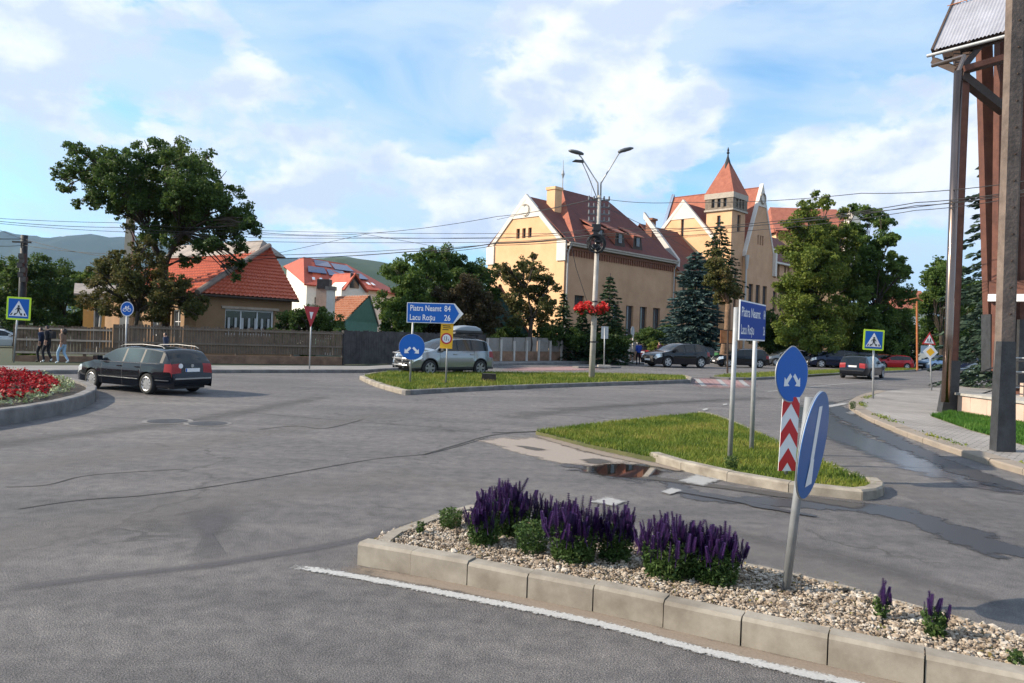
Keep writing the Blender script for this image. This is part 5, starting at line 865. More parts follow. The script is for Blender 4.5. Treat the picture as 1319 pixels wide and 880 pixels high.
# ---- green shed
Ys = 50; a0, a1, rp0, rp1, bk0 = P(445,413,Ys), P(487,398,Ys+3), P(476,382,Ys+1.5), P(432,384,Ys+5), P(428,405,Ys+4); T = thing('green_shed', Vector((a0.x,a0.y,0)), 'green gabled shed with worn orange tile roof near the yield sign', 'shed'); g1 = Vector((a1.x,a1.y,a0.z-.1)); mb = MB(); mb.face([Vector((a0.x,a0.y,0)),Vector((g1.x,g1.y,0)),g1,rp0,a0]); off = rp1-rp0; off.z = 0; mb.face([Vector((a0.x,a0.y,0)),Vector((a0.x,a0.y,0))+off,a0+off,a0]); mb.build('wall', 'greenwall', T)
mb = MB(); ex = (a0-g1).normalized()*0; dn_ = (rp0-a0); lo = a0-dn_.normalized()*.4+UP*.1; tiled(mb, lo+off*1.02, lo-off*.02, rp0+off*1.02+UP*.1, rp0-off*.02+UP*.1, 14, 12, .05); mb.build('roof', mm('oldtile', (.36,.14,.075), .8, col2=(.48,.24,.15), scale=3), T); lo2 = g1-(rp0-g1).normalized()*.4+UP*.1; slab(MB(), [lo2-off*.02, rp0-off*.02+UP*.1, rp0+off*1.02+UP*.1, lo2+off*1.02], .08).build('back_roof', 'tinroof', T)
T = thing('chimney', P(414,392,54)*1, 'tall weathered chimney stack with dark top between the red house and green shed', 'chimney'); T.location.z = 0; p = P(414,420,54); zt = ZP(414,368,54); mb = MB(); mb.box((p.x,p.y,zt/2), (.75,.7,zt)); mb.build('stack', 'cornice', T); MB().box((p.x+.15,p.y-.05,zt+.1), (.9,.8,.7)).build('cap', 'tar', T)
T = thing('chimney', P(425,392,47)*1, 'short whitewashed chimney at the left edge of the orange shed roof', 'chimney'); T.location.z = 0; p = P(425,420,47); zt = ZP(425,374,47); mb = MB(); mb.box((p.x,p.y,zt/2), (.45,.45,zt)); mb.build('stack', 'white_wall', T); MB().box((p.x,p.y,zt+.12), (.6,.55,.25)).build('cap', 'tinroof', T)
# ---- dark green gabled hut before the yellow gable
Yg = 52; a0, a1, rp = P(630,440,Yg), P(690,440,Yg), P(644,368,Yg); T = thing('green_hut', Vector((a0.x,Yg,0)), 'dark green hut with steep rusty roof half hidden among the trees before the yellow gable', 'shed'); mb = MB(); lo, ro = P(618,408,Yg), P(685,432,Yg); mb.prism([Vector((lo.x,Yg,0)),Vector((ro.x,Yg,0)),ro,rp,lo], (0,5,0)); mb.build('wall', mat('hutgreen', (.045,.10,.085), .9, var=.15), T); mb = MB()
for q in (lo, ro): e_ = q+(q-rp).normalized()*.5; slab(mb, [e_+Vector((0,-.3,0)), rp+Vector((0,-.3,.1)), rp+Vector((0,5.3,.1)), e_+Vector((0,5.3,0))], .14)
mb.build('roof', 'tileor', T)
# ---- pale house far right
Yf = 95; a0, a1 = P(1150,440,Yf), P(1200,440,Yf); T = thing('pale_house', Vector((a0.x,Yf,0)), 'small pale house glimpsed between the dark trees behind the thin rusty pole', 'house'); zt = ZP(1175,398,Yf); zr = ZP(1175,372,Yf); mb = MB(); mb.box(((a0.x+a1.x)/2,Yf+3,zt/2), (a1.x-a0.x,6,zt)); mb.build('wall', 'white_wall', T); mb = MB(); cx = (a0.x+a1.x)/2
for sg in (-1, 1): slab(mb, [(a0.x-.4,Yf+3+sg*3.6,zt),(a1.x+.4,Yf+3+sg*3.6,zt),(a1.x,Yf+3,zr),(a0.x,Yf+3,zr)], .15)
mb.build('roof', 'tileor', T)
# ------------------------------------------------------------------ fences
def fence(name, label, a, b, h0, cat='fence', step=.115, w=.098, th=.02, m='fencewood', rails=(.25,.62,.95), railm='fencerail', gap=None, posts=2.4, low=0, jit=.04, railside=-1):
    a, b = Vector(a), Vector(b); a.z = b.z = 0; L = (b-a).length; u = (b-a).normalized(); n = Vector((u.y,-u.x,0)); t = thing(name, a, label, cat); mb = MB(); k = int(L/step)
    for i in range(k+1):
        h = h0 + random.uniform(-jit, jit); mb.box(a+u*(i*step)+UP*((low+.08+h)/2)+n*random.uniform(-.006,.006), (w,th,h-low-.08), (u, n, UP))
    mb.build('palings', m, t); mb = MB()
    for z in rails: mb.box((a+b)/2+n*.045*(1 if railside > 0 else 1)+UP*(h0*z), (L,.05,.075), (u, n, UP))
    mb.build('rail', railm, t)
    for i in range(int(L/posts)+1): MB().box(a+u*min(L,i*posts)-n*.08+UP*(h0*.5), (.12,.12,h0), (u, n, UP)).build('post', m, t)
    if low: MB().box((a+b)/2+UP*(low/2), (L,.16,low), (u, n, UP)).build('base', 'fencelow', t)
    return t
f0, f1, f2, f3, f4 = G(18,467), G(440,471.5), G(625,468), G(818,465.5), G(838,463)
mid = f0.lerp(f1,.26); z0 = ZP(22,418,f0.y); z1 = ZP(440,427,f1.y)
fence('picket_fence', 'sunlit brown picket fence with pale rails beside the three walking people', f0, mid, z0-.02, rails=(.28,.62,.92), low=.28); fence('picket_fence', 'shaded dark brown picket fence running in front of the red-tiled house', mid+(f1-f0).normalized()*.1, f1, z1, m=mm('pickshade', (.10,.07,.052), .9, col2=(.16,.12,.09), scale=3), rails=(.20,.55,.93), railm=mm('railshade', (.17,.13,.10), .85, var=.2), low=.42)  # second stretch of one fence: its shade put into darker palings and rails
fence('board_fence', 'tall black close-boarded fence behind the silver car', f1+Vector((.1,0,0)), f2, ZP(520,428,(f1.y+f2.y)/2), step=.112, w=.108, m='fencedk', rails=(), posts=3, jit=.03)
# concrete panel wall on a brick base
u = (f3-f2); L = u.length; u = u.normalized(); n = Vector((u.y,-u.x,0)); zt = ZP(720,436,(f2.y+f3.y)/2); t = thing('concrete_fence', f2, 'grey concrete panel fence on a brownish base with pale posts below the yellow gable', 'fence'); bw = .72; NP_ = 14
MB().box(f2.lerp(f3,.5)+UP*(bw/2), (L,.22,bw), (u,n,UP)).build('base', 'fencelow', t)
for i in range(NP_):
    a = f2+u*(L*(i+.5)/NP_); hh_ = zt-bw+random.uniform(-.12,.05); MB().box(a+UP*(bw+hh_/2), (L/NP_-.12,.07,hh_), (u,n,UP)).build('panel', 'fencecon', t)
for i in range(NP_+1): MB().box(f2+u*(L*i/NP_)+n*.13+UP*(.72), (.13,.12,1.36+random.uniform(-.1,.25)), (u,n,UP)).build('post', 'fencepost', t)
mm('pipe_metal_bend', (.24,.19,.165), .3, .9)
# ------------------------------------------------------------------ wooden gate tower at right
pA = G(1221,531,.09); T = thing('timber_tower', pA, 'tall wooden tower with corrugated metal roof, red-brown legs and black tarred feet', 'tower'); YA = pA.y; u = YA/FOC
tA = P(1240,84,YA); xA = Vector((1,.0,0)); mb = MB(); mb.bar(pA+UP*1.2+Vector((.07,.06,0)), tA+Vector((.10,.1,0)), .17, .2); mb.bar(pA+UP*1.2+Vector((.19,.08,0)), tA+Vector((.20,.12,0)), .06, .16); mb.build('leg', 'wood', T)
mb = MB(); foot = [(-.22,-.10),(.20,-.10),(.20,.14),(-.22,.14)]; topf = [(-.05,-.08),(.22,-.08),(.22,.14),(-.05,.14)]; A = [pA+Vector((x,y,0)) for x, y in foot]; Bt = [pA+Vector((x+.02,y,1.36)) for x, y in topf]
for k in range(4): mb.face([A[k],A[(k+1)%4],Bt[(k+1)%4],Bt[k]])
mb.face(Bt); mb.build('foot', 'tar', T)
shade(MB().tube([P(1217.5,518,YA-.3), P(1222,430,YA-.3), P(1234.5,92,YA-.3)], .105, 16).build('drainpipe', mat('pipe_metal', (.22,.165,.14), .22, 1, var=.08, scale=2), T))
E0 = P(1202,62,20.3); e_ = Vector((.62,-.78,0)).normalized(); up_ = Vector((.78,.62,0)); ez_ = E0.z; rise = 1.35
def RP(a, v, z=0): return E0 + e_*a + up_*v + UP*(rise*v+z)
mb = MB(); N_ = 290; Lr = 6.5
for i in range(N_):
    x0, x1 = i*Lr/N_, (i+1)*Lr/N_; za, zb = .018*math.sin(i*PI/2), .018*math.sin((i+1)*PI/2)
    for v0, v1, dz in ((-.05,1.1,.0),(1.1,2.3,.03),(2.3,3.6,.06)): mb.face([RP(x0,v0,za+dz),RP(x1,v0,zb+dz),RP(x1,v1,zb+dz),RP(x0,v1,za+dz)])
mb.build('roof_sheet', 'corr', T, smooth=True); mb = MB(); 
for a in np.linspace(.1,Lr,9): mb.bar(RP(a,-.02,-.12), RP(a,3.6,-.12), .08, .12)
for v in (.1,1.1,2.2,3.4): mb.bar(RP(0,v,-.2), RP(Lr,v,-.2), .09, .09)
mb.bar(RP(0,0,-.12), RP(0,3.6,-.12), .06, .22); mb.build('rafters', 'wooddk', T); MB().tube([RP(-.1,-.12,-.06), RP(Lr,-.12,-.10)], .045, 10).build('gutter', 'galv', T)
mb = MB(); mb.tube([RP(.05,-.10,-.08), RP(.05,-.10,-.38), tA+Vector((-.14,-.28,.12)), P(1234.5,92,YA-.3)], .055, 10); mb.build('downpipe_bend', 'pipe_metal_bend', T); mb = MB()
for v, zz in ((1.05,.02),(2.25,.05)): mb.tube([RP(-.1,v,zz+.06), RP(Lr,v,zz+.06)], .012, 5)
for a in np.linspace(.4,Lr,5): mb.tube([RP(a,1.05,.05), RP(a,1.05,.4)], .012, 5)
mb.build('snow_guard', 'rust', T); pB = P(1282,470,21.5); pB.z = .6; tB = P(1268,60,21.5); pC = P(1281,470,20.8); pC.z = .6; tC = P(1291,50,20.8); mb = MB(); mb.bar(P(1279,478,21.5), P(1267,40,21.5), .34, .26); mb.build('leg', 'wood', T); mb = MB(); mb.bar(P(1286,478,20.9), P(1291,35,20.9), .28, .26); mb.build('leg', 'wood', T)
mb = MB(); mb.bar(P(1281,478,21.2), P(1281,405,21.2), .50, .42); mb.build('foot', 'tar', T); mb = MB(); ce = P(1236,92,YA); mb.bar(ce, P(1300,74,19.4), .16, .2); mb.bar(ce, RP(.05,-.05,-.3), .14, .16); mb.bar(ce+UP*.1, P(1262,55,20.6), .2, .22); mb.bar(ce-UP*.1, P(1293,142,20.2), .22, .24); mb.bar(P(1215,72,20.2), P(1300,45,19.6), .16, .2); mb.bar(P(1236,90,YA), P(1228,56,20.5), .16, .2); mb.bar(P(1236,92,YA), P(1250,55,20.4), .22, .2); mb.build('bracing', 'wooddk', T); MB().bar(ce-Vector((0,.2,0)), P(1306,70,19.0), .12, .14).build('beam', 'wood', T)
mb = MB(); mb.bar(P(1274,384,21.0), P(1400,384,19.5), .36, .2); mb.build('white_beam', 'white', T); MB().bar(P(1274,374,21.0), P(1400,372,19.5), .12, .5).build('beam', 'wood', T); mb = MB(); mb.bar(P(1317,520,21), P(1322,20,21), .42, .34); mb.build('leg', 'wood', T); MB().bar(P(1316,500,20.9), P(1318.5,412,20.9), .52, .44).build('foot', 'tar', T)
# weathered timber post in front
pD = G(1290,581,.09); YD = pD.y; T = thing('timber_post', pD, 'massive weathered grey timber post with black tarred foot on the right-hand pavement', 'post'); tD = P(1312.5,-150,YD); mb = MB(); q0 = P(1293.5,440,YD); mb.bar(q0-UP*.5, tD, .20, .17); mb.bar(q0-UP*.5+Vector((.128,.02,0)), tD+Vector((.128,.02,0)), .045, .14); mb.build('shaft', 'woodgrey', T); mb = MB()
A = [pD+Vector((x,y,0)) for x, y in ((-.17,-.13),(.15,-.13),(.20,.12),(-.12,.13))]; Bt = [q0+Vector((x,y,0)) for x, y in ((-.115,-.115),(.115,-.115),(.165,.10),(-.10,.10))]
for k in range(4): mb.face([A[k],A[(k+1)%4],Bt[(k+1)%4],Bt[k]])
mb.face(Bt); mb.build('foot', 'tar', T); mb = MB()
for k in range(16): p = q0.lerp(tD, .06+k*.058); MB().box(p+Vector((.03,-.092,0)), (.035,.03,.022)).build('climbing_bolt', 'wooddk', T)
# pink stone steps and railing
a, b = G(1233,531,.1), G(1330,571,.1); T = thing('stone_steps', a, 'low pink stone wall with step beside the black feet of the wooden tower', 'steps'); a = P(1233,531,YA-.2); b = P(1345,566,YA-3.2); a.z = b.z = 0; uu = (b-a).normalized(); nn = Vector((uu.y,-uu.x,0)); Lw = (b-a).length; ht = ZP(1236,509,YA-.2); mb = MB(); mb.box((a+b)/2-nn*1.2+UP*(ht/2), (Lw,2.4,ht), (uu,nn,UP)); mb.build('wall', 'pink', T); MB().box((a+b)/2-nn*1.2+UP*(ht+.03), (Lw+.1,2.5,.06), (uu,nn,UP)).build('cap', 'concrete', T); MB().box(a+uu*1.2-nn*1.7+UP*(ht+.06+.17), (1.2,1.0,.34), (uu,nn,UP)).build('step', 'pink', T)
mb = MB(); 
for k in range(9): mb.box(a+uu*(.5+k*.62)+nn*.0025+UP*(ht/2), (.012,.006,ht), (uu,nn,UP))
mb.build('joint', 'cornice', T); T = thing('railing', a+UP*ht, 'black metal stair railing behind the shiny drainpipe', 'railing'); mb = MB(); pts = [a+uu*.2-nn*1.0, a+uu*.75-nn*.8, a+uu*1.75-nn*.6]; hs_ = [ht+.06,ht+.06,ht+.06]
for p in pts: MB().tube([p+UP*ht, p+UP*(ht+.95)], .022, 6).build('post', 'black', T)
for z in (.95,.65,.35): mb.tube([pts[0]-uu*.8+UP*(ht+z-.35), pts[0]+UP*(ht+z-.12), pts[1]+UP*(ht+z), pts[2]+UP*(ht+z)], .018, 6)
mb.build('rail', 'black', T); T = thing('railing', P(1330,500,18.5), 'horizontal metal railing between the weathered post and the right edge', 'railing'); mb = MB()
for y in (462,480,500): mb.tube([P(1300,y-1,19.5), P(1345,y,18.5)], .02, 6)
mb.build('rail', 'galv', T); MB().tube([P(1303,455,19.5), P(1302,515,19.5)], .025, 6).build('post', 'galv', T)
# ------------------------------------------------------------------ trees
_tree = tree
def tree(name, label, group, base, bl, Y, n, lm, ls, *a, **k):
    k['subr'] = .36; k['sub'] = 26; k['shell'] = .25; bl = bl + [((a[0]+b_[0])/2+random.uniform(-8,8), (a[1]+b_[1])/2+random.uniform(-8,8), (a[2]+b_[2])*.28) for a in bl for b_ in bl if a < b_ and math.hypot(a[0]-b_[0], a[1]-b_[1]) < (a[2]+b_[2])*.95 and random.random() < .35]; return _tree(name, label, group, base, bl, Y, int(n*3.2), lm, ls*.78, *a, **k)
def gz(px, Y): p = P(px, 450, Y); return Vector((p.x, p.y, 0))
LM1 = leafmat('leaf_dark', [(.028,.058,.016),(.065,.112,.026),(.125,.17,.04)], .42, .55); LM2 = leafmat('leaf_mid', [(.036,.078,.018),(.085,.145,.03),(.155,.205,.046)], .42, .5); LM3 = leafmat('leaf_yellowgreen', [(.06,.10,.018),(.135,.18,.03),(.22,.24,.045)], .4, .45)
LM4 = leafmat('leaf_brown', [(.035,.030,.016),(.075,.055,.028),(.06,.075,.025)], .3, .6); LM5 = leafmat('leaf_olive', [(.04,.055,.016),(.10,.105,.03),(.20,.14,.055)], .35, .6); LMB = leafmat('needle_blue', [(.020,.045,.042),(.055,.095,.088),(.11,.16,.15)], .12, .7); LMG = leafmat('needle_green', [(.010,.026,.012),(.025,.05,.018),(.06,.085,.028)], .12, .7)
LMS = leafmat('needle_spruce', [(.015,.032,.022),(.032,.058,.038),(.07,.10,.062)], .12, .7)
tree('broadleaf_tree', 'big spreading dark-leaved tree with open crown behind the picket fence', None, gz(204,39.5), [(95,218,20),(78,226,12),(86,242,12),(108,200,18),(92,190,9),(138,208,26),(122,232,18),(168,214,28),(150,238,20),(198,200,26),(232,198,26),(254,212,26),(270,236,26),(288,254,24),(308,274,20),(324,288,13),(238,236,36),(204,244,36),(214,276,32),(248,286,32),(284,296,26),(306,318,15),(312,340,11),(304,358,7),(176,274,18),(180,244,20),(120,262,10),(100,262,8),(330,300,9),(262,262,28),(196,300,22),(186,326,14),(232,312,18),(262,318,18),(240,336,12),(150,270,14),(152,262,18),(170,250,20),(128,252,16),(134,222,18),(112,228,14),(180,262,16),(222,262,22),(300,290,16),(278,318,12),(296,340,10)], 39.5, 26000, LM1, .20, .30, (212,345), 2.6, fork2=[(190,300),(236,300),(150,232)], sub=20, subr=.38)
tree('fruit_tree', 'low olive-brown bushy tree growing under the big spreading tree', None, gz(172,37.5), [(140,352,20),(122,368,15),(165,340,20),(190,362,24),(152,384,18),(216,378,22),(236,388,16),(178,396,20),(206,404,16),(150,330,12),(178,318,11),(262,392,12),(168,292,10),(192,312,10),(128,345,16),(118,388,16),(142,400,18),(230,366,18),(248,400,16),(200,338,16),(205,390,20),(162,362,22)], 37.5, 11000, LM5, .16, .12, (178,400), 1.5)
tree('shrub', 'dense dark green shrub behind the fence beside the yield sign', None, gz(398,37.5), [(372,418,20),(396,412,22),(424,420,20),(398,440,26),(360,436,18),(436,438,14),(385,404,10),(412,402,10)], 37.5, 9000, LM1, .14, .08, (398,440), 1.2, cat='shrub')
for i, bl in enumerate(([(0,352,30),(-22,375,34),(6,392,34),(16,346,18),(-10,420,34)], [(46,350,26),(30,384,30),(60,372,26),(44,418,34),(36,345,14)], [(82,354,20),(74,386,28),(98,376,18),(84,420,28),(60,350,12)], [(108,360,14),(124,352,11),(112,384,18),(104,416,22),(134,360,10)])):
    tree('garden_tree', ['dark bushy tree at the very left edge behind the utility pole','dark bushy tree right of the utility pole above the three walkers','dark rounded tree left of the orange porch','lighter small tree above the porch roof at left'][i], 'dark garden trees at left', gz((0,45,82,112)[i],54+i), bl, 54+i, 5500, (LM1,LM1,LM1,LM2)[i], .24, .18, None, 2.2)
tree('broadleaf_tree', 'dense green tree left of the brownish tree behind the black board fence', None, gz(520,46), [(512,386,26),(500,402,18),(512,352,20),(528,366,24),(540,336,18),(556,328,12),(530,410,30),(545,395,26),(498,425,16),(560,356,22),(556,425,20)], 46, 13000, LM2, .22, .20, (525,420), 2.2)
tree('broadleaf_tree', 'tall dark green tree rising behind the brownish tree and blue arrow sign', None, gz(580,52), [(570,330,18),(588,342,22),(612,352,20),(598,368,26),(628,360,15),(640,348,9),(575,372,22),(610,385,26),(636,378,14)], 52, 9000, LM1, .22, .20, (590,420), 2.2)
tree('broadleaf_tree', 'brownish-leaved tree behind the arrow-shaped direction sign', None, gz(600,45.5), [(578,388,24),(600,372,22),(622,392,24),(590,412,28),(625,418,24),(560,402,16),(608,398,26),(640,402,15),(560,425,18)], 45.5, 11000, LM4, .19, .18, (600,420), 1.8)
tree('broadleaf_tree', 'loose olive tree standing in front of the yellow gable', None, gz(682,47), [(672,342,13),(690,350,16),(656,358,14),(706,364,13),(670,368,20),(694,382,20),(660,390,16),(680,400,22),(706,394,14),(650,345,8),(718,372,7),(640,352,6),(686,330,6),(665,412,14),(700,412,13)], 47, 7500, LM5, .18, .15, (684,410), 1.5, fork2=[(676,372),(696,385)])
for i, (px, top, Y, rad, lab) in enumerate(((724,374,50,1.25,'narrow young spruce at the corner of the yellow gabled building'),(783,352,48.5,1.95,'young spruce standing behind the lamp post flower basket'),(749,400,51,1.3,'small dark spruce half hidden behind the lamp post'))):
    spruce('spruce', lab, 'spruces before the yellow building', gz(px,Y), ZP(px+3,top,Y), rad, 22, LMG, 1.0, .10, .4, .9, qs=.30)
for i, (px, py, Y, r, lab) in enumerate(((655,432,50,16,'dark bush at the left end of the concrete fence'),(705,430,49,14,'dark bush behind the middle of the concrete fence'),(740,436,49,13,'bush behind the lamp post and concrete fence'),(790,440,48,18,'broad bush right of the lamp post behind the fence'),(835,436,62,14,'bush below the dark ground-floor windows of the yellow building'),(858,432,66,15,'bush at the foot of the link wing beside the blue spruce'),(845,447,58,7,'yellowish shrub above the parked blue car'))):
    tree('bush', lab, 'bushes along the yellow building', gz(px,Y), [(px-r*.7,py,r*.8),(px,py-r*.3,r),(px+r*.7,py,r*.8),(px,py+r*.5,r)], Y, 2200, (LM1,LM3)[i == 6], .19, .05, None, .8, cat='bush', limbs=False)
spruce('blue_spruce', 'broad blue-grey spruce in front of the tower school', None, gz(893,63), ZP(898,322,63), 3.4, 30, LMB, 1.5, .2, .5, .62, qs=.44, droop=.2)
spruce('spruce', 'slender dark spruce with sparse tiers in front of the school tower', None, gz(922,74), ZP(925,282,74), 3.0, 20, LMG, .9, .15, 7.0, .8, qs=.36, droop=.3)
bt = G(931,458); Yb = 56; bt = gz(930,Yb); tree('pine_tree', 'leaning bare-trunked pine with a small green top before the blue spruce', None, bt, [(926,352,18),(936,368,15),(920,338,12),(930,385,12),(946,376,9),(914,362,10),(922,325,7)], Yb, 5000, LM5, .24, .26, (938,392), 1.2, barkm='barkpine')
tree('maple_tree', 'tall yellow-green maple, the left one of the two big trees before the school', None, gz(1050,60), [(1040,272,15),(1022,288,15),(1060,262,13),(1044,298,24),(1022,322,24),(1070,302,24),(1042,340,32),(1018,372,24),(1064,360,32),(1030,400,30),(1076,408,34),(1020,430,24),(1054,438,28),(1084,440,24),(1092,320,20),(1096,370,22),(1090,300,14),(1060,330,20),(1088,276,10),(1034,262,6),(1050,250,6),(1080,340,24)], 60, 26000, LM3, .27, .3, (1050,400), 2.6, sub=18)
tree('maple_tree', 'tall darker maple, the right one of the two big trees before the school', None, gz(1128,62), [(1118,274,13),(1136,288,15),(1106,300,16),(1148,308,14),(1126,324,26),(1156,338,14),(1108,352,28),(1140,366,28),(1164,382,16),(1104,400,28),(1134,412,32),(1160,430,22),(1108,440,24),(1140,445,20),(1100,268,8),(1166,352,8)], 62, 22000, LM2, .27, .3, (1128,400), 2.6, sub=18)
for i, (px, py, r) in enumerate(((985,424,20),(1004,440,20),(1095,448,18),(1150,448,16))): tree('bush', ['dark bush behind the two-post direction sign','dark bush left of the maples behind the parked cars','dark bush between the two maple trunks','dark bush at the foot of the right maple'][i], 'bushes under the maples', gz(px,64), [(px-r*.6,py,r*.9),(px,py-r*.4,r),(px+r*.6,py,r*.9),(px,py+r*.5,r)], 64, 2600, LM1, .26, .06, None, 1, cat='bush', limbs=False)
spruce('thuja', 'dark columnar conifer right of the maples near the rusty pole', None, gz(1163,66), ZP(1165,398,66), 1.3, 26, LMG, 1.4, .12, .2, .45, qs=.32, droop=-.3)
tree('broadleaf_tree', 'dark tree between the thin rusty pole and the wooden tower', None, gz(1215,72), [(1206,372,22),(1200,352,14),(1222,360,20),(1212,340,11),(1196,396,20),(1224,392,26),(1200,424,26),(1232,424,26),(1230,350,12),(1190,440,18)], 72, 12000, LM2, .28, .25, (1212,430), 2.5)
tree('broadleaf_tree', 'large shadowy tree behind the wooden tower legs', None, gz(1255,80), [(1240,400,24),(1262,380,26),(1280,400,28),(1250,430,26),(1300,420,28),(1320,395,28),(1240,370,14)], 80, 9000, LM1, .34, .25, None, 2.5)
spruce('spruce', 'huge grey-green spruce behind the wooden tower at right', None, gz(1301,33), ZP(1318,70,33), 3.0, 26, LMS, 1.5, .2, .8, .55, qs=.34, droop=.42)
mb_ = [P(x, 452, 110) for x in range(960, 1330, 12)]; C = clump_points([(p.x, p.y+random.uniform(-4,4), random.uniform(2,5), 4.5) for p in mb_], 9000, 12, .4); o = npmesh('far_wood', leaf_quads(C, .6), 4, LM1); o['kind'] = 'stuff'
C = clump_points([(P(x,440,130).x, 130+random.uniform(-6,6), random.uniform(2,7), 6) for x in range(-60, 640, 14)], 9000, 12, .4); o = npmesh('far_wood', leaf_quads(C, .8), 4, LM1); o['kind'] = 'stuff'
# ------------------------------------------------------------------ salvia plants in the gravel
SPK = []
mp_ = leafmat('salvia_purple', [(.018,.006,.038),(.042,.013,.085),(.085,.032,.15)], .15, 8)
def spike_mesh(h):
    V = []; nW = 13
    for k in range(nW):
        z = h*(.12+.88*k/(nW-1)); r = .0135*(1-.75*(k/(nW-1))**1.6); a0 = random.random()*6
        for j in range(6):
            a = a0+j*PI/3; d = np.array([math.cos(a),math.sin(a),.55]); s = np.array([-math.sin(a),math.cos(a),0]); c = np.array([0,0,z])+d*r*.45; l = .012*(1-.4*k/nW); w = .0055
            V += [c-s*w*.6, c+s*w*.6, c+d*l+s*w, c+d*l-s*w]
    st = .002; V += [(-st,-st,-.04),(st,-st,-.04),(st,st,h),(-st,st,h)]
    V += [(-st,st,-.04),(st,-st,-.04),(st,-st,h),(-st,st,h)]
    return np.array(V)
for k in range(7):
    V = spike_mesh(random.uniform(.11,.17)); o = npmesh('flower_spike', V, 4, mp_); SPK.append(o.data); bpy.data.objects.remove(o)
LMSV = leafmat('salvia_leaf', [(.025,.055,.014),(.06,.11,.028),(.12,.17,.05)], .3, 4)
def salvia(px, py, wpx, top, nsp, label, leaf_only=False, grp='purple flowering plants in the gravel'):
    b = G(px, py, .10); b.z = .10; u = b.y/FOC; rad = wpx*u*(.58 if nsp > 20 else .5); H = (py-top)*u*1.06; t = thing('salvia_plant', b, label, 'flowering plant', grp)
    n = int(1100*max(.12, (rad/.14)**2)); a = RNG.uniform(0,2*PI,n); rr = rad*RNG.uniform(0,1,n)**.5*.95; z = RNG.uniform(.0,.70 if not leaf_only else 1,n)*H*(1-.25*(rr/rad)**2); C = np.stack([b.x+rr*np.cos(a)*(.75+.35*z/H), b.y+rr*np.sin(a)*(.75+.35*z/H), b.z+z], 1)
    npmesh('foliage', leaf_quads(C, .040 if not leaf_only else .032, up=.6, asp=.42), 4, LMSV, t); mb = MB()
    for k in range(min(26, nsp+6)): a = random.uniform(0,6.28); q = rad*random.uniform(.1,.8); mb.tube([b+Vector((q*.3*math.cos(a),q*.3*math.sin(a),0)), b+Vector((q*math.cos(a),q*math.sin(a),H*random.uniform(.5,.75)))], .0022, 4)
    mb.build('stem', 'stem', t)
    for k in range(nsp):
        a = random.uniform(0,6.28); q = rad*math.sqrt((k+.5)/nsp); o = bpy.data.objects.new('flower_spike', random.choice(SPK)); COL.objects.link(o); o.parent = t
        hz_ = H*(.74-.20*(q/rad)**2)*random.uniform(.76,1.08)-.02; o.location = (q*math.cos(a)*1.0, q*math.sin(a)*1.0, max(.05,hz_)); o.rotation_euler = (random.gauss(0,.13)-.16*q/rad*math.sin(a)*1.2, random.gauss(0,.13)+.22*q/rad*math.cos(a), random.uniform(0,6)); s = random.uniform(.68,1.2)*max(.75,min(1.1,H/.42)); o.scale = (s*1.1,s*1.1,s)
mm('stem', (.05,.09,.03), .7)
salvia(622,702,44,645,60,'purple salvia clump at the left end of the flowering row, low and rounded'); salvia(652,688,62,626,85,'tallest purple salvia clump, second from the left in the row'); salvia(706,690,44,643,50,'purple salvia clump in the back of the row behind the green leafy plant'); salvia(738,722,64,652,85,'broad purple salvia clump in the middle of the row'); salvia(792,722,48,656,60,'purple salvia clump right of the middle with a narrow round top'); salvia(862,742,74,671,95,'wide purple salvia clump leaning into the last one at the right end'); salvia(920,750,66,683,85,'purple salvia clump at the right end of the row, nearest the leaning sign')
salvia(684,712,52,672,0,'green leafy plant without flowers between the purple clumps', True, None); salvia(580,680,34,655,0,'small yellow-green weed at the back left of the gravel bed', True, None); salvia(541,688,12,672,0,'tiny green seedling at the back left kerb', True, None)
salvia(1134,797,22,757,7,'small single salvia with seven purple spikes right of the leaning sign post', grp=None); salvia(1203,820,34,770,11,'small salvia with purple spikes nearest the right end of the gravel', grp=None); salvia(1308,858,22,838,0,'low yellowish weed at the right end of the gravel bed', True, None); salvia(942,603,20,588,0,'little green weed at the foot of the two-post sign', True, None); salvia(1098,527,9,517,0,'green weed at the tip of the pavement kerb', True, None)
tree('bush', 'small sunlit green bush at the foot of the picket fence by the walkers', None, gz(36,33), [(30,464,7),(38,462,7),(44,465,6)], 33, 1400, LM3, .12, .03, None, .2, cat='bush', limbs=False)
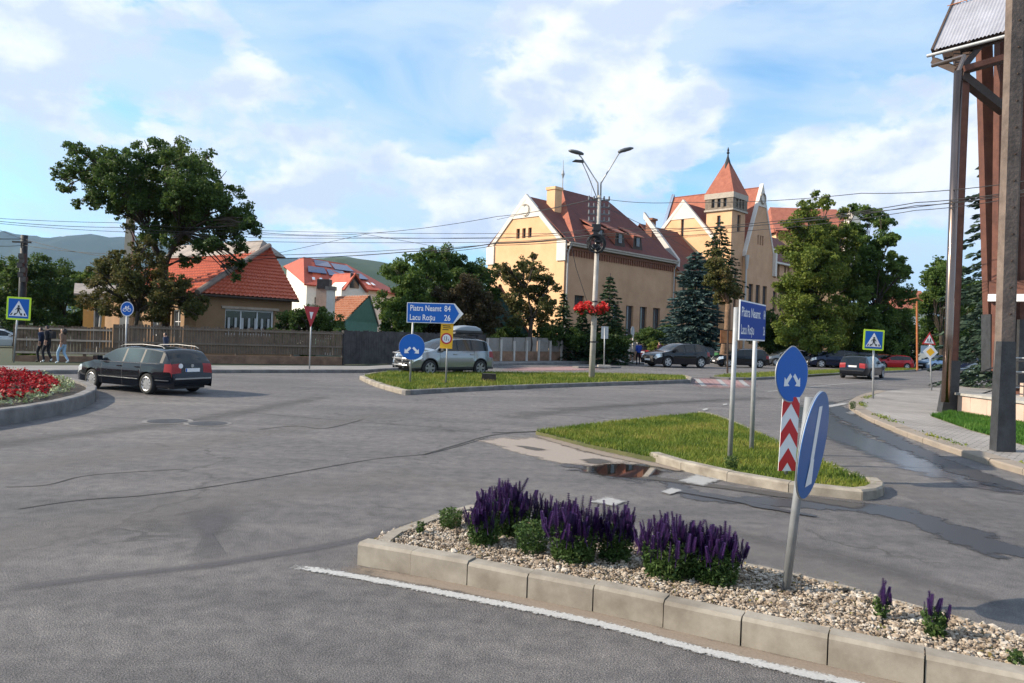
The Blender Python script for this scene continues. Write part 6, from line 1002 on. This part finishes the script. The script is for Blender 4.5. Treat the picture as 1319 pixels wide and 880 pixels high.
# ------------------------------------------------------------------ cars
def paint(name, c, metal=.35): return mat(name, c, .14, metal, coat=.35, spec=.3)
WAGON = dict(L=4.77, W=1.82, H=1.50, sil=[(.06,.30),(.0,.42),(.0,.60),(.05,.64),(.07,.95),(.14,1.04),(.40,1.36),(.50,1.42),(.95,1.465),(1.7,1.49),(2.3,1.475),(2.75,1.42),(3.15,1.24),(3.55,1.02),(3.7,.97),(4.2,.88),(4.5,.78),(4.66,.66),(4.74,.55),(4.77,.44),(4.74,.28)],
    wheels=(1.02,3.74), wr=.325, belt=(.97,.93), ws=(2.72,3.58), rw=(.12,.46), glass=[(.52,1.28),(1.36,2.15),(2.23,3.42)], doors=[1.32,2.19,3.22], tz=(.70,.97), ty=.42)
SUV = dict(L=4.33, W=1.80, H=1.68, sil=[(.08,.36),(.0,.46),(.0,.66),(.05,.70),(.06,1.02),(.12,1.10),(.38,1.52),(.46,1.58),(.9,1.64),(1.5,1.665),(2.1,1.64),(2.45,1.58),(2.8,1.42),(3.2,1.16),(3.32,1.10),(3.8,1.02),(4.08,.92),(4.24,.78),(4.31,.62),(4.33,.50),(4.28,.34)],
    wheels=(.86,3.49), wr=.345, belt=(1.07,1.02), ws=(2.42,3.22), rw=(.10,.42), glass=[(.50,1.28),(1.38,2.05),(2.13,3.06)], doors=[1.20,2.09,3.0], tz=(.80,1.05), ty=.55)
CROSS = dict(SUV); CROSS['sil'] = [(x, z*.93) for x, z in SUV['sil']]; CROSS['H'] = 1.56; CROSS['belt'] = (.995,.95); CROSS['wheels'] = (.86,3.42); CROSS['tz'] = (.74,.98)
def car(name, label, paint_m, D, loc, head, sc=1.0, tailc=True, detail=True, group='cars on the road', cat='car', rimm='rim', spokes=10, plate_=True, glassm='glass', rails=False, yscale=1.0):
    L, W, H = D['L'], D['W'], D['H']; t = thing(name, (0,0,0), label, cat, group)
    sil = [Vector((x,z,0)) for x, z in D['sil']]; pts = []
    for a, b in zip(sil, sil[1:]): n = max(1, int((b-a).length/.055)); pts += [a.lerp(b, i/n) for i in range(n)]
    pts.append(sil[-1])
    for _ in range(2): pts = [pts[0]] + [(pts[i-1]+pts[i]*2+pts[i+1])/4 for i in range(1, len(pts)-1)] + [pts[-1]]
    xs_extra = []
    dl = D['doors']; top = [(p.x, p.y) for p in pts]
    # insert door seams as narrow stations on the roof run
    seams = [(x, x+.014) for x in dl]; i0 = next(i for i,(x,z) in enumerate(top) if z > D['belt'][0] and x > .1); 
    out = []
    for (a, b) in zip(top, top[1:]):
        out.append(a); ins = [x for s in seams for x in s if a[0] < x < b[0] and b[0]-a[0] > 1e-4] + [x for g in D['glass'] for x in g if a[0] < x < b[0]]
        for x in sorted(ins): f = (x-a[0])/(b[0]-a[0]); out.append((x, a[1]+(b[1]-a[1])*f))
    out.append(top[-1]); top = out
    belt = lambda x: D['belt'][0] + (D['belt'][1]-D['belt'][0])*x/L
    wid = lambda x: W/2*(1-.17*abs((x-L/2)/(L/2))**5 - .05*abs((x-L/2)/(L/2))**14)
    def yw(x, z):
        f = np.interp(z, [.25,.45,.68,belt(x),H], [.955,.985,1.0,.955,.70]); return wid(x)*f
    zc = D['wr']; ra = D['wr']+.055; sill = .24 if H < 1.6 else .30
    def zbot(x, zt):
        z = sill
        for xw in D['wheels']:
            if abs(x-xw) < ra: z = max(z, zc+math.sqrt(ra*ra-(x-xw)**2))
        return min(z, zt-.02)
    NS, NT = 8, 12; ring = []
    for x, zt in top:
        b = min(belt(x), zt-.05*min(1,max(0,zt-.3)*3)); cab = zt > belt(x)+.12; zs = zt-(.075 if cab else .035); zs = max(zs, b+.002)
        zb = zbot(x, b); row = [zb + f*(b-zb) for f in (0,.12,.36,.66,1)] + [b+(zs-b)*f for f in (.08,.80,1)]
        if cab: row[5] = b+.02; row[6] = zs-.03 if zs-.03 > b+.03 else b+(zs-b)*.7
        ring.append([(x, yw(x,z), z) for z in row] + [(x, yw(x,zs)*f, zs+(zt-zs)*(1-f*f)**.8) for f in (.94,.80,.55,.28,0)])
    groups = {}
    def put(key, q, cen): groups.setdefault(key, MB()).face(q)
    K = len(ring[0])
    for i in range(len(ring)-1):
        x0, x1 = top[i][0], top[i+1][0]; xm = (x0+x1)/2; zt = (top[i][1]+top[i+1][1])/2
        for k in range(K-1):
            q = [ring[i][k], ring[i+1][k], ring[i+1][k+1], ring[i][k+1]]; zm = sum(p[2] for p in q)/4; ym = sum(p[1] for p in q)/4; key = 'body'
            if any(abs(x0-s[0]) < .003 and abs(x1-s[1]) < .003 for s in seams) and k < 6: key = 'seam'
            elif k == 5 and any(g[0]-.002 <= xm <= g[1]+.002 for g in D['glass']) and zt > belt(xm)+.14: key = 'side_window'
            elif k in (5,6) and zt > belt(xm)+.12 and .40 < xm < D['ws'][1]-.1 and k == 5: key = 'pillar'
            elif k >= 8 and zt > belt(xm)+.035 and (D['ws'][0] <= xm <= D['ws'][1]): key = 'windshield'
            elif k >= 8 and xm < D['rw'][1] and zt > D['belt'][0]+.04 and zt < H-.10: key = 'rear_window'
            elif k == 3 and xm < .34: key = 'taillight' if zm > D['tz'][0]-.08 else 'body'
            elif k >= 4 and xm < .14 and D['tz'][0] < zm < D['tz'][1] and ym > D['ty']: key = 'taillight'
            elif k == 3 and xm > L-.46 and zm > .55: key = 'headlight'
            elif k >= 4 and xm > L-.42 and .56 < zm < .80*H/1.5 and ym > W*.30: key = 'headlight'
            elif k >= 9 and xm > L-.12 and .34 < zm < .70*H/1.5: key = 'grille'
            elif k == 0: key = 'skirt'
            elif k in (1,2) and 0 < xm < L and dl[0] < xm < dl[-1] and zm < .9: key = 'door'
            for sg in (1, -1):
                kk = key + ('L' if sg > 0 else 'R') if key in ('side_window','taillight','headlight','door') else key
                groups.setdefault(kk, MB()).face([(x, y*sg*yscale, z) for x, y, z in q])
    def fin(keys, nm, m, par):
        mb = MB()
        for k in keys:
            if k in groups: mb.v, off = mb.v, len(mb.v); mb.v = mb.v + groups[k].v; mb.f += [tuple(i+off for i in f) for f in groups[k].f]; mb.m += [0]*len(groups[k].f)
        if mb.f:
            o = mb.build(nm, m, par, smooth=True); md = o.modifiers.new('e', 'EDGE_SPLIT'); md.split_angle = R(38); return o
    body = fin(['body'], 'body', paint_m, t); fin(['seam','pillar'], 'pillar_trim', 'black', t); fin(['skirt'], 'skirt', 'plastic' if D is SUV or H > 1.6 else paint_m, t)
    for s in 'LR':
        fin(['door'+s], 'door', paint_m, t); fin(['side_window'+s], 'side_window', glassm, t); fin(['taillight'+s], 'taillight', 'lamp', t); fin(['headlight'+s], 'headlight', 'headlamp', t)
    fin(['windshield'], 'windshield', glassm, t); fin(['rear_window'], 'rear_window', glassm, t); fin(['grille'], 'grille', 'black', t)
    MB().box((L/2,0,(sill+.12+.62)/2-.04), (L-.5, (W-.56)*yscale, .52)).build('underbody', 'black', t)
    for xw in D['wheels']:
        for sg in (1,-1):
            yo = (W/2-.015)*sg*yscale; r = D['wr']; mb = MB(); pr = [(.55*r,-.20),(.93*r,-.20),(r,-.16),(r,-.04),(.93*r,0),(.66*r,.0),(.64*r,-.03)]; n = 28
            for (r0,y0),(r1,y1) in zip(pr, pr[1:]):
                for j in range(n): a, b = 2*PI*j/n, 2*PI*(j+1)/n; mb.face([(xw+r0*math.cos(a),yo+y0*sg,zc+r0*math.sin(a)),(xw+r0*math.cos(b),yo+y0*sg,zc+r0*math.sin(b)),(xw+r1*math.cos(b),yo+y1*sg,zc+r1*math.sin(b)),(xw+r1*math.cos(a),yo+y1*sg,zc+r1*math.sin(a))])
            w = mb.build('wheel', 'rubber', t, smooth=True); mb = MB(); ri = .66*r
            mb.face([(xw+ri*a, yo-.06*sg, zc+ri*b) for a, b in circ(0,0,1,24)], 1); mb.tube([(xw+ri*.97*a, yo-.012*sg, zc+ri*.97*b) for a, b in circ(0,0,1,25)] , .018, 6) if True else None
            for j in range(spokes):
                a = 2*PI*j/spokes; c, s = math.cos(a), math.sin(a); w0, w1 = .09*r*(10/spokes)**.5, .11*r*(10/spokes)**.5; pa = [(.10*r,-w0),(.10*r,w0),(ri,w1),(ri,-w1)]
                mb.prism([(xw+p*c-q*s, yo-.035*sg, zc+p*s+q*c) for p, q in pa], (0,.022*sg,0))
            mb.prism([(xw+.16*r*a, yo-.03*sg, zc+.16*r*b) for a, b in circ(0,0,1,14)], (0,.026*sg,0)); mb.build('rim', [rimm,'black'], w)
    if detail:
        for sg in (1,-1):
            y = yw(D['ws'][1]-.35, belt(2.9))*sg*yscale; MB().prism([(D['ws'][1]-.42,y+.02*sg,belt(3)+.02),(D['ws'][1]-.22,y+.04*sg,belt(3)+.02),(D['ws'][1]-.22,y+.04*sg,belt(3)+.16),(D['ws'][1]-.40,y+.02*sg,belt(3)+.17)], (0,.18*sg,.01)).build('mirror', paint_m if H < 1.6 else 'plastic', t)
            for xd in dl[:2]: yy = yw(xd+.2, .80)*sg*yscale; MB().box((xd+.16 if False else xd+.14, yy+.012*sg, .83*H/1.5), (.19,.03,.03)).build('handle', paint_m, t)
            if rails: x0 = .55; MB().tube([(x0,yw(.7,H-.1)*sg*.93*yscale,H-.075),(x0+.15,yw(.7,H-.1)*sg*.93*yscale,H-.01),(1.6,yw(1.6,H-.05)*sg*.93*yscale,H+.025),(2.45,yw(2.4,H-.1)*sg*.93*yscale,H-.01),(2.65,yw(2.5,H-.1)*sg*.93*yscale,H-.075)], .013, 6).build('roof_rail', 'railgrey' if rails == 1 else 'plastic', t)
            if rails == 1:
                gx = np.linspace(.5, 3.3, 20); MB().tube([(x, (yw(x,belt(x))+.006)*sg*yscale, belt(x)-.005) for x in gx], .011, 5).build('window_trim', 'chrome', t); MB().tube([(x, (yw(x,.5)+.008)*sg*yscale, .46) for x in np.linspace(1.42,3.32,8)], .014, 5).build('side_trim', 'chrome', t); MB().tube([(x, (yw(x,.5)+.008)*sg*yscale, .46) for x in np.linspace(.15,.64,5)], .014, 5).build('side_trim', 'chrome', t)
        if plate_:
            zp = .78 if H < 1.6 else .86; pl = MB().box((.045,0,zp), (.02,.52,.11)).build('number_plate', 'white', t); MB().box((.033,.235,zp), (.006,.045,.10)).build('plate_band', 'blue', pl); MB().box((L+.004,0,.46), (.02,.52,.11)).build('number_plate', 'white', t)
        MB().box((-.004,0,.52), (.02,W*.72,.04)).build('bumper_trim', 'chrome' if rails == 1 else 'plastic', t)
    else:
        zp = .78 if H < 1.6 else .86; MB().box((.045,0,zp), (.02,.52,.11)).build('number_plate', 'white', t); MB().box((L+.004,0,.46), (.02,.52,.11)).build('number_plate', 'white', t)
    # centre the thing under its own middle
    for c in t.children: c.data.transform(Matrix.Translation((-L/2,0,0))); 
    for c in t.children:
        for g in c.children: g.data.transform(Matrix.Translation((-L/2,0,0)))
    t.location = loc; t.rotation_euler = (0,0,head); t.scale = (sc,)*3; return t
def place(pxr, Y=None): p = G(*pxr); return Vector((p.x,p.y,0))
def copy_car(src, loc, head, label, sc=1.0, repaint=None, group=None):
    r = src.copy(); COL.objects.link(r); r.location = loc; r.rotation_euler = (0,0,head); r.scale = (sc,)*3; r['label'] = label
    if group: r['group'] = group
    for ch in list(src.children):
        c = ch.copy(); COL.objects.link(c); c.parent = r
        if repaint and ch.data.materials[0] == repaint[0]: c.data = ch.data.copy(); c.data.materials[0] = repaint[1]
        for g in list(ch.children): d = g.copy(); COL.objects.link(d); d.parent = c
    return r
BLK = paint('paint_black', (.008,.010,.015), .1); SIL = paint('paint_silver', (.27,.29,.31), .55); DBL = paint('paint_navy', (.012,.018,.045)); REDP = paint('paint_red', (.42,.012,.02), .2); GRY = paint('paint_grey', (.20,.20,.20), .6); LBL = paint('paint_lightblue', (.25,.36,.52), .4); TEAL = paint('paint_blue', (.025,.07,.13), .4); WHI = paint('paint_white', (.5,.52,.54), .2)
def along(pa, pb, D):      # car from two ground pixels: rear wheel foot and front wheel foot on the near side
    a, b = G(*pa), G(*pb); d = (b-a); d.z = 0; wb = D['wheels'][1]-D['wheels'][0]; return a, b, d, math.atan2(d.y, d.x), d.length/wb
# near black estate car in the roundabout
def car_by_wheels(name, label, pm, D, pr, pf, near, **kw):
    a, b, d, h, sc = along(pr, pf, D); mid = (a+b)/2; dirv = d.normalized(); side = Vector((-dirv.y, dirv.x, 0))*near; wc = (D['wheels'][0]+D['wheels'][1])/2 - D['L']/2; loc = mid - dirv*wc*sc - side*(D['W']/2)*sc; 
    t = car(name, label, pm, D, loc, h, sc, **kw); print(label, 'scale', round(sc,3), 'at', [round(x,1) for x in loc], 'head', round(math.degrees(h))); return t
CG = 'cars on the road'
pas = car_by_wheels('estate_car', 'black estate car with silver roof rails driving round the red flower bed', BLK, WAGON, (187,508.5), (114,501), 1, rails=1, spokes=10, group=CG); pas.scale = (.79,)*3
em = [c for c in pas.children if c.name.startswith('number_plate')][0]
for (y, r_, m_) in ((0.0,.055,'chrome'),(.42,.075,'white')):
    o = MB().prism([(.012+.0, y+r_*a, .93+r_*b-.02) for a, b in circ(0,0,1,20)], (-.012,0,0)).build('emblem' if y == 0 else 'sticker', m_, None); o.data.transform(Matrix.Translation((-WAGON['L']/2+.055,0,0))); o.parent = pas
suv = car_by_wheels('off_road_car', 'silver four-wheel-drive car with grey roof box and front bull bar behind the yellow sign', SIL, SUV, (622,484.5), (553,485.5), 1, spokes=6, rimm='rimdk', group=CG); suv.scale = (.95,)*3
def onto(par, o, L): o.data.transform(Matrix.Translation((-L/2,0,0))); o.parent = par
mb = MB()
for y in (-.30,.30): mb.tube([(4.42,y,.34),(4.47,y,.62),(4.42,y,.95),(4.28,y*.9,1.02)], .03, 8)
for z in (.45,.72,.94): mb.tube([(4.40,-.55,z),(4.46,-.3,z),(4.46,.3,z),(4.40,.55,z)], .03, 8)
onto(suv, mb.build('bull_bar', 'rimdk'), 4.33); mb = MB()
for z0, w0, l0, z1, w1, l1 in ((1.80,.40,0,1.86,.44,-.02),(1.86,.44,-.02,1.95,.43,0)): 
    A = [(.45-l0,-w0,z0),(1.95+l0,-w0,z0),(1.95+l0,w0,z0),(.45-l0,w0,z0)]; Bq = [(.45-l1,-w1,z1),(1.95+l1,-w1,z1),(1.95+l1,w1,z1),(.45-l1,w1,z1)]
    for k in range(4): mb.face([A[k],A[(k+1)%4],Bq[(k+1)%4],Bq[k]])
    mb.face(A); mb.face(Bq)
mb.box((.8,0,1.74), (.06,1.3,.05)); mb.box((1.6,0,1.74), (.06,1.3,.05))
for x in (.8,1.6):
    for y in (-.5,.5): mb.box((x,y,1.69), (.06,.06,.1))
rb = tag(mb.build('roof_rack', 'plastic'), None); onto(suv, rb, 4.33); mb = MB(); st = [(.50,.20,1.95),(.62,.41,2.10),(1.0,.43,2.20),(1.7,.43,2.23),(2.3,.42,2.17),(2.66,.38,2.05),(2.80,.30,1.96)]; rr = []
st = [(.45+(x-.5)*.64,w,1.95+(z-1.95)*.8) for x,w,z in st]
for x, w, z in st: rr.append([(x,-w,1.95),(x,-w,1.95+(z-1.95)*.6),(x,-w*.8,z-.01),(x,0,z),(x,w*.8,z-.01),(x,w,1.95+(z-1.95)*.6),(x,w,1.95)])
for A, Bq in zip(rr, rr[1:]):
    for k in range(6): mb.face([A[k],A[k+1],Bq[k+1],Bq[k]])
mb.face(rr[0]); mb.face(rr[-1]); onto(suv, mb.build('roof_box', mat('boxgrey', (.22,.25,.28), .35, coat=.3), None, smooth=True), 4.33)
a4 = car_by_wheels('estate_car', 'black estate car seen from behind driving away left of the crossing sign', BLK, WAGON, (1124.5,490), (1138.5,488), 1, group=CG, rails=2) if False else None
p = place((1107,489)); a4 = car('estate_car', 'black estate car seen from behind driving away beside the crossing sign', BLK, WAGON, p+Vector((1.1,2.0,0)), R(50), .86, group=CG, rails=2)
q5 = car_by_wheels('off_road_car', 'black sport utility car waiting before the blue spruce, pointing left', BLK, CROSS, (906,474.3), (860,473.7), 1, spokes=5, rimm='rim', group=CG)
q5.scale = (q5.scale.x*.93,)*3
PG = 'cars parked in front of the school'
p = place((966,475)); def_h = R(183)
du = copy_car(q5, p+Vector((.0,2.2,0)), R(184), 'dark car parked behind the two-post direction sign, silver wheels showing', q5.scale.x*.84, None, PG)
def parked(src, px, Y, head, label, sc, rp=None): q = gz(px, Y); return copy_car(src, q, R(head), label, sc, rp, PG)
sk = suv; base_sc = q5.scale.x*.84
parked(q5, 1012, 58, 184, 'silver car parked second behind the tall blue arrow sign', base_sc*.98, (BLK, GRY)); parked(q5, 1052, 57.5, 176, 'dark car parked right of the silver one, facing left', base_sc*.96); parked(q5, 1072, 57, 181, 'navy off-road car parked third in the row under the maples', base_sc*1.06, (BLK, DBL)); parked(q5, 1102, 59, 181, 'dark car parked in the row just left of the crossing sign', base_sc*.98, (BLK, DBL))
parked(a4, 1033, 59, 96, 'dark car parked tail-out between the silver car and its dark neighbour', base_sc*.86, (BLK, paint('paint_coal', (.02,.022,.026)))); parked(q5, 1088, 61, 183, 'dark grey car roof visible behind the navy off-road car', base_sc*.97, (BLK, GRY)); parked(q5, 1148, 58.5, 183, 'bright red car parked right of the crossing sign', base_sc*.86, (BLK, REDP)); parked(q5, 1128, 60, 186, 'dull red car partly hidden behind the crossing sign', base_sc*.88, (BLK, paint('paint_orange', (.40,.09,.04), .2)))
parked(q5, 1207, 60, 200, 'light blue car behind the yellow diamond sign', base_sc*.92, (BLK, LBL)); parked(a4, 1248, 50, 95, 'dark car seen from behind right of the drainpipe', .85, (BLK, DBL)); parked(q5, 1268, 44, 190, 'dark low car hidden behind the stair railing', base_sc*.8)
parked(a4, 850, 60, 72, 'blue car parked nose-in before the yellow building, white plate showing', .84, (BLK, TEAL)); parked(a4, 832, 64, 70, 'dark red car parked furthest left beside the concrete fence end', .82, (BLK, paint('paint_wine', (.10,.015,.02), .2))); parked(a4, 868, 64, 74, 'pale blue car parked right of the blue one in the yard', .82, (BLK, LBL)); parked(q5, 892, 60, 184, 'dark grey car roof visible over the black sport utility car', base_sc, (BLK, paint('paint_dark', (.03,.03,.035))))
parked(q5, 3, 42, 20, 'silver car at the left edge half cut by the frame', base_sc*.85, (BLK, WHI)); parked(q5, -6, 50, 10, 'blue-grey car roof behind the silver car at the left edge', base_sc*.9, (BLK, LBL))
# green bin
b = gz(926,57); t = thing('litter_bin', b, 'small green litter bin at the foot of the leaning pine', 'bin'); MB().tube([b, b+UP*.9], [.28,.34], 12).build('body', mat('bingreen', (.03,.14,.05), .5), t); MB().tube([b+UP*.9, b+UP*1.0], [.37,.30], 12).build('lid', 'plastic', t)
# ------------------------------------------------------------------ people
def person(label, loc, head, h, pose, cols, hair_long=False, pack=False):
    """one continuous skinned body; pose holds joint points in units of body height"""
    t = thing('person', (0,0,0), label, 'person'); J = dict(pel=(0,0,.53), chest=(.01,0,.72), neck=(.015,0,.835), head=(.03,0,.875), top=(.035,0,.955), hl=(0,.055,.51), hr=(0,-.055,.51), sl=(.01,.10,.80), sr=(.01,-.10,.80)); J.update(pose)
    E = [('pel','chest'),('chest','neck'),('neck','head'),('head','top'),('pel','hl'),('hl','kl'),('kl','al'),('al','tl'),('pel','hr'),('hr','kr'),('kr','ar'),('ar','tr'),('chest','sl'),('sl','el'),('el','wl'),('wl','fl'),('chest','sr'),('sr','er'),('er','wr'),('wr','fr')]
    rad = dict(pel=.075, chest=.082, neck=.034, head=.056, top=.042, hl=.056, hr=.056, kl=.037, kr=.037, al=.025, ar=.025, tl=.021, tr=.021, sl=.042, sr=.042, el=.028, er=.028, wl=.02, wr=.02, fl=.014, fr=.014)
    names = ['pel'] + [k for k in rad if k != 'pel']; me = bpy.data.meshes.new('body'); me.from_pydata([J[k] for k in names], [(names.index(a), names.index(b)) for a, b in E], []); o = bpy.data.objects.new('body', me); COL.objects.link(o)
    md = o.modifiers.new('s', 'SKIN'); sv = me.skin_vertices[0].data
    for k, v in zip(names, sv): r = rad[k]; v.radius = (r*(1.0 if k not in ('pel','chest') else 1.18), r*(.86 if k in ('pel','chest') else 1)); v.use_root = k == 'pel'
    o.modifiers.new('u', 'SUBSURF').levels = 2; dg = bpy.context.evaluated_depsgraph_get(); dg.update(); m2 = bpy.data.meshes.new_from_object(o.evaluated_get(dg)); bpy.data.objects.remove(o); b = link('body', m2, t)
    sk, hr, top, trs, sh = cols
    for c in (sk, hr, top, trs, sh): m2.materials.append(MT[c] if isinstance(c, str) else c)
    hd = Vector(J['head']); tp = Vector(J['top'])
    for p in m2.polygons:
        c = p.center; z = c.z; k = 2
        if z > .83: k = 1 if (z > .925 or (c.x < hd.x-.012 and z > .86)) else 0
        elif (c-Vector(J['wl'])).length < .055 or (c-Vector(J['fl'])).length < .05 or (c-Vector(J['wr'])).length < .055 or (c-Vector(J['fr'])).length < .05: k = 0
        elif z < .52: k = 3
        if min((c-Vector(J['tl'])).length, (c-Vector(J['tr'])).length, (c-Vector(J['al'])).length, (c-Vector(J['ar'])).length) < .034: k = 4
        p.material_index = k; p.use_smooth = True
    m2.transform(Matrix.Scale(h, 4))
    if hair_long: q = MB().tube([(hd.x*h-.03*h,0,.955*h),(hd.x*h-.055*h,0,.91*h),(hd.x*h-.06*h,0,.83*h),(hd.x*h-.05*h,0,.77*h)], [.03*h,.062*h,.055*h,.02*h], 10).build('hair', hr, None, smooth=True); q.parent = t
    if pack: q = MB().prism([(-.07*h,-.075*h,.62*h),(-.07*h,.075*h,.62*h),(-.075*h,.07*h,.80*h),(-.075*h,-.07*h,.80*h)], (-.085*h,0,.0)).build('backpack', 'black', None); q.parent = t
    t.location = loc; t.rotation_euler = (0,0,head); return t
def walk(st, sw=1):     # st: stride, walking along +x
    return dict(kl=(.05+st*.45,.05,.29), al=(st*.62,.05,.05), tl=(st*.62+.085,.055,.018), kr=(-st*.10+.03,-.05,.285), ar=(-st*.75,-.05,.075), tr=(-st*.75+.075,-.055,.022), el=(-.05*sw,.125,.655), wl=(-.03*sw+.02,.13,.535), fl=(.0,.125,.48), er=(.03*sw,-.125,.655), wr=(.10*sw,-.12,.55), fr=(.125*sw,-.115,.50))
def at(px, py): q = G(px, py, .12); return Vector((q.x,q.y,.12))
JEAN = mat('denim', (.25,.38,.52), .85, var=.12); BLKC = mat('black_cloth', (.012,.013,.018), .9); NAVY = mat('navy_cloth', (.018,.028,.06), .9); BRN = mat('brown_top', (.16,.10,.07), .9); RBL = mat('royal_blue', (.015,.05,.30), .8)
hp = (418-467); u_ = at(62,467).y/FOC
person('person in black with dark trousers walking, nearest of the pair by the fence', at(61,467.5), R(178), 50.5*u_, walk(.10), ('skin','hair',BLKC,BLKC,'shoe'), pack=True); person('person in grey-black clothes walking just ahead of the other one in black', at(53,467), R(178), 47.5*u_, walk(.07), ('skin','hair',NAVY,BLKC,'black')); person('person with long dark hair, brown top and light blue jeans walking behind the pair', at(81,468.5), R(176), 47*u_, walk(.16), ('skin','hair',BRN,JEAN,'shoe'), hair_long=True)
q = at(213,471); person('person passing behind the black estate car, only head and shoulders showing', q, R(175), 45*q.y/FOC, walk(.08), ('skin','hair',NAVY,BLKC,'black')); q = at(822,468); q.z = 0; person('person in a royal blue jacket and dark trousers standing by the fence end', q, R(100), 31*q.y/FOC, walk(.03), ('skin','hair',RBL,BLKC,'black')); q = gz(850,52); person('person in dark red top standing among the parked cars', q, R(120), 1.66, walk(.03), ('skin','hair',mat('maroon', (.10,.03,.035), .9),BLKC,'black'))
# ------------------------------------------------------------------ output
S.view_settings.view_transform = 'Standard'; S.view_settings.look = 'None'; S.view_settings.exposure = .88; S.view_settings.gamma = 1
S.render.engine = 'CYCLES'; S.cycles.use_denoising = True; S.cycles.max_bounces = 8; S.cycles.transparent_max_bounces = 12; S.cycles.volume_bounces = 0; S.cycles.sample_clamp_indirect = 6
